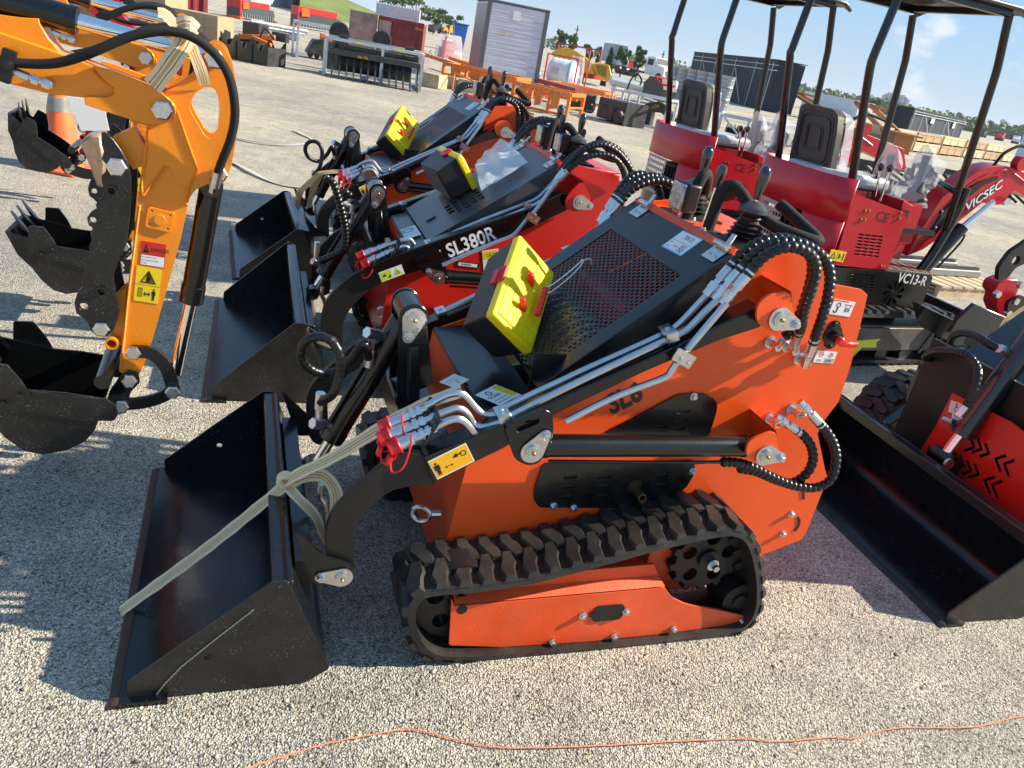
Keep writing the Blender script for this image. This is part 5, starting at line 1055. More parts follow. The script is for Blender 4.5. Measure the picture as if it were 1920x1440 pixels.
# bucket
bk = MB(); y0, y1 = .86, 1.18
prof = [(-100, 700), (-40, 712), (57, 732), (120, 737), (200, 749), (218, 762), (221, 778), (214, 789), (185, 787), (178, 806), (160, 828), (125, 845), (80, 853), (45, 846), (10, 822), (-20, 790), (-60, 760)]
pr = PPx(prof, y0)
bucket = E1.part('bucket', MB().prism(pr, y0, y0 + .008), BLKD, bevel=.0015)
o = mesh_obj('side_plate', MB().prism(pr, y1 - .008, y1), BLK, E1.base); o.parent = bucket
sh = pr[8:] + [pr[0]]; cxx = sum(p_[0] for p_ in pr) / len(pr); czz = sum(p_[1] for p_ in pr) / len(pr)
inn = [(p_[0] + (cxx - p_[0]) * .045, p_[1] + (czz - p_[1]) * .045) for p_ in sh]
o = mesh_obj('bucket_shell', MB().prism(sh + inn[::-1], y0 + .008, y1 - .008), BLK, E1.base); o.parent = bucket
a = F1.P(193, 768, y0); 
o = mesh_obj('cross_tube', MB().cyl((a.x + .0, y0 + .01, a.z + .09), (a.x, y1 - .01, a.z + .09), .024, 24), BLK, E1.base); o.parent = bucket
o = mesh_obj('reinforcing_strip', MB().prism(PPx([(-30, 772), (57, 733), (200, 749), (218, 762), (221, 778), (210, 789), (150, 788), (40, 770)], y0 - .004), y0 - .006, y0 - .0005), BLKD, E1.base); o.parent = bucket
ct = rpoly(PPx([(-30, 682), (12, 683), (40, 714), (58, 742), (48, 757), (0, 772), (-30, 772)], y0 - .01), .006)
for ya, mm in ((y0 - .014, BLKD), (y1 + .004, BLK)):
    o = mesh_obj('side_cutter', MB().prism(ct, ya, ya + .008), mm, E1.base); o.parent = bucket
    for px, py in ((5, 755), (37, 740)): q = F1.P(px, py, y0 - .01); o2_ = mesh_obj('cutter_bolt', MB().hexb((q.x, ya + (0 if ya < 1 else .008), q.z), (0, -1, 0), .010, .01), BLK, E1.base); o2_.parent = bucket
for i in range(3):
    yy = y0 + .05 + i * .10; q = F1.P(-10, 720, y0)
    o = mesh_obj('tooth', MB().prism([(q.x - .02, q.z + .0), (q.x - .10, q.z + .11), (q.x - .06, q.z + .03)], yy, yy + .03), BLK, E1.base); o.parent = bucket
a = F1.P(228, 742, .95)
for ya in (.955, 1.075):
    o = mesh_obj('bucket_ear', MB().prism(rpoly(PPx([(195, 765), (205, 735), (225, 706), (240, 695), (258, 700), (262, 718), (245, 735), (241, 752), (238, 770), (225, 778)], ya), .006), ya, ya + .012), BLK, E1.base); o.parent = bucket
    for px, py in ((243, 712), (228, 760)): o2_ = mesh_obj('pin_bolt', hexhead(MB(), F1, px, py, ya - .001, .021), ZINC, E1.base, 30); o2_.parent = bucket
# strap round the boom tip
sp1 = T('webbing_strap', 'cream webbing strap knotted over the cylinder rod of the amber excavator', 'strap', F1, F1.P(345, 58, .93))
sp1.part('tail', ribbon([F1.P(x, y, .95) for x, y in ((296, 24), (308, 26), (322, 40), (342, 62))], .028, (0, -.9, .5)), SM)
sp1.part('left_run', ribbon([F1.P(352, 55, .95), F1.P(345, 80, .93), F1.P(325, 110, .92), F1.P(303, 140, .92), F1.P(285, 163, .93)], .050, (0, -1, .2)), SM)
sp1.part('right_run', ribbon([F1.P(350, 60, .95), F1.P(362, 95, .94), F1.P(376, 130, .94), F1.P(385, 162, .96)], .032, (0, -1, .2)), SM)
sp1.part('knot', MB().join(ribbon([F1.P(334, 52, .93), F1.P(352, 47, .915), F1.P(366, 60, .93)], .05, (0, -1, .4))).join(ribbon([F1.P(338, 66, .93), F1.P(354, 58, .91), F1.P(366, 72, .93)], .034, (0, -1, .4))), SM)
# second and third excavators: copies standing further along the row
def shift(F, o, dx, dy, rz=0, ry=0, piv=(0, 0, 0)):
    return F.M @ Matrix.Translation((dx, dy, 0)) @ Matrix.Translation(piv) @ Matrix.Rotation(rz, 4, 'Z') @ Matrix.Rotation(ry, 4, 'Y') @ Matrix.Translation(-V(piv)) @ F.M.inverted()
SC.view_layers[0].update()
mv2 = shift(F1, E1.o, -.185, 1.45)
E2 = copy_thing(E1.o, mv2, 'second amber excavator, its black toothed bucket seen behind the nearest serrated thumb')
mv3 = shift(F1, E1.o, -.62, 3.55, 0, R(26), (-1.0, 0, .55))
E3 = copy_thing(E1.o, mv3, 'crimson excavator behind the amber ones, black bucket curled beside the orange cone', {YEL: VRED})
# traffic cone with a reflective collar
cb = W0.G(118, 318); cn = T('traffic_cone', 'orange traffic cone with a worn silver collar behind the excavator arm', 'traffic cone', W0, (cb.x, cb.y, 0))
M = Matrix.Translation((cb.x, cb.y, 0))
CON = mat('cone_orange', (.85, .16, .05), .5, var=.2, vscale=6, bump=.1)
cn.part('cone_body', MB().lathe([(.16, .03), (.15, .06), (.115, .30), (.062, .62), (.05, .70), (.045, .71)], M, 24), CON)
cn.part('base', MB().box(cb.x - .2, cb.x + .2, cb.y - .2, cb.y + .2, 0, .035), CON, bevel=.01)
cn.part('reflective_collar', MB().lathe([(.0905, .465), (.0735, .57), (.0735, .571)], M, 24).lathe([(.0905, .465), (.0735, .57)], M, 24), mat('collar_silver', (.6, .6, .58), .35, .3, var=.3), None)
# papers in a clear sleeve and cardboard parcel tied behind the arm
pz = [F1.P(x, y, 2.0) for x, y in ((125, 180), (193, 192), (205, 245), (152, 245))]
one('document_sleeve', MB().add([*pz, *[p_ + V((0, .006, 0)) for p_ in pz]], [(0, 1, 2, 3), (7, 6, 5, 4), (0, 4, 5, 1), (1, 5, 6, 2), (2, 6, 7, 3), (3, 7, 4, 0)]), WHT, 'white papers in a clear sleeve hanging below the amber boom', 'document', pz[3], fr=F1)
q = F1.P(190, 300, 2.25)
pc = MB().prism(PPx([(153, 262), (172, 250), (192, 248), (200, 300), (198, 345), (186, 350), (176, 320)], 2.25), 2.2, 2.38)
one('wrapped_parcel', pc, mat('kraft_wrap', (.30, .20, .12), .35, coat=.4, bump=1, bscale=25), 'brown film wrapped parcel between the amber excavators', 'parcel', q, fr=F1, bevel=.01)
# ================================================================ crimson mini excavators with canopies
F5 = F1; Yn = 2.42
X1 = T('mini_excavator', 'nearer crimson canopy mini excavator with white maker name on its raised boom', 'mini excavator', F1, (3.4, 2.85, 0), 'crimson canopy mini excavators')
Q = lambda px, py, y=Yn: F1.P(px, py, y)
# tracks
tp_ = [V((x, 0, z)) for x, z in ((2.62, .20), (2.66, .30), (2.78, .37), (3.1, .385), (3.5, .385), (3.95, .385), (4.18, .37), (4.30, .30), (4.33, .20), (4.27, .09), (4.1, .022), (3.6, .02), (3.0, .02), (2.78, .05))]
MT = Matrix.Rotation(R(7), 4, 'Z'); MT = Matrix.Translation((3.4, 2.85, 0)) @ MT @ Matrix.Translation((-3.4, -2.85, 0))
for y0 in (2.28, 3.20):
    X1.part('rubber_track', belt(MB(), spline(tp_ + [tp_[0]], 4), y0, y0 + .23, .026, .085, .022).xf(MT), RUB, smooth=25)
    fr = X1.part('track_frame', MB().box(2.75, 4.05, y0 + .04, y0 + .19, .10, .29).box(2.72, 4.08, y0 + .025, y0 + .04, .11, .275).bar((4.07, y0 + .02, .29), (3.98, y0 + .02, .09), .01, .03).xf(MT), mat('frame_grey', (.045, .045, .045), .5, bump=.2, dust=.3), bevel=.004)
    X1.part('drive_sprocket', wheel_mb((4.17, .2), .145, y0 + .05, y0 + .1, 6, .2, .62, 11).xf(MT), BLKM, fr)
    X1.part('idler_wheel', MB().cyl((2.78, y0 + .05, .2), (2.78, y0 + .17, .2), .14, 28).xf(MT), BLKM, fr)
    for x in (3.0, 3.3, 3.6, 3.85): X1.part('track_roller', MB().cyl((x, y0 + .03, .085), (x, y0 + .2, .085), .055, 18).xf(MT), BLKM, fr)
q = MT.inverted() @ Q(1625, 645, 2.3); ar = [(q.x - .13, q.z - .06), (q.x - .1, q.z + .02), (q.x + .13, q.z + .035), (q.x + .10, q.z + .01), (q.x + .12, q.z - .03), (q.x - .02, q.z - .03), (q.x - .08, q.z - .10)]
X1.part('arrow_sticker', MB().prism(ar, 2.302, 2.304).xf(MT), mat('arrow_yellow', (.85, .85, .05), .5), fr)
X1.part('undercarriage', MB().box(2.95, 3.85, 2.5, 3.2, .16, .34).cyl((3.3, 2.85, .3), (3.3, 2.85, .46), .3, 28), BLKM, bevel=.01)
X1.part('dozer_blade', MB().prism([(4.62, .06), (4.66, .34), (4.70, .34), (4.665, .06)], 2.35, 3.45).box(4.0, 4.66, 2.55, 2.62, .15, .22).box(4.0, 4.66, 3.1, 3.17, .15, .22), BLK, bevel=.004)
# house: rounded tail in plan
def plan(x0, x1, y0, y1, r, n=12):
    p_ = [(x1, y0), (x1, y1)]
    cx, cy = x0 + r * 1.0, (y0 + y1) / 2; hy = (y1 - y0) / 2
    for i in range(n + 1):
        a = PI / 2 + PI * i / n; s_ = math.copysign(abs(math.cos(a)) ** .72, math.cos(a)); c_ = math.copysign(abs(math.sin(a)) ** .72, math.sin(a)); p_.append((cx + r * s_, cy + hy * c_))
    return p_[::-1]
def wall(mb, pl, z0, z1, th=.012, closed=False, zf=None):
    n = len(pl); vs = []
    for x, y in pl:
        for z in (z0, zf(x) if zf else z1): vs.append((x, y, z))
    fs = [(2 * i, 2 * i + 2, 2 * i + 3, 2 * i + 1) for i in range(n - 1)] + ([(2 * n - 2, 0, 1, 2 * n - 1)] if closed else [])
    return mb.add(vs, fs)
xa, xb = 2.33, 3.42
pl_ = plan(xa, xb, 2.42, 3.34, .42, 16)
n0 = [p_ for p_ in pl_ if p_[0] <= 3.12] 
tail = [(3.10, 3.34)] + [p_ for p_ in pl_ if p_[0] < 3.05] + [(3.10, 2.42)] if 0 else None
cyv = 2.88; XD = Q(1600, 362).x; arc = []
for i in range(29):
    t_ = i / 28 * 2 - 1; arc.append((XD - .14 * (1 - abs(t_) ** 3.5) ** .6, cyv + .46 * t_))
ztop = lambda x: 1.19
band = [(XD + .004, 2.42)] + arc + [(3.4, 3.34)]
hs = X1.part('house', wall(MB(), band, .93, 1.2, zf=ztop), VRED, smooth=50); sm_ = hs.modifiers.new('solid', 'SOLIDIFY'); sm_.thickness = .012
k = X1.part('tail_skirt', wall(MB(), [(XD + .004, 2.42)] + arc[:8], .60, .93), VRED, hs, smooth=50); k.modifiers.new('solid', 'SOLIDIFY').thickness = .01
k = X1.part('tail_grille', MB(), mat('grille_grey', (.35, .34, .33), .5), hs)
gm = MB(); ga = arc[13:28]
acc = 0
for i in range(len(ga) - 1):
    a = V((*ga[i], 0)); b_ = V((*ga[i + 1], 0)); M = frm((a.x, a.y, .62), b_ - a, y=(0, 0, 1)); L_ = (b_ - a).length
    hs_ = []; nn = max(1, int(L_ / .045))
    for c_ in range(nn):
        for r_ in range(6): x = (c_ + .5) * L_ / nn; hs_.append(rrect(x - .013, x + .013, .03 + r_ * .045, .055 + r_ * .045, .006, 1))
    gm.sheet([(0, 0), (L_, 0), (L_, .30), (0, .30)], .003, M, hs_)
X1.part('tail_grille', gm, mat('grille_grey', (.35, .34, .33), .5), hs, smooth=0)
X1.part('counterweight', wall(MB(), [(3.4, 2.425)] + [(x + .01, y) for x, y in arc] + [(3.4, 3.33)], .46, .62), BLK, hs, smooth=50)
eng = MB().box(3.05, 3.4, 2.6, 3.15, .5, .88).cyl((2.98, 2.5, .75), (3.2, 2.5, .75), .07, 16)
for i in range(8): eng.box(3.0, 3.04, 2.62 + i * .06, 2.65 + i * .06, .55, .85)
X1.part('engine', eng, BLKM, hs, bevel=.01)
# side door with louvres
dp = F1.PP([(1600, 362), (1636, 376), (1694, 398), (1697, 412), (1662, 505), (1560, 496), (1566, 480)], Yn)
lou = []
for r_ in range(7):
    for c_ in range(4):
        px = 1612 + c_ * 11.9 - r_ * 1.15 * 1 + r_ * -.1; py = 439 + r_ * 6.1 + c_ * 1.3; q_ = Q(px, py); lou.append(slot(q_.x, q_.z, .048, .012, R(1)))
door = X1.part('side_door', MB().prism(rpoly(dp, .01), Yn - .012, Yn - .002, lou), VRED, hs, bevel=.0015)
X1.part('door_lining', MB().prism(dp, Yn + .004, Yn + .008), KPR, hs)
A, B, D = Q(1641, 413, Yn - .013), Q(1668, 419, Yn - .013), Q(1646, 391, Yn - .013); M, w_, h_ = fitbox(A, B, D)
X1.part('lettering', text_mb('CE', h_ * .85, 0, 1.0, .001, M=M), KPR, door, smooth=0)
for px, py in ((1622, 395), (1629, 396), (1614, 412), (1621, 412), (1710 - 22, 399), (1686, 410), (1652, 499), (1657, 499)):
    q_ = Q(px, py, Yn - .012); X1.part('bolt', MB().hexb(q_, (0, -1, 0), .008, .01), BRASS, door)
label(X1, 'warning_label', hs, F1, (1551, 487), (1580, 492), (1557, 467), Yn - .014, YLAB, [('rect', KPR, (.49, .51, .08, .92)), ('poly', KPR, [(.08, .2), (.42, .2), (.25, .85)]), ('poly', YLAB, [(.15, .27), (.35, .27), (.25, .68)]), ('rect', KPR, (.58, .68, .25, .7)), ('rect', KPR, (.84, .92, .15, .8)), ('rect', KPR, (.7, .8, .42, .5))])
# black skirt below the door
sk = F1.PP([(1553, 498), (1568, 500), (1662, 507), (1744, 515), (1744, 522), (1722, 574), (1716, 578), (1590, 574), (1560, 560)], Yn)
fan = []
qf = Q(1671, 548)
for i in range(9):
    a = 2 * PI * i / 9; p_ = []
    for r_, da in ((.03, 0), (.085, .25), (.09, .42), (.08, .6), (.045, .45), (.03, .3)): p_.append((qf.x + r_ * math.cos(a + da), qf.z + r_ * math.sin(a + da)))
    fan.append(p_)
lou = []
for r_ in range(6):
    for c_ in range(4): q_ = Q(1598 + c_ * 11.5 - r_ * .9, 512 + r_ * 5.5 + c_ * 1.2); lou.append(slot(q_.x, q_.z, .042, .010, R(1)))
skirt = X1.part('lower_skirt', MB().prism(rpoly(sk, .01), Yn - .02, Yn - .010, fan + lou), BLK, hs, bevel=.002)
X1.part('skirt_lining', MB().prism(sk, Yn + .01, Yn + .014), KPR, hs)
A, B, D = Q(1680, 529, Yn - .021), Q(1731, 536, Yn - .021), Q(1683, 511, Yn - .021); M, w_, h_ = fitbox(A, B, D)
X1.part('lettering', text_mb('VC13-R', h_ * 1.0, .02, .84, .001, M=M), WHT, skirt, smooth=0)
q0 = Q(1662, 503); q1 = Q(1744, 515)
X1.part('step_plate', MB().box(q0.x - .02, q1.x, Yn - .018, 3.3, q1.z - .005, q1.z + .012), mat('tread_plate', (.10, .085, .075), .7, bump=.5), hs, bevel=.002)
for i in range(6): X1.part('tread_strip', MB().bar((q0.x + .02 + i * .075, Yn, q1.z + .014), (q0.x + .06 + i * .075, Yn + .22, q1.z + .014), .006, .003), RPR, hs)
# front console
cs = F1.PP([(1703, 378), (1720, 389), (1738, 386), (1738, 395), (1716, 460), (1682, 466)], Yn + .02)
X1.part('console', MB().prism(rpoly(cs, .008), Yn + .06, 2.78), VRED, hs, bevel=.006)
X1.part('console', MB().prism(rpoly(cs, .008), 3.0, 3.28), VRED, hs, bevel=.006)
X1.part('console_gap', MB().prism(F1.PP([(1694, 398), (1705, 395), (1682, 466), (1672, 480)], Yn + .03), Yn + .03, Yn + .05), KPR, hs)
X1.part('floor', MB().box(3.02, 3.85, 2.46, 3.32, .90, .93), BLKM, hs)
X1.part('swing_post', MB().box(3.6, 3.95, 2.75, 3.0, .38, .78).cyl((3.88, 2.87, .3), (3.88, 2.87, .85), .09, 20), VRED, bevel=.01)
# seat
def xp(pts, x): return [F1.hit(a, b, 'x', x) for a, b in pts]
xs_ = 3.10
sb = [(q_.y, q_.z) for q_ in xp([(1509, 193), (1563, 205), (1572, 218), (1569, 250), (1556, 318), (1548, 326), (1483, 310), (1479, 298), (1492, 240), (1500, 200)], xs_)]
M = frm((xs_, 0, 0), (0, 1, 0), y=(0, 0, 1))
sb = rpoly(sb, .02, 3)
seat = X1.part('seat_back', MB().sheet(sb, .05, M), mat('seat_vinyl', (.05, .046, .042), .5, bump=.3, var=.15), bevel=.012, seg=3)
def inset(p_, k_): cx = sum(a for a, b in p_) / len(p_); cz = sum(b for a, b in p_) / len(p_); return [(cx + (a - cx) * k_, cz + (b - cz) * k_) for a, b in p_]
for k_ in (.84, .72, .42, .34):
    X1.part('pressed_rib', MB().sheet(inset(sb, k_), -.004 if k_ in (.84, .42) else -.0075, M, [inset(sb, k_ - .035)]), mat('seat_rib', (.018, .017, .016), .45), seat)
fm = [M @ V((a, b, .06)) for a, b in inset(sb, 1.03)]; fb_ = [M @ V((a, b, .15)) for a, b in inset(sb, .93)]
n_ = len(fm); X1.part('film_wrap', MB().add(fm + fb_, [(i, (i + 1) % n_, n_ + (i + 1) % n_, n_ + i) for i in range(n_)] + [tuple(n_ + i for i in range(n_))]), PLAS, seat)
X1.part('seat_cushion', MB().box(3.04, 3.5, 2.66, 3.12, 1.10, 1.19), mat('seat_vinyl', (.05, .046, .042), .5), bevel=.03, seg=3)
X1.part('film_wrap', MB().box(3.02, 3.52, 2.64, 3.14, 1.11, 1.20), PLAS2, seat, bevel=.035, seg=3)
q_ = F1.hit(1560, 275, 'x', xs_ + .06); X1.part('seat_bracket', MB().tube(spline([q_ + V((0, -.03, .14)), q_ + V((0, -.035, 0)), q_ + V((.02, -.04, -.16)), q_ + V((.1, -.05, -.27)), q_ + V((.22, -.06, -.30))], 5), .018, 8).bar(q_ + V((0, -.03, .16)), q_ + V((0, -.04, -.25)), .012, .075, (1, 0, 0)), BLK, seat, bevel=.002)
# canopy on four bent posts
posts = {}
def post(name, pts, y): 
    p_ = [F1.P(a, b, y) for a, b in pts]; X1.part('canopy_post', MB().tube(resample(spline([p_[0], p_[0].lerp(p_[1], .5), p_[0].lerp(p_[1], .93), p_[1] + (p_[2] - p_[1]) * .06, p_[1].lerp(p_[2], .5), p_[2]], 4), .04), .0255, 12), BLK); return p_
P1 = post('a', [(1594, 358), (1633, 118), (1686, -10)], 2.50)
dx = V((0, .78, 0))
p1 = P1; yf = 3.26
X1.part('canopy_post', MB().tube(resample(spline([p1[0] + dx, (p1[0].lerp(p1[1], .93)) + dx, p1[1] + (p1[2] - p1[1]) * .06 + dx, p1[2] + dx], 4), .04), .0255, 12), BLK)
P4 = post('b', [(1770, 440), (1869, 133), (1893, 25)], 2.50)
X1.part('canopy_post', MB().tube(resample(spline([P4[0] + dx, (P4[0].lerp(P4[1], .93)) + dx, P4[1] + (P4[2] - P4[1]) * .06 + dx, P4[2] + dx], 4), .04), .0255, 12), BLK)
for d_ in (V((0, 0, 0)), dx):
    a = P4[0] + d_; X1.part('post_socket', MB().tube(resample(spline([F1.P(1812, 352, 2.5) + d_, F1.P(1795, 395, 2.5) + d_, F1.P(1770, 440, 2.5) + d_, F1.P(1745, 480, 2.5) + d_, F1.P(1722, 510, 2.5) + d_], 4), .04), .031, 12).hexb(F1.P(1764, 398, 2.47) + d_, (0, -1, 0), .014, .012).hexb(F1.P(1752, 428, 2.47) + d_, (0, -1, 0), .014, .012), BLK)
zt = P1[2].z; zt2 = P4[2].z
X1.part('grab_handle', MB().tube(resample(spline([F1.P(1795, 362, 2.5), F1.P(1772, 348, 2.6), F1.P(1750, 338, 2.8), F1.P(1740, 340, 3.0)], 4), .03), .019, 10), BLK)
cx0, cx1 = P1[2].x - .10, P4[2].x + .12; zc_ = (P4[2].z) + .012
top = MB(); nx, ny = 16, 10
for i in range(nx + 1):
    for j in range(ny + 1):
        u, v_ = i / nx, j / ny; x = cx0 + (cx1 - cx0) * u; y = 2.42 + .94 * v_; e = min(u, 1 - u) * (cx1 - cx0); f_ = min(v_, 1 - v_) * .94
        z = zc_ + .045 - .035 * max(0, 1 - e / .09) ** 2 - .035 * max(0, 1 - f_ / .05) ** 2 + (.012 if j % 3 == 0 and 0 < i < nx else 0); top.v.append(V((x, y, z)))
top.f = [(i * (ny + 1) + j, (i + 1) * (ny + 1) + j, (i + 1) * (ny + 1) + j + 1, i * (ny + 1) + j + 1) for i in range(nx) for j in range(ny)]; top.mi = [0] * len(top.f)
cn_ = X1.part('canopy_roof', top, mat('canopy_grey', (.045, .055, .06), .4, coat=.2)); cn_.modifiers.new('solid', 'SOLIDIFY').thickness = .022
X1.part('roof_rail', MB().bar((cx0 + .1, 2.5, zc_ - .01), (cx1 - .12, 2.5, zc_ - .01), .05, .05).bar((cx0 + .1, 3.28, zc_ - .01), (cx1 - .12, 3.28, zc_ - .01), .05, .05).bar((cx0 + .12, 2.5, zc_ - .01), (cx0 + .12, 3.28, zc_ - .01), .04, .04).bar((cx1 - .14, 2.5, zc_ - .01), (cx1 - .14, 3.28, zc_ - .01), .04, .04), BLK, cn_, bevel=.005)
X1.part('roof_decal', MB().box(cx0 + .3, cx0 + .7, 2.8, 3.0, zc_ + .012, zc_ + .016), RED, cn_)
# levers and film-wrapped joysticks
for (a, b, y, r) in (((1641, 370), (1650, 320), 2.62, .022), ((1650, 378), (1667, 322), 2.58, .022), ((1640, 372), (1645, 336), 2.66, .018)):
    p_, e_ = F1.P(*a, y), F1.P(*b, y); k = X1.part('lever', MB().cyl(p_, e_, .007, 10), CHROME, hs)
    X1.part('lever_knob', MB().lathe([(0, -r * .2), (r * .7, 0), (r, r), (r * .8, r * 1.8), (0, r * 2.2)], axis_m(e_, e_ - p_), 14), mat('knob_black', (.012, .012, .012), .12), k)
def stick_bag(base, tip, pts, y):
    b0_, t0_ = F1.P(*base, y), F1.P(*tip, y)
    X1.part('joystick', MB().tube([b0_, b0_.lerp(t0_, .5), t0_], [.022, .02, .028], 12).lathe([(.10, 0), (.095, .02), (.08, .03), (.085, .05), (.06, .07), (.065, .09), (.04, .12), (.03, .16)], axis_m(b0_ + V((0, 0, -.02)), (0, 0, 1)), 18), mat('boot_grey', (.06, .065, .07), .6), hs)
    lp = [F1.P(a, b, y) for a, b in pts]; c_ = sum(lp, V((0, 0, 0))) / len(lp); vs = []; fs = []; m_ = len(lp); K = 7
    for k_ in range(K):
        t = k_ / (K - 1) * 2 - 1; s_ = max(.05, (1 - abs(t) ** 2.4)) ** .5
        for i, p_ in enumerate(lp):
            q2 = c_ + (p_ - c_) * (.25 + .75 * s_) * (1 + .12 * noise.noise(V((i * 1.3, k_ * 1.7, y)))); vs.append(q2 + V((0, t * .09, 0)))
    for k_ in range(K - 1):
        for i in range(m_): fs.append((k_ * m_ + i, k_ * m_ + (i + 1) % m_, (k_ + 1) * m_ + (i + 1) % m_, (k_ + 1) * m_ + i))
    X1.part('film_bag', MB().add(vs, fs), PLAS, hs, smooth=25)
stick_bag((1712, 378), (1738, 292), [(1668, 382), (1690, 392), (1720, 386), (1716, 362), (1745, 350), (1772, 300), (1752, 292), (1746, 278), (1740, 272), (1728, 290), (1708, 318), (1698, 345), (1680, 360)], 2.68)
stick_bag((1655, 372), (1672, 290), [(1636, 372), (1665, 378), (1672, 350), (1686, 300), (1682, 285), (1674, 268), (1668, 280), (1652, 310), (1642, 335)], 3.0)
# boom
yb0, yb1 = 2.78, 2.92
bo_ = [(1700, 480), (1722, 440), (1767, 370), (1800, 345), (1830, 324), (1850, 314), (1868, 311), (1890, 312), (1920, 322), (1990, 350), (1990, 400), (1920, 366), (1903, 357), (1890, 366), (1884, 378), (1876, 384), (1858, 384), (1842, 380), (1805, 410), (1760, 447), (1730, 468)]
boom2 = X1.part('boom', MB().prism(F1.PP(bo_, yb0), yb0, yb1), VRED, bevel=.008, seg=2)
X1.part('boom_rib', MB().tube(resample(spline([F1.P(a, b, yb0 - .002) for a, b in ((1868, 325), (1885, 318), (1905, 328), (1925, 345))], 5), .02), .006, 6), VRED, boom2)
hp = MB()
for o_ in range(4):
    yy = yb0 + .01 + o_ * .035; hp.tube(resample(spline([F1.P(a, b - 3, yy) for a, b in ((1735, 450), (1760, 405), (1790, 368), (1825, 340), (1850, 328))], 5), .03), .012, 8)
X1.part('boom_pipes', hp, BLK, boom2)
X1.part('cover_strip', MB().prism(F1.PP([(1740, 440), (1767, 395), (1800, 362), (1835, 340), (1869, 330), (1869, 336), (1840, 348), (1800, 382), (1770, 415), (1748, 445)], yb0), yb0 - .012, yb0 - .002), BLK, boom2)
for o_ in (0, .05):
    X1.part('hydraulic_hose', MB().tube(resample(spline([F1.P(a, b, yb0 + .03 + o_) for a, b in ((1848, 330), (1862, 312), (1880, 290), (1900, 278), (1920, 274), (1960, 290))], 5), .03), .0115, 8), FOAM, boom2)
A, B, D = F1.P(1812, 397, yb0 - .003), F1.P(1877, 353, yb0 - .003), F1.P(1806, 384, yb0 - .003); M, w_, h_ = fitbox(A, B, D)
tm = text_mb('VICSEC', 1, .05, 1, 0); wmax = max(p_.x for p_ in tm.v); s_ = .062
X1.part('lettering_outline', text_mb('VICSEC', s_, .07, w_ / wmax / s_, .0006, .25, M=M), KPR, boom2, smooth=0)
X1.part('lettering', text_mb('VICSEC', s_, .02, w_ / wmax / s_, .002, .25, M=M @ Matrix.Translation((.004, .003, 0))), WHT, boom2, smooth=0)
a, b_, c = F1.P(1722, 515, 2.7), F1.P(1805, 425, 2.7), F1.P(1862, 378, 2.74)
k = X1.part('boom_cylinder', MB().cyl(a, b_, .045, 24), BLK, bevel=.002); X1.part('rod', MB().cyl(b_, c, .02, 16), CHROME, k)
X1.part('oil_pipe', MB().tube(spline([a.lerp(b_, .3) + V((.08, 0, -.05)), a.lerp(b_, .85) + V((.08, 0, -.05)), a.lerp(b_, .92) + V((.05, 0, -.01)), a.lerp(b_, .93)], 4), .008, 8), BLK, k)
q_ = F1.P(1882, 377, 2.76); X1.part('pin_bolt', MB().cyl(q_, q_ + V((0, -.03, 0)), .03, 6), ZINC, boom2)
q_ = F1.P(1918, 308, 2.76); X1.part('boom_lug', MB().cyl(q_, q_ + V((0, .06, 0)), .05, 20), VRED, boom2)
# the second one: parts copied, standing behind
SC.view_layers[0].update()
X2 = copy_thing(X1.o, F1.M @ Matrix.Translation((-.09, 1.52, 0)) @ F1.M.inverted(), 'crimson canopy mini excavator standing just behind the nearer crimson one')
# ================================================================ the yard behind
def gframe(a, b, yaw=None):
    A, B = W0.G(*a), W0.G(*b); d = B - A
    if yaw is not None: F = Frame((A.x, A.y, 0), yaw); return F, F.P(*b, 0).x
    d = B - A; return Frame((A.x, A.y, 0), math.degrees(math.atan2(d.y, d.x))), d.length
def top_z(F, px, py, y=0): return F.P(px, py, y).z
STEEL = mat('painted_steel_dark', (.02, .022, .025), .45, var=.2, dust=.1)
MAROON = mat('maroon_paint', (.22, .012, .016), .5, var=.25, vscale=1.5, dust=.1)
WORN = mat('worn_primer', (.42, .26, .22), .7, var=.5, vscale=2)
ORF = mat('frame_orange', (.80, .20, .015), .45, var=.15, dust=.05)
TAN = mat('frame_tan', (.42, .17, .05), .55, var=.15)
REDI = mat('implement_red', (.60, .02, .02), .4)
YELM = mat('machine_yellow', (.72, .40, .015), .45, var=.1, dust=.08)
NVY = mat('navy_cladding', (.006, .014, .03), .6, var=.15)
FILM = mat('stretch_film', (.62, .65, .76), .3, coat=.3, bump=.6, bscale=14, var=.12, vscale=2)
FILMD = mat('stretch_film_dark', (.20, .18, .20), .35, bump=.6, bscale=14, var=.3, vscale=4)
PLY = mat('plywood', (.56, .45, .28), .7, var=.15, vscale=2)
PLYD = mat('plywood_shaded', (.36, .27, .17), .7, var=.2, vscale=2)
WHP = mat('white_paint', (.75, .76, .78), .5, var=.08)
def corr(mb, x0, x1, y, z0, z1, n, d=.03):
    """corrugated sheet: one folded wall"""
    vs = []; k = n * 4
    for i in range(k + 1):
        x = x0 + (x1 - x0) * i / k; dy = -d if i % 4 in (1, 2) else 0
        vs += [(x, y + dy, z0), (x, y + dy, z1)]
    return mb.add(vs, [(2 * i, 2 * i + 2, 2 * i + 3, 2 * i + 1) for i in range(k)])
def shed(name, label_, cat, a, b, top, depth, m_, n=30, extra=None, group=None, yaw=None):
    F, L_ = gframe(a, b, yaw); h = top_z(F, *top); t = T(name, label_, cat, F, (0, 0, 0), group)
    mb = MB().box(0, L_, .05, depth, .08, h - .05); corr(mb, 0, L_, .03, .1, h - .08, n)
    c = mb; vs = []
    t.part('cladding', mb, m_, smooth=0)
    fr = MB()
    for x in (0, L_ - .12): fr.box(x, x + .12, -.03, .08, 0, h)
    fr.box(0, L_, -.035, .05, h - .14, h); fr.box(0, L_, -.035, .05, 0, .14)
    t.part('corner_frame', fr, m_, smooth=0); return t, F, L_, h
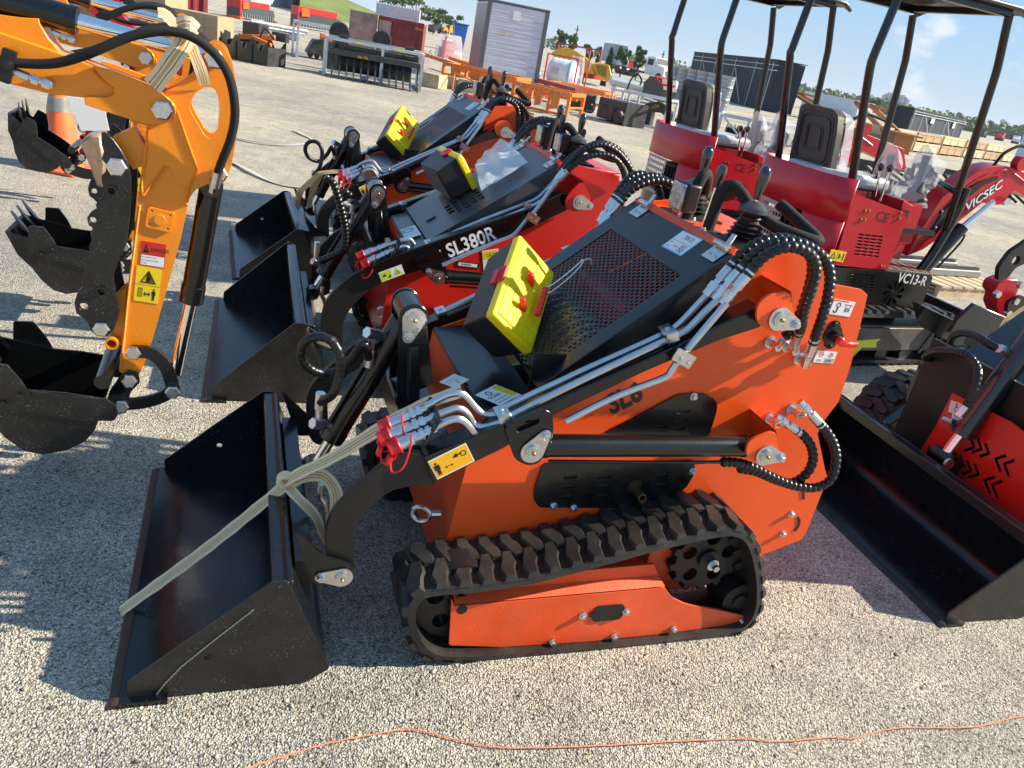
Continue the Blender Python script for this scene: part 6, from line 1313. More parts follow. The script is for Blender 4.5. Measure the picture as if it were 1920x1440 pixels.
# --- far left: crates, maroon bins, pale shipping containers
t, F, L_, h = shed('open_skip', 'maroon steel skip with a chain hanging on it, far left behind the crates', 'skip', (262, 66), (388, 84), (384, -30), 4, MAROON, 8)
t.part('chain', MB().hose([(L_ - .9, -.08, 1.4), (L_ - .9, -.08, .4)], .04, .09, 1, 6, .4), GALV); t.part('skip_latch', MB().box(L_ - 2.1, L_ - 1.95, -.12, -.03, .2, 1.3).box(L_ - 2.2, L_ - 1.85, -.14, -.03, .9, 1.0), REDI)
t, F, L_, h = shed('open_skip', 'maroon steel skip with bare primer doors, beyond the black rake', 'skip', (703, 108), (786, 128), (705, 27), 4.5, MAROON, 3, yaw=9)
t.part('bare_door', MB().box(.05, .5, -.06, -.036, .15, h - .15), WORN); t.part('bare_end', MB().box(-1.1, -.05, .1, .2, .1, h), WORN)
cr_ = MB(); corr(cr_, -.5, L_ - .3, 4.4, h, h + .5, 16); t.part('pale_rim', cr_, WHP, smooth=0)
A_, B_, D_ = F.P(778, 56, -.04), F.P(796, 61, -.04), F.P(778, 52, -.04); M, w_, h_ = fitbox(A_, B_, D_); t.part('lettering', text_mb('954 B', h_ * 1.6, 0, 1, .01, M=M), ALAB, smooth=0)
for i, (a, b, tp_, lb) in enumerate((((470, 8), (545, 16), (505, -30), 'pale blue shipping container at the far left horizon, red implement before it'), ((548, 17), (628, 26), (600, -22), 'pale blue shipping container beside the grass bank, further right of two'))):
    t, F, L_, h = shed('shipping_container', lb, 'container', a, b, tp_, 2.4, mat('container_pale', (.50, .58, .66), .5, var=.1), 14)
    t.part('door_bar', MB().box(L_ * .3, L_ * .32, -.07, -.04, .1, h - .1).box(L_ * .45, L_ * .47, -.07, -.04, .1, h - .1), WHP)
# grass bank and the far tree belt
HG = mat('bank_grass', (.16, .20, .045), .9, var=.35, vscale=.3, bump=.5, bscale=2)
hb = MB(); rows = []
for i in range(26):
    px = 560 + i * 14; g0 = W0.G(px, 44 + (px - 560) * .17); d_ = V((g0.x, g0.y, 0)).normalized(); h = 4.4 * max(0, 1 - i / 15) ** .9 - (.5 if i > 13 else 0)
    p0 = d_ * 95; p1 = d_ * 118; p2 = d_ * 150; rows.append([V((p0.x, p0.y, -.1)), V((p1.x, p1.y, max(-.08, h * .85))), V((p2.x, p2.y, max(-.08, h))), V((p2.x * 1.3, p2.y * 1.3, -.1))])
hb.add([v for r in rows for v in r], [(i * 4 + j, (i + 1) * 4 + j, (i + 1) * 4 + j + 1, i * 4 + j + 1) for i in range(25) for j in range(3)])
one('hill', hb, HG, None, None, (0, 0, 0), kind='structure', smooth=60)
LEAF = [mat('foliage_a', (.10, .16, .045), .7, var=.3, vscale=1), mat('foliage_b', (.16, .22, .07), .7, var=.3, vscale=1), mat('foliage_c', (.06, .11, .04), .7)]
BARK = mat('bark', (.10, .075, .055), .9, var=.3)
def leaf_cloud(mb, c, rx, rz, n, s, rnd, mi=None):
    for i in range(n):
        u = V((rnd.gauss(0, 1), rnd.gauss(0, 1), rnd.gauss(0, 1))).normalized() * rnd.random() ** .38
        p_ = c + V((u.x * rx, u.y * rx, u.z * rz)); a = V((rnd.gauss(0, 1), rnd.gauss(0, 1), rnd.gauss(0, 1))).normalized(); b = a.cross(V((rnd.gauss(0, 1), rnd.gauss(0, 1), rnd.gauss(0, 1)))).normalized(); k = s * rnd.uniform(.6, 1.4)
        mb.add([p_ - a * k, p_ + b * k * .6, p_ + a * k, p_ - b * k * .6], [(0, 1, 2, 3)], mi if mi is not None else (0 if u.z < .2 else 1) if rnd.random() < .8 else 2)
def tree(px, py, top, wpx, dist, lab, shape='round', seed=1, grp='trees along the far edge of the yard'):
    """px, py = foot in the photo, top = photo height of the top, wpx = crown width in photo pixels; dist metres"""
    rnd = random.Random(seed); d_ = ray(px, py); d_.z = 0; d_ = d_.normalized(); o = V((d_.x * dist, d_.y * dist, 0)); F = Frame(o, math.degrees(math.atan2(-d_.x, d_.y)))
    hz_ = F.P(*top, 0).z; H = max(1.5, hz_); Rr = wpx / FPX * dist / 2
    t = T('conifer' if shape == 'cone' else 'broadleaf_tree', lab, 'tree', F, (0, 0, 0), grp)
    tm = MB(); tm.tube([V((0, 0, 0)), V((.02 * H, 0, H * .35)), V((-.01 * H, 0, H * .8))], [H * .022, H * .016, H * .006], 7)
    cr = MB(); s = max(.12, dist * .0018)
    if shape == 'cone':
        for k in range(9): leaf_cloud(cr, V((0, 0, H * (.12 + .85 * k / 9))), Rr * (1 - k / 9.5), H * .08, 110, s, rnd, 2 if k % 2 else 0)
    else:
        n = 11
        for k in range(n):
            a = rnd.random() * 6.28; rr = Rr * rnd.uniform(.15, .72); zz = H * rnd.uniform(.42, .88); c = V((rr * math.cos(a), rr * math.sin(a), zz))
            tm.tube([V((0, 0, H * rnd.uniform(.25, .5))), c * .6 + V((0, 0, H * .18)), c], [H * .010, H * .007, H * .003], 5)
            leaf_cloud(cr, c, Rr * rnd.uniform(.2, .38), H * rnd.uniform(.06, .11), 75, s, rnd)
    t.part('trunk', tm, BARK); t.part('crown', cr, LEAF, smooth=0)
tl = [(742, 45, (742, -12), 84, 150, 'broad dark tree on the grass bank, leftmost of its row'), (776, 50, (775, -8), 84, 145, 'bushy tree on the grass bank above the maroon skip'), (812, 58, (812, 8), 76, 145, 'rounded tree at the lower end of the grass bank'), (840, 66, (842, 18), 60, 145, 'rightmost tree of the bank row, just left of the tall wrapped crate')]
for i, (x, y, tp_, w_, d_, lb) in enumerate(tl): tree(x, y, tp_, w_, d_, lb, 'round', 10 + i)
tl = [(1049, 92, (1053, 47), 24, 110, 'slim tree with a gap below its crown, left of the close pair', 'round'), (1071, 96, (1074, 54), 22, 110, 'slim tree, right one of the close pair above the yellow machine', 'round'), (1101, 112, (1103, 80), 20, 90, 'ragged tree behind the yellow bucket linkage', 'round'), (1121, 118, (1125, 85), 13, 90, 'narrow dark conifer, left one of two', 'cone'), (1141, 122, (1146, 86), 19, 85, 'wider dark conifer, right one of two', 'cone'), (1166, 124, (1176, 79), 29, 85, 'airy tree left of the white truck', 'round'), (1195, 130, (1204, 84), 28, 85, 'airy leaning tree directly above the white truck', 'round'), (1220, 135, (1224, 112), 20, 120, 'low bush right of the white truck', 'round'), (1252, 130, (1257, 106), 26, 140, 'low bush behind the stacked grey drums', 'round'), (1632, 214, (1634, 180), 22, 150, 'dark tree left of the far pale tower block', 'round')]
for i, (x, y, tp_, w_, d_, lb, sh) in enumerate(tl): tree(x, y, tp_, w_, d_, lb, sh, 30 + i)
rnd = random.Random(8); bl = MB()
for i in range(240):
    px = 1380 + rnd.random() * 620 if i % 3 else 960 + rnd.random() * 960; d_ = ray(px, 200); d_.z = 0; d_ = d_.normalized(); dd = rnd.uniform(420, 520)
    leaf_cloud(bl, V((d_.x * dd, d_.y * dd, rnd.uniform(1, 4.5))), rnd.uniform(4, 10), rnd.uniform(2, 4.2), 34, 1.3, rnd)
one('tree_belt', bl, LEAF, 'low hazy belt of woodland along the horizon behind the yard', 'woodland', (0, 0, 0), kind='stuff', smooth=0)
# --- racks: open steel frames with attachments in them
def rack(name, lab, cat, a, b, top, depth, m_, mids=(.5,), r=.035, post=True, group=None, rails=(1.0,)):
    F, L_ = gframe(a, b); h = top_z(F, *top); t = T(name, lab, cat, F, (0, 0, 0), group); mb = MB()
    for y in (0, depth):
        mb.bar((0, y, h - r), (L_, y, h - r), 2 * r, 2 * r); mb.bar((0, y, r), (L_, y, r), 2 * r, 2 * r) if y else None
    for x in (0, L_): mb.bar((x, 0, h - r - .002), (x, depth, h - r - .002), 2 * r, 2 * r); mb.bar((x, 0, r + .002), (x, depth, r + .002), 2 * r, 2 * r)
    t.part('frame', mb, m_, bevel=.004)
    for x in [0, L_] + [L_ * q for q in mids]:
        for y in (0, depth): t.part('post', MB().box(x - r, x + r, y - r, y + r, 0, h - 2 * r), m_)
    return t, F, L_, h
t, F, L_, h = rack('steel_rack', 'grey steel rack holding a black rake, long yellow stickers on its rail', 'rack', (606, 141), (786, 172), (619, 68), 1.25, GALV, (.58,))
t.part('yellow_sticker', MB().box(L_ * .3, L_ * .38, -.042, -.038, h - .05, h - .015), YLAB); t.part('yellow_sticker', MB().box(L_ * .72, L_ * .8, -.042, -.038, h - .05, h - .015), YLAB)
def rake(F, L_, lab, y=-.15, n=13):
    t = T('rake_attachment', lab, 'rake', F, (L_ * .1, y, 0)); x0, x1 = .12, L_ * .98
    t.part('beam', MB().box(x0, x1, y + .05, y + .55, .52, .66).box(x0 + .05, x1 - .05, y + .2, y + .5, .66, .78), STEEL, bevel=.01)
    for q in (.08, .76): t.part('mounting_plate', MB().prism([(x0 + L_ * q - .05, .6), (x0 + L_ * q + .25, .6), (x0 + L_ * q + .2, .98), (x0 + L_ * q + .0, .98)], y + .3, y + .45).prism([(x0 + L_ * q - .15, .6), (x0 + L_ * q - .0, .85), (x0 + L_ * q, .6)], y + .2, y + .25), STEEL)
    for i in range(n):
        x = x0 + .06 + (x1 - x0 - .12) * i / (n - 1); M = frm((x, 0, 0), (0, 1, 0), z=(1, 0, 0))
        pts = [(y + .45, .55), (y + .30, .45), (y + .22, .3), (y + .12, .18), (y - .08, .06), (y - .28, .0), (y - .30, .03), (y - .1, .13), (y + .05, .26), (y + .13, .42), (y + .2, .56)]
        t.part('tine', MB().sheet(pts, .035, M), STEEL)
    t.part('lettering', text_mb('501 TB', .06, 0, 1, .001, M=frm((x0 + L_ * .28, y + .045, .53), (1, 0, 0), y=(0, 0, 1))), ALAB, smooth=0)
    t.part('drum', MB().cyl((x0 + .2, y + .7, .35), (x1 - .2, y + .7, .35), .22, 16), STEEL)
    return t
rake(F, L_, 'black rake attachment with a row of curved tines inside the grey rack')
tr = T('spare_tyre', 'black tyre standing behind the grey rack, left of two', 'tyre', F, (.6, 1.8, 0)); 
def tyre(t, c, r, w_): t.part('tyre', MB().lathe([(r * .55, -w_ / 2), (r * .9, -w_ / 2), (r, -w_ * .3), (r, w_ * .3), (r * .9, w_ / 2), (r * .55, w_ / 2)], axis_m(c, (0, -1, .0)), 26), RUB); t.part('rim', MB().lathe([(r * .54, -w_ * .4), (r * .45, 0), (r * .15, .02), (0, .02)], axis_m(c, (0, -1, 0)), 20), BLKM)
q = F.P(635, 55, 1.9); tyre(tr, V((F.P(637, 62, 1.9).x, 1.9, F.P(637, 62, 1.9).z)), .27, .2); tr.part('stand', MB().box(q.x - .3, q.x + .3, 1.75, 2.05, 0, .5), STEEL)
tr = T('spare_tyre', 'black tyre half hidden behind the middle of the grey rack', 'tyre', F, (2.0, 1.8, 0)); q = F.P(716, 76, 1.9); tyre(tr, V((q.x, 1.9, q.z)), .25, .2); tr.part('stand', MB().box(q.x - .3, q.x + .3, 1.75, 2.05, 0, .5), STEEL)
t, F, L_, h = rack('steel_rack', 'low grey steel rack further left with long grey tubes beside it', 'rack', (556, 108), (640, 122), (560, 40), 1.6, GALV, ())
a = T('tiller_attachment', 'black and orange attachment inside the left grey rack', 'attachment', F, (.8, .8, 0)); a.part('hood', MB().prism([(.3, .15), (.5, .55), (1.3, .6), (1.6, .15)], .4, 1.1), STEEL, bevel=.02); a.part('gearbox', MB().box(.7, 1.1, .5, .8, .55, .75), ORF, bevel=.02); a.part('rotor', MB().hose([(.35, .7, .2), (1.6, .7, .2)], .13, .2, 1, 8, .5), STEEL)
F, L_ = gframe((505, 70), (556, 78)); one('steel_tubes', MB().cyl((-.6, .4, .45), (L_ + .6, .4, .42), .09, 12).cyl((-.6, .7, .3), (L_ + .6, .7, .28), .07, 12).box(-.4, -.3, .1, 1, 0, .3).box(L_ + .1, L_ + .2, .1, 1, 0, .3), GALV, 'long grey steel tubes on trestles left of the racks', 'tubes', (0, 0, 0), fr=F)
def mulcher(a, b, lab, top):
    F, L_ = gframe(a, b); h = top_z(F, *top); t = T('mulcher_attachment', lab, 'attachment', F, (L_ / 2, .3, 0))
    t.part('body', MB().prism([(0, .12), (0, .55 * h), (.1, .7 * h), (L_ - .1, .7 * h), (L_, .5 * h), (L_, .12)], .1, .8), mat('implement_grey', (.05, .065, .07), .45), bevel=.02)
    t.part('top_frame', MB().box(.05, L_ - .2, .3, .7, .7 * h, h).box(.02, .12, 0, .9, 0, h), REDI, bevel=.02); t.part('bracket', MB().prism([(.3, .55 * h), (.25, .95 * h), (.75, .95 * h), (.8, .6 * h)], .02, .1), mat('implement_orange', (.75, .12, .02), .4), bevel=.01)
    t.part('skid', MB().box(-.1, .15, -.1, .7, 0, .14).box(L_ - .1, L_ + .1, -.1, .7, 0, .14), mat('implement_orange', (.75, .12, .02), .4), bevel=.01)
    for i in range(14): t.part('flail', MB().box(.25 + i * (L_ - .5) / 13, .28 + i * (L_ - .5) / 13, .04, .09, .08, .34 * h), GALV)
    return t
mulcher((450, 36), (517, 45), 'red and grey mulcher implement with a row of pale flails, alone by the containers', (470, 3))
mulcher((556, 52), (640, 66), 'red and grey mulcher implement behind the left grey rack', (565, 12))
# grapple bucket
F, L_ = gframe((412, 105), (502, 125)); t = T('grapple_bucket', 'black grapple bucket with scalloped sides and an orange arm behind it', 'bucket', F, (L_ / 2, .3, 0))
sc = [(0, 0)] + [(L_ * i / 24, .42 + .14 * math.cos(i * PI / 4)) for i in range(25)] + [(L_, 0)]
t.part('bucket_shell', MB().prism(sc, 0, .03).box(0, L_, .03, .7, 0, .05).prism(sc, .66, .70), BLK)
for i in range(4): t.part('rib', MB().box(L_ * i / 3 - .015, L_ * i / 3 + .015, -.03, .66, 0, .42), STEEL)
t.part('grapple_arm', MB().bar((.2, .5, .5), (1.0, .8, .62), .3, .12).bar((.6, .4, .55), (1.15, .4, .45), .08, .08), ORF, bevel=.01); t.part('coupler', MB().box(.0, .5, .8, 1.2, .2, .85), STEEL, bevel=.02); t.part('hose', MB().tube(spline([(.9, .3, .6), (1.1, .2, .8), (1.3, .3, .6)], 5), .02, 6), HOSE)
t.part('spotlight', MB().box(L_ - .5, L_ - .1, .8, .95, .55, .75), STEEL)
# --- timber crates top left
def crate(F, x0, x1, y0, y1, z0, z1, lab, grp='wooden shipping crates', m_=PLY, battens=3, mark=True):
    t = T('wooden_crate', lab, 'crate', F, (x0, y0, z0), grp); t.part('panel', MB().box(x0, x1, y0, y1, z0 + .08, z1), m_, bevel=.004); b_ = .02; mb = MB(); n = max(2, battens)
    for i in range(n + 1):
        x = x0 + (x1 - x0 - .09) * i / n; mb.box(x, x + .09, y0 - b_, y0 - .001, z0 + .1, z1 - .0)
    mb.box(x0, x1, y0 - b_ * 1.2, y0 - .002, z1 - .09, z1 + .003)
    t.part('batten', mb, m_, smooth=0)
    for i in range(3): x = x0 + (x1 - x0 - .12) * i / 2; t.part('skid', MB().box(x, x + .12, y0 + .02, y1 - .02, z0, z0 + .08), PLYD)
    return t
F, L_ = gframe((200, 72), (312, 94))
c1 = crate(F, .0, L_, 0, 1.1, 0, top_z(F, 200, 14), 'long pale plywood crate with a machine picture sheet, in front at the far left', m_=PLY)
A_ = F.P(240, 50, -.03); c1.part('picture_sheet', MB().box(A_.x, A_.x + .45, -.03, -.024, A_.z - .05, A_.z + .3), WHT); c1.part('picture', MB().box(A_.x + .1, A_.x + .3, -.035, -.031, A_.z + .1, A_.z + .2), RED)
crate(F, -1.6, .6, 1.5, 2.6, 0, top_z(F, 200, -40, 1.5), 'tall tan cardboard faced crate behind the picture sheet crate', m_=mat('cardboard', (.40, .30, .18), .8, var=.15)); crate(F, .75, 1.9, 1.5, 2.4, 0, top_z(F, 265, 3, 1.5), 'tan crate with a white label between the tall crate and maroon skip', m_=mat('cardboard', (.40, .30, .18), .8))
# --- tall wrapped crate
F, L_ = gframe((893, 160), (1002, 183), 15); hW = top_z(F, 1036, 22, 0) if 0 else top_z(F, 913, -3)
t = T('wrapped_crate', 'very tall crate wrapped in pale stretch film standing behind the orange frames', 'crate', F, (L_ / 2, .8, 0))
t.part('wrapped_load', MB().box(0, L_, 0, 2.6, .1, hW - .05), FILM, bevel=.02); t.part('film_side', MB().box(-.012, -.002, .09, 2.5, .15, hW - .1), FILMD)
for x0, x1 in ((-.015, .12), (L_ - .12, L_ + .015)): t.part('corner_post', MB().box(x0, x1, -.03, .08, .05, hW), mat('post_grey', (.10, .11, .12), .5))
t.part('top_rail', MB().box(-.02, L_ + .02, -.03, 2.62, hW - .04, hW + .02), mat('post_grey', (.10, .11, .12), .5))
for i in range(26): z = .3 + (hW - .5) * i / 26; t.part('film_band', MB().bar((.12, -.006, z), (L_ - .12, -.006, z + .06 * math.sin(i * 2.3)), .006, .02 + .012 * (i % 3)), mat('film_crease', (.62, .65, .72), .25, bump=.4, bscale=20))
q = F.P(969, 30, -.01); t.part('paper_label', MB().box(q.x - .12, q.x + .12, -.018, -.012, q.z - .14, q.z + .14), WHT); q = F.P(913, 18, -.01)
t.part('lettering', text_mb('HP 81', .16, 0, 1, .001, M=frm(F.P(935, 65, -.02), (1, 0, 0), y=(0, 0, 1))), mat('chalk_mark', (.55, .53, .30), .6), smooth=0)
# red goods in film left of it
def wrapped(a, b, top, lab, dp=.9):
    F, L_ = gframe(a, b); h = top_z(F, *top); t = T('wrapped_pallet', lab, 'pallet load', F, (L_ / 2, .3, 0)); t.part('red_frame', MB().box(.1, .16, .1, .16, 0, h * .9).box(L_ - .16, L_ - .1, .1, .16, 0, h * .9).box(.1, L_ - .1, .1, .16, h * .45, h * .5).box(.1, L_ - .1, .1, .16, h * .84, h * .9).box(.2, L_ - .2, .2, dp - .1, .1, h * .5).box(.3, L_ - .3, .3, dp - .2, h * .5, h * .75), REDI)
    mb = MB(); K = 14; vs = []
    for k in range(7):
        z = h * k / 6; sc_ = 1 - .25 * (k / 6) ** 3
        for i in range(K): a_ = 2 * PI * i / K; vs.append((L_ / 2 + L_ * .56 * sc_ * math.copysign(abs(math.cos(a_)) ** .6, math.cos(a_)) * (1 + .08 * noise.noise(V((i, k, 3)))), dp / 2 + dp * .6 * sc_ * math.copysign(abs(math.sin(a_)) ** .6, math.sin(a_)), z))
    mb.add(vs, [(k * K + i, k * K + (i + 1) % K, (k + 1) * K + (i + 1) % K, (k + 1) * K + i) for k in range(6) for i in range(K)] + [tuple(range(6 * K, 7 * K))]); t.part('film', mb, PLAS, smooth=20); t.part('white_tag', MB().box(L_ * .55, L_ * .85, .0, .01, h * .3, h * .42), WHT); return t
wrapped((829, 113), (866, 119), (850, 66), 'red frame bundled in clear film left of the tall wrapped crate')
wrapped((1068, 162), (1090, 166), (1080, 105), 'red frame bundled in clear film right of the white water tank')
# tank in a red cage
F, L_ = gframe((1018, 158), (1066, 168)); h = top_z(F, 1022, 98); t = T('water_tank', 'white ribbed water tank with a blue band in a red cage', 'tank', F, (L_ / 2, .8, 0))
tm = MB(); r_ = h * .44; tm.lathe([(0, 0), (r_ * .8, .02), (r_, .15)] + [(r_ * (1.0 if i % 2 else 1.03), .2 + i * .12) for i in range(int((L_ - .4) / .12))] + [(r_, L_ - .1), (r_ * .75, L_ + .06), (0, L_ + .12)], axis_m((-.1, .9, h * .46), (1, 0, 0)), 28); t.part('tank_body', tm, WHP); t.part('blue_band', MB().lathe([(r_ * 1.035, 0), (r_ * 1.035, .05)], axis_m((L_ - .3, .9, h * .46), (1, 0, 0)), 28), BPR)
cg = MB()
for x in (0, L_ + .2):
    for y in (-.05, 1.8): cg.box(x - .03, x + .03, y, y + .06, 0, h)
cg.box(0, L_ + .2, -.05, .0, h - .05, h); t.part('cage', cg, REDI); t.part('tank_label', MB().box(.15, .5, .9 - r_ * 1.06, .9 - r_ * 1.05, h * .4, h * .62), GALV)
# large yellow excavator parts
F, L_ = gframe((1100, 158), (1142, 156)); F = Frame(F.o * 1.0, 4); PPy = lambda pts, y=0: F.PP(pts, y)
t = T('machine_boom', 'big yellow machine boom and bucket lying beyond the white tank', 'machine part', F, (0, 0, 0)); t.part('boom', MB().prism(PPy([(1033, 100), (1046, 92), (1062, 89), (1082, 96), (1100, 108), (1112, 122), (1116, 140), (1090, 136), (1078, 118), (1062, 112), (1040, 108)]), 0, .5), YELM, bevel=.03); t.part('bucket_body', MB().prism(PPy([(1110, 120), (1128, 118), (1142, 122), (1148, 150), (1140, 154), (1118, 142)]), -.3, 1.2), YELM, bevel=.04); t.part('opening_shade', MB().prism(PPy([(1116, 122), (1138, 124), (1136, 146), (1120, 138)], -.3), -.32, -.305), mat('shadowed_yellow', (.30, .18, .02), .7)); t.part('strap_band', MB().prism(PPy([(1106, 118), (1111, 116), (1106, 132), (1102, 132)], -.02), -.03, -.005), CREAM)  # shade inside the bucket mouth is painted as a darker yellow sheet
F, L_ = gframe((1092, 156), (1140, 163)); t = T('tiller_attachment', 'bright red implement with white stripe in front of the yellow bucket', 'attachment', F, (L_ / 2, .3, 0)); h = top_z(F, 1100, 132); t.part('body', MB().prism([(0, .4 * h), (0, h), (L_, .95 * h), (L_, .45 * h)], 0, .6), REDI, bevel=.03); t.part('stripe', MB().box(.1, L_ * .5, -.01, -.002, h * .8, h * .9), WHT); t.part('leg', MB().box(.1, .2, .1, .5, 0, .4 * h).box(L_ - .2, L_ - .1, .1, .5, 0, .4 * h), STEEL); t.part('mast', MB().bar((L_ * .6, .2, h), (L_ * .7, .2, h * 1.3), .08, .08), REDI)
# red gantry behind
F, L_ = gframe((1040, 128), (1118, 146)); h = top_z(F, 1044, 80); t = T('red_gantry', 'thin red steel gantry above the yellow boom', 'gantry', F, (0, 0, 0)); t.part('beam', MB().bar((0, 0, h), (L_, 0, h), .12, .12), mat('gantry_red', (.35, .06, .05), .6)); [t.part('upright', MB().bar((x, 0, 0), (x, 0, h), .12, .12).bar((x, 0, h * .7), (x + (.5 if x < 1 else -.5), 0, h), .06, .06), mat('gantry_red', (.35, .06, .05), .6)) for x in (0, L_ * .75, L_)]
# --- orange frames
def oframe(a, b, top, dp, lab, tr=2):
    F, L_ = gframe(a, b); h = top_z(F, *top); t = T('orange_frame', lab, 'frame', F, (L_ / 2, .2, 0), 'orange lifting frames')
    mb = MB()
    for y in (0, dp): mb.bar((0, y, h - .05), (L_, y, h - .05), .08, .10); mb.bar((0, y, .05), (L_, y, .05), .06, .06) if y == 0 else None
    for y in (0, dp): mb.bar((0, y, h * .5), (L_ * .3, y, h * .5), .05, .05)
    for x in (0, L_): mb.bar((x, 0, h - .052), (x, dp, h - .052), .08, .09); mb.bar((x, 0, h * .4), (x, dp, h * .4), .05, .05)
    t.part('frame', mb, ORF, bevel=.006)
    for x in (.02, L_ * .33, L_ * .66, L_ - .02):
        t.part('upright', MB().box(x - .04, x + .04, -.04, .04, 0, h - .1), ORF); 
        if x in (.02, L_ - .02): t.part('upright', MB().box(x - .04, x + .04, dp - .04, dp + .04, 0, h - .1), ORF)
    for y in (dp * .5, dp): t.part('inner_rail', MB().bar((0, y, h * .72), (L_, y, h * .72), .05, .07), ORF)
    for q_ in ((.12, .26), (.40, .54), (.68, .84)): t.part('side_plate', MB().prism([(L_ * q_[0], h - .1), (L_ * q_[1], h - .1), (L_ * q_[1], h * .30), (L_ * q_[0] + .05, h * .22)], -.065, -.042), ORF, bevel=.003)
    for i in range(10): x = L_ * (.05 + .1 * i); t.part('stud', MB().cyl((x, -.045, h - .05), (x, -.07, h - .05), .018, 6), GALV)
    return t
oframe((827, 158), (960, 188), (831, 115), 1.0, 'orange steel frame behind the farthest loader controls, left end by the wooden block')
oframe((957, 197), (1062, 221), (963, 151), 1.0, 'nearest orange steel frame, right of the farthest loader hoses')
oframe((1025, 178), (1128, 201), (1030, 150), 1.0, 'orange steel frame with black vent boxes set before it')
F, L_ = gframe((795, 128), (830, 140)); t = T('trailer_chassis', 'orange trailer chassis with shackles beside the maroon skip', 'trailer', F, (0, 0, 0)); t.part('rail', MB().bar((-.5, 0, .5), (L_ + 2.5, 0, .42), .15, .12).bar((-.5, 1.2, .5), (L_ + 2.5, 1.2, .42), .15, .12), ORF); t.part('shackle', MB().tube([V((L_ * .4 + .1 * math.cos(a), -.1, .6 + .1 * math.sin(a))) for a in [R(30 * i) for i in range(13)]], .02, 6), GALV)
F, L_ = gframe((980, 172), (1020, 184)); t = T('shackle_rack', 'rust red rail with a row of lifting rings below the tall wrapped crate', 'rack', F, (0, 0, 0)); t.part('rail', MB().bar((-1.2, 0, .5), (L_ + 2, 0, .5), .3, .12).box(-1, -.9, -.1, .1, 0, .5).box(L_, L_ + .1, -.1, .1, 0, .5), mat('gantry_red', (.35, .06, .05), .6))
for i in range(5): t.part('lifting_ring', MB().tube([V((-.8 + i * .42 + .09 * math.cos(a), 0, .66 + .1 * math.sin(a))) for a in [R(30 * i_) for i_ in range(13)]], .02, 6), GALV)
# timber blocks
for i, (a, b, tp_, lb) in enumerate((((784, 160), (821, 168), (790, 134), 'squared timber block right of the grey rack'), ((838, 163), (853, 167), (840, 142), 'squared timber block under the left orange frame'), ((857, 170), (893, 177), (860, 147), 'squared timber block, rightmost, behind an orange wire stand'))):
    F, L_ = gframe(a, b); one('timber_block', MB().box(0, L_, 0, .6, 0, top_z(F, *tp_)), WOOD, lb, 'timber', (0, 0, 0), fr=F, bevel=.01, group='timber blocks')
F, L_ = gframe((848, 170), (895, 184)); h = top_z(F, 853, 137); one('wire_stand', MB().tube([(0, 0, .02), (0, 0, h), (L_ * .9, 0, h * .8), (L_, 0, .02), (0, 0, .02)], .02, 6), ORF, 'bent orange wire stand leaning in front of the timber blocks', 'stand', (0, 0, 0), fr=F)
# black boxes with hoses
def vbox(a, b, top, dp, lab):
    F, L_ = gframe(a, b); h = top_z(F, *top); t = T('vented_box', lab, 'attachment', F, (L_ / 2, .3, 0), 'black vented attachment boxes'); t.part('housing', MB().box(0, L_, 0, dp, .05, h), STEEL, bevel=.02)
    for i in range(2): t.part('vent_slot', MB().box(L_ * (.15 + .4 * i), L_ * (.35 + .4 * i), -.006, -.001, h * .55, h * .75), KPR)
    t.part('coiled_hose', MB().tube([V((L_ * .9 + .16 * math.cos(R(30 * i)), -.12 - .004 * i, h * .4 + .2 * math.sin(R(30 * i)))) for i in range(26)], .018, 6), HOSE); t.part('end_frame', MB().box(L_ + .001, L_ + .05, 0, dp, 0, h * 1.03), STEEL); t.part('tag', MB().box(L_ * .93, L_ * 1.02, -.012, -.007, h * .45, h * .55), WHT); return t
vbox((1068, 204), (1108, 212), (1073, 172), .8, 'black vented box with a hose coil, left one beside the orange frames')
vbox((1116, 222), (1165, 236), (1122, 180), .8, 'black vented box with a hose coil inside the aluminium table frame')
t, F, L_, h = rack('aluminium_frame', 'low pale aluminium table frame in front of black attachments, seat back at its right', 'rack', (1138, 226), (1240, 249), (1142, 163), .9, mat('alu', (.62, .64, .66), .4, .5), (.3,), .03)
bm = T('backhoe_arm', 'black digging arm lettered STAY BACK behind the aluminium frame', 'attachment', F, (1.6, 1.2, 0)); BP = lambda pts, y: F.PP(pts, y)
bm.part('arm', MB().prism(BP([(1195, 222), (1190, 208), (1215, 192), (1236, 190), (1252, 200), (1270, 225), (1258, 232), (1240, 212), (1225, 210)], 1.2), 1.2, 1.4), STEEL, bevel=.02); A_, B_, D_ = F.P(1200, 213, 1.19), F.P(1232, 202, 1.19), F.P(1199, 208, 1.19); M, w_, h_ = fitbox(A_, B_, D_); bm.part('lettering', text_mb('STAY BACK', .085, 0, w_ / .48 if 0 else 1, .002, M=M), ALAB, smooth=0)
bm.part('base_plate', MB().box(F.P(1190, 240, 1.1).x, F.P(1215, 240, 1.1).x, 1.1, 1.5, 0, .5), STEEL, bevel=.02); bm.part('hose', MB().tube(spline([F.P(a, b, 1.1) for a, b in ((1176, 168), (1184, 148), (1196, 140), (1203, 150), (1200, 160))], 5), .025, 6), HOSE)
F, L_ = gframe((1150, 178), (1205, 188)); 
one('steel_pipe', MB().cyl((-.2, .3, .62), (L_ + .4, .3, .55), .22, 20).box(0, .1, .1, .5, 0, .42).box(L_, L_ + .1, .1, .5, 0, .40), GALV, 'fat grey pipe lying beyond the aluminium frame, left one', 'pipe', (0, 0, 0), fr=F)
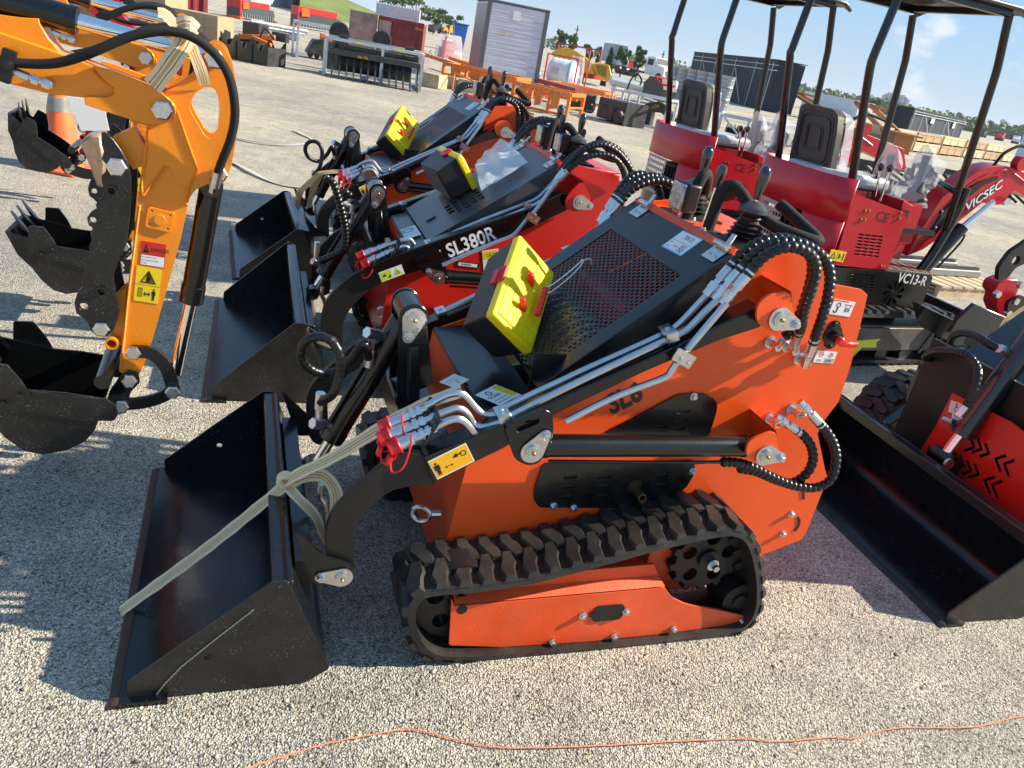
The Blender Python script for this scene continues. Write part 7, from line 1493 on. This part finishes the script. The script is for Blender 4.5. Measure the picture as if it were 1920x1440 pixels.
F, L_ = gframe((1238, 190), (1262, 200)); one('steel_pipe', MB().cyl((-.2, .6, 1.0), (L_ + .9, -.4, .2), .16, 20), GALV, 'fat grey pipe sloping down left of the nearer drums', 'pipe', (0, 0, 0), fr=F)
F, L_ = gframe((1198, 190), (1236, 200)); t = T('feed_hopper', 'dark angular hopper with a red lid behind the aluminium frame', 'hopper', F, (0, 0, 0)); h = top_z(F, 1225, 143); t.part('hopper_body', MB().prism([(.1, .3), (0, .7 * h), (.4, h), (L_ * .8, h), (L_, .6 * h), (L_ * .9, .2)], 0, .8), STEEL, bevel=.02); t.part('lid', MB().prism([(L_ * .5, h), (L_ * .9, h * .75), (L_ * .95, h * .8), (L_ * .55, h * 1.04)], -.02, .7), REDI)
# trucks and poles
def truck(px, py, d_, lab, m_, s=1.0, yaw=-25):
    q = ray(px, py); q.z = 0; q.normalize(); F = Frame((q.x * d_, q.y * d_, 0), yaw); t = T('truck', lab, 'truck', F, (0, 0, 0)); t.part('cab', MB().prism([(0, .6), (0, 2.6), (1.4, 2.7), (2.0, 1.9), (3.2, 1.7), (3.4, .6)], -1.1, 1.1), m_, bevel=.1, seg=2); t.part('windscreen', MB().prism([(1.45, 2.55), (2.0, 1.95), (2.02, 1.97), (1.5, 2.6)], -.95, .95).box(.3, 1.3, -1.115, -1.101, 1.7, 2.4), KPR); t.part('chassis', MB().box(-6, 3.2, -.5, .5, .6, .85), STEEL)
    for x in (2.6, -3.5, -4.8): t.part('wheel', MB().cyl((x, -1.15, .5), (x, 1.15, .5), .5, 18), RUB)
    t.part('grille', MB().box(3.4, 3.45, -.6, .6, .8, 1.5), GALV); return t
truck(1218, 140, 105, 'white truck parked far beyond the dark hopper', WHP, yaw=-50)
t_ = truck(1158, 122, 150, 'grey box trailer truck beyond the yellow bucket', mat('truck_grey', (.28, .32, .36), .5), yaw=-80); t_.part('box', MB().box(-9, -.3, -1.3, 1.3, .9, 4.0), mat('truck_grey', (.28, .32, .36), .5))
for i, (px, py, tp_, d_, lb) in enumerate(((1074, 100, (1076, 47), 160, 'distant utility pole rising beside the close pair of trees'), (1236, 135, (1242, 95), 170, 'distant utility pole left of the stacked grey drums'))):
    q = ray(px, py); q.z = 0; q.normalize(); o = V((q.x * d_, q.y * d_, 0)); F = Frame(o, math.degrees(math.atan2(-q.x, q.y))); h = F.P(*tp_, 0).z; t = T('utility_pole', lb, 'pole', F, (0, 0, 0), 'utility poles'); t.part('pole', MB().cyl((0, 0, 0), (0, 0, h), .17, 8, .11), BARK); t.part('crossarm', MB().box(-.45, .45, -.06, .06, h - .7, h - .6), BARK)
# drums on pallets, clad racks, brown attachments, crate rows
F, L_ = gframe((1236, 182), (1345, 210)); h = top_z(F, 1240, 117) * .98; rw = L_ / 6
for k in range(3):
    for i in range(6):
        one('steel_drum', MB().lathe([(rw * .44, 0), (rw * .46, .03), (rw * .44, .06), (rw * .44, h / 3 * .32), (rw * .465, h / 3 * .35), (rw * .44, h / 3 * .38), (rw * .44, h / 3 * .64), (rw * .465, h / 3 * .67), (rw * .44, h / 3 * .7), (rw * .46, h / 3 * .96), (rw * .42, h / 3 * .97), (0, h / 3 * .97)], Matrix.Translation((rw * (i + .5), .4, h / 3 * k)), 18), mat('drum_grey', (.34, .37, .40), .35, .5, var=.15), f"grey wrapped drum, {['bottom', 'middle', 'top'][k]} tier of the stack, {['first', 'second', 'third', 'fourth', 'fifth', 'sixth'][i]} from the left", 'drum', (rw * (i + .5), .4, h / 3 * k), fr=F, group='grey drums stacked three high')
def clad(a, b, top, lab, n=26):
    t, F, L_, h = shed('clad_rack', lab, 'rack', a, b, top, 2.2, NVY, n); ROD = mat('rod_white', (.6, .64, .66), .4, .3)
    for x in [.02 * L_] + [L_ * q for q in (.16, .36, .6, .82, .98)]: t.part('upright_rod', MB().bar((x, -.12, 0), (x, -.12, h * .95), .05, .05), ROD)
    t.part('rail_rod', MB().bar((0, -.14, h * .8), (L_ * 1.03, -.14, h * .8), .05, .06).bar((0, -.14, h * .9), (L_ * 1.03, -.14, h * .9), .04, .04), ROD)
    for q in (.2, .62): t.part('brace_rod', MB().bar((L_ * q, -.16, h * .75), (L_ * (q + .14), -.16, .1), .05, .05), ROD)
    t.part('roof_edge', MB().box(-.1, L_ + .1, -.1, 2.3, h, h + .05), mat('moss_roof', (.10, .11, .07), .8)); return t, F, L_, h
clad((1285, 168), (1432, 208), (1285, 96), 'large navy corrugated rack with white brace rods, behind the farther seat')
t, F, L_, h = clad((1698, 249), (1796, 262), (1706, 201), 'smaller navy corrugated rack with white brace rods, right of the tower block'); t.part('notice', MB().box(L_ * .3, L_ * .36, -.2, -.19, h * .55, h * .75).box(L_ * .74, L_ * .78, -.2, -.19, h * .5, h * .8), WHT)
def tanpart(a, b, top, lab):
    F, L_ = gframe(a, b); h = top_z(F, *top); t = T('loader_attachment', lab, 'attachment', F, (0, 0, 0), 'tan painted steel attachments'); mb = MB().box(L_ * .4, L_, 0, .9, .0, h * .45).box(L_ * .38, L_ * 1.1, -.1, 1.0, h * .45, h * .5)
    t.part('hopper_box', mb, TAN, bevel=.01)
    for q in (.45, .62, .8, .97): t.part('stiffener', MB().box(L_ * q - .03, L_ * q + .03, -.06, -.002, 0, h * .45), TAN)
    for y in (0, .8): t.part('side_arm', MB().bar((0, y, h), (L_ * .75, y, h * .45), .1, .22).bar((-.1, y, h), (L_ * .35, y, h * .95), .1, .12), TAN)
    t.part('cross_bar', MB().bar((0, 0, h * .97), (0, .8, h * .97), .12, .12), TAN); return t
tanpart((1465, 210), (1560, 236), (1470, 168), 'tan steel attachment with raised arms, left one behind the nearer seat')
tanpart((1582, 258), (1668, 284), (1585, 188), 'tan steel attachment with raised arms, right one beside the crates')
shed('box_trailer', 'long white box trailer on the horizon behind the tan attachments', 'trailer', (1500, 202), (1602, 224), (1500, 168), 2.5, WHP, 40)
rnd = random.Random(4)
F, L_ = gframe((1652, 279), (1908, 307)); hC = top_z(F, 1695, 243) / 2; cw = L_ / 6; nms = ['first', 'second', 'third', 'fourth', 'fifth', 'sixth']
for r_ in range(2):
    for i in range(6):
        if r_ and i in (5,): continue
        x0 = i * cw + .03 + (.25 if r_ else 0); lb = f"{'upper' if r_ else 'lower'} plywood crate in the long row at right, {nms[i]} from the left"
        crate(F, x0, x0 + cw * .93, 0 + .1 * r_, 1.2, hC * r_, hC * (r_ + 1) * (.98 if r_ else 1), lb, 'plywood crates in a long double row', PLY if (i + r_) % 2 else mat('plywood_brown', (.40, .27, .15), .7, var=.2), 3)
F, L_ = gframe((1572, 262), (1652, 274)); crate(F, 0, L_, 0, 1.2, 0, top_z(F, 1580, 224), 'pale crate with a dark picture panel, left of the double row', 'plywood crates in a long double row')
def fork(a, b, top, lab):
    F, L_ = gframe(a, b); h = top_z(F, *top); t = T('fork_attachment', lab, 'attachment', F, (0, 0, 0), 'black fork attachments'); t.part('frame', MB().bar((0, 0, h), (L_, 0, h), .08, .12).bar((0, 0, .05), (L_, 0, .05), .08, .08).bar((0, 0, .05), (0, .3, h), .08, .08).bar((L_, 0, .05), (L_, .3, h), .08, .08), STEEL)
    for i in range(5): t.part('tine', MB().bar((L_ * (.1 + .2 * i), 0, h * .9), (L_ * (.1 + .2 * i) + .5, -.6, .06), .03, .06), STEEL)
    t.part('side_plate', MB().prism([(0, 0), (.1, h * 1.2), (.7, h * .3), (.8, 0)], -.1, -.07, [slot(.25 + .07 * k_, h * .35, .16, .03, 1.2) for k_ in range(4)]), STEEL); return t
fork((1590, 330), (1700, 350), (1600, 300), 'black fork attachment left of the crates, seen between the canopy posts'); fork((1705, 345), (1800, 365), (1712, 308), 'black fork attachment with slotted side plate before the crate row'); fork((1810, 362), (1890, 378), (1815, 325), 'black fork attachment at the right end before the crate row')
def grid_part(a, b, top, lab):
    t, F, L_, h = rack('steel_rack', lab, 'rack', a, b, top, 1.1, GALV, (.5,), .03); t.part('brace', MB().bar((.1, 0, h * .9), (L_ * .5, 0, .1), .05, .05).bar((L_ * .5, 0, .1), (L_ * .95, 0, h * .9), .05, .05), GALV); t.part('black_roller', MB().hose([(.2, .5, h * .4), (L_ - .2, .5, h * .4)], .16, .1, 1, 10, .5), STEEL); return t
grid_part((1340, 262), (1445, 284), (1345, 212), 'grey braced rack with a black spiked roller behind the farther seat')
grid_part((1452, 268), (1540, 288), (1456, 232), 'grey braced rack with a black roller left of the nearer seat')
# tower block on the horizon
q = ray(1665, 225); q.z = 0; q.normalize(); F = Frame((q.x * 900, q.y * 900, 0), math.degrees(math.atan2(-q.x, q.y))); t = T('tower_block', 'pale grey tower block alone on the far horizon', 'building', F, (0, 0, 0)); BL = mat('tower_pale', (.42, .47, .52), .7)
zt_ = F.P(1670, 180, 0).z; mb = MB().box(-13, 13, 0, 12, 0, zt_).box(-9, 8, 0, 12, zt_, zt_ + 3); t.part('wall', mb, BL); t.part('low_wing', MB().box(-30, -13, 0, 12, 0, zt_ * .8), BL)
for i in range(5):
    for j in range(9): t.part('window', MB().box(-11 + i * 4.6, -8 + i * 4.6, -.15, -.01, 3 + j * zt_ / 10, 3 + j * zt_ / 10 + 1.6), mat('window_dim', (.22, .27, .33), .4))
# small distant machines and cars under the horizon, right of centre
for i, (px, py, c_, lb) in enumerate(((1180, 128, REDI, 'low rusty red machine left of the white truck'), (1168, 126, TAN, 'low brown machine pile beneath the airy tree'), (838, 88, YELM, 'small yellow machine left of the red bundled frame'), (815, 84, STEEL, 'small black tractor beside the maroon skip'), (1830, 278, STEEL, 'dark machine on the horizon right of the smaller navy rack'), (1862, 288, REDI, 'red machine on the horizon at far right'), (1892, 292, WHP, 'white van shape on the horizon at far right'))):
    g0 = ray(px, py); g0.z = 0; g0.normalize(); F = Frame(g0 * (170 if px < 1300 else 240), 20 + i * 7); t = T('parked_machine', lb, 'machine', F, (0, 0, 0)); t.part('body', MB().prism([(-1.6, .5), (-1.6, 1.3), (-.4, 1.5), (-.3, 1.9), (.7, 1.9), (.9, 1.2), (1.7, 1.1), (1.8, .5)], -.8, .8), c_, bevel=.08); [t.part('wheel', MB().cyl((x, -.9, .42), (x, .9, .42), .42, 14), RUB) for x in (-1.1, 1.1)]
g0 = ray(862, 60); g0.z = 0; g0.normalize(); F = Frame(g0 * 62, 15); t = T('blue_bin', 'blue hopper poking up beside the tall wrapped crate', 'hopper', F, (0, 0, 0)); t.part('hopper_body', MB().prism([(-.3, 0), (-.5, 1.9), (.5, 1.9), (.3, 0)], -.7, .7), mat('hopper_blue', (.02, .12, .5), .4), bevel=.05); t.part('rim', MB().box(-.55, .55, -.8, .8, 1.9, 1.97), mat('hopper_blue', (.02, .12, .5), .4))
# right edge: crate, red coupler and black bucket
F, L_ = gframe((1870, 345), (1990, 372)); hR = top_z(F, 1912, 232); one('wrapped_crate', MB().box(.2, 3, 0, 2, .05, hR).box(.15, .3, -.05, .1, 0, hR + .05), FILM, 'film wrapped crate cut off by the right edge of the picture', 'crate', (0, 0, 0), fr=F, bevel=.02)
# pallet with folded black tracks
pa, pb = W0.G(1768, 557), W0.G(1838, 560); F = Frame((pa.x, pa.y, 0), math.degrees(math.atan2(pb.y - pa.y, pb.x - pa.x))); t = T('wooden_pallet', 'pale wooden pallet on the ground right of the crimson excavator', 'pallet', F, (.3, .4, 0))
for y in (0, .45, .9): t.part('stringer', MB().box(-.1, 1.15, y, y + .045, 0, .1), WOOD)
for i in range(7): t.part('deck_board', MB().box(-.1 + i * .18, .04 + i * .18, -.02, .97, .1, .12), WOOD)
t = T('steel_ramp', 'pair of grey and black steel ramps lying across the wooden pallet', 'ramp', F, (.3, .5, .12))
for k_ in range(2): t.part('ramp', MB().box(-.5, 1.0, .35 + k_ * .3, .55 + k_ * .3, .122, .20), mat('ramp_grey', (.22, .22, .21), .5), bevel=.01); t.part('ramp_lip', MB().box(-.45, .95, .36 + k_ * .3, .40 + k_ * .3, .2, .235), STEEL)
Pq = lambda px, py, y=1.75: F1.P(px, py, y)
t = T('mini_excavator', 'dark bucket and crimson coupler of an excavator entering at the right edge', 'mini excavator', F1, Pq(1870, 640))
t.part('bucket', MB().prism(F1.PP([(1795, 600), (1828, 570), (1880, 592), (1912, 610), (1915, 640), (1860, 660), (1800, 650), (1780, 625)], 1.9), 1.9, 1.93).prism(F1.PP([(1795, 600), (1828, 570), (1880, 592), (1912, 610), (1900, 645), (1860, 650), (1800, 650)], 2.35), 2.3, 2.33).prism(F1.PP([(1790, 602), (1800, 650), (1860, 660), (1860, 652), (1806, 640), (1797, 604)], 1.93), 1.93, 2.3), NAVY, bevel=.004)
t.part('coupler', MB().prism(rpoly(F1.PP([(1866, 546), (1872, 532), (1890, 524), (1912, 526), (1908, 548), (1900, 562), (1896, 588), (1876, 592), (1868, 572), (1874, 556)], 1.98), .02), 1.98, 2.09), VRED, bevel=.008)
t.part('thumb', MB().prism(rpoly(F1.PP([(1866, 525), (1868, 500), (1890, 470), (1935, 440), (1960, 450), (1925, 490), (1900, 500), (1885, 520)], 1.92), .02), 1.9, 1.93, [circ(F1.P(1900, 487, 1.92).x, F1.P(1900, 487, 1.92).z, .03, 14)]), BLKM, bevel=.003)
for px, py in ((1910, 533), (1900, 563), (1886, 586), (1866, 550)): q = Pq(px, py, 1.94); t.part('pin_bolt', MB().cyl(q, q + V((0, -.03, 0)), .024, 6), ZINC)
t.part('link', MB().prism(rpoly(F1.PP([(1888, 565), (1915, 552), (1940, 575), (1930, 600), (1905, 600), (1885, 595)], 1.93), .03), 1.92, 1.945), BLK)
st5 = T('webbing_strap', 'yellow webbing strap at the right edge tied to the crimson coupler', 'strap', F1, Pq(1880, 615)); st5.part('run', ribbon([Pq(1872, 625, 1.7), Pq(1885, 603, 1.7), Pq(1905, 590, 1.7), Pq(1935, 570, 1.7)], .04, (0, -.8, .5)), [GOLDW, STITCH, GOLDW])
# plastic tape on the ground and the orange marking string
def tape(pts, w_, lab, m_, nm='plastic_tape', cat='tape', r=None):
    p_ = [W0.G(*q) for q in pts]; b0_ = p_[0]
    if r: mb = MB().tube([q + V((0, 0, r + .002 + .003 * abs(math.sin(i * 2.1)))) for i, q in enumerate(spline(p_, 8))], r, 6)
    else: mb = ribbon([q + V((0, 0, .012 + .01 * math.sin(i * 1.7))) for i, q in enumerate(p_)], w_, (0, .3, 1), strips=(0,), widths=(1,), step=.05)
    return one(nm, mb, m_, lab, cat, b0_)
TAPE = mat('tape_white', (.62, .62, .62), .4, alpha=.85)
tape([(436, 306), (470, 325), (500, 339), (535, 350), (575, 356)], .05, 'white plastic tape on the ground between the amber arm and loaders', TAPE)
tape([(440, 261), (490, 271), (540, 274), (586, 265), (570, 255), (548, 245)], .05, 'thin white tape with a hooked end further back on the ground', TAPE)
tape([(1690, 485), (1730, 492), (1760, 500)], .03, 'short white tape beyond the crimson excavator cylinder', TAPE)
tape([(440, 1450), (520, 1425), (610, 1398), (700, 1380), (770, 1371), (830, 1384), (900, 1400), (960, 1405), (1100, 1402), (1280, 1392), (1400, 1388), (1460, 1393), (1560, 1385), (1600, 1387), (1680, 1368), (1820, 1366), (1900, 1348), (1960, 1342)], 0, 'thin orange string line running across the gravel in the foreground', mat('string_orange', (.80, .25, .14), .7, bump=.5, bscale=300), 'string', 'string', .0017)

# ================================================================ air
hzb = MB().box(-3900, 3900, -900, 3900, -1.0, 60.0)
hm = bpy.data.materials.new('air'); hm.use_nodes = True; nt = hm.node_tree; nt.nodes.clear()
pv_ = N(nt, 'ShaderNodeVolumePrincipled'); pv_.inputs['Color'].default_value = (.80, .88, 1.0, 1); pv_.inputs['Density'].default_value = .00022; mo = N(nt, 'ShaderNodeOutputMaterial'); nt.links.new(pv_.outputs[0], mo.inputs['Volume'])
one('haze', hzb, hm, 'pale summer haze over the far side of the yard', 'haze', (0, 0, 0), kind='stuff', smooth=0)
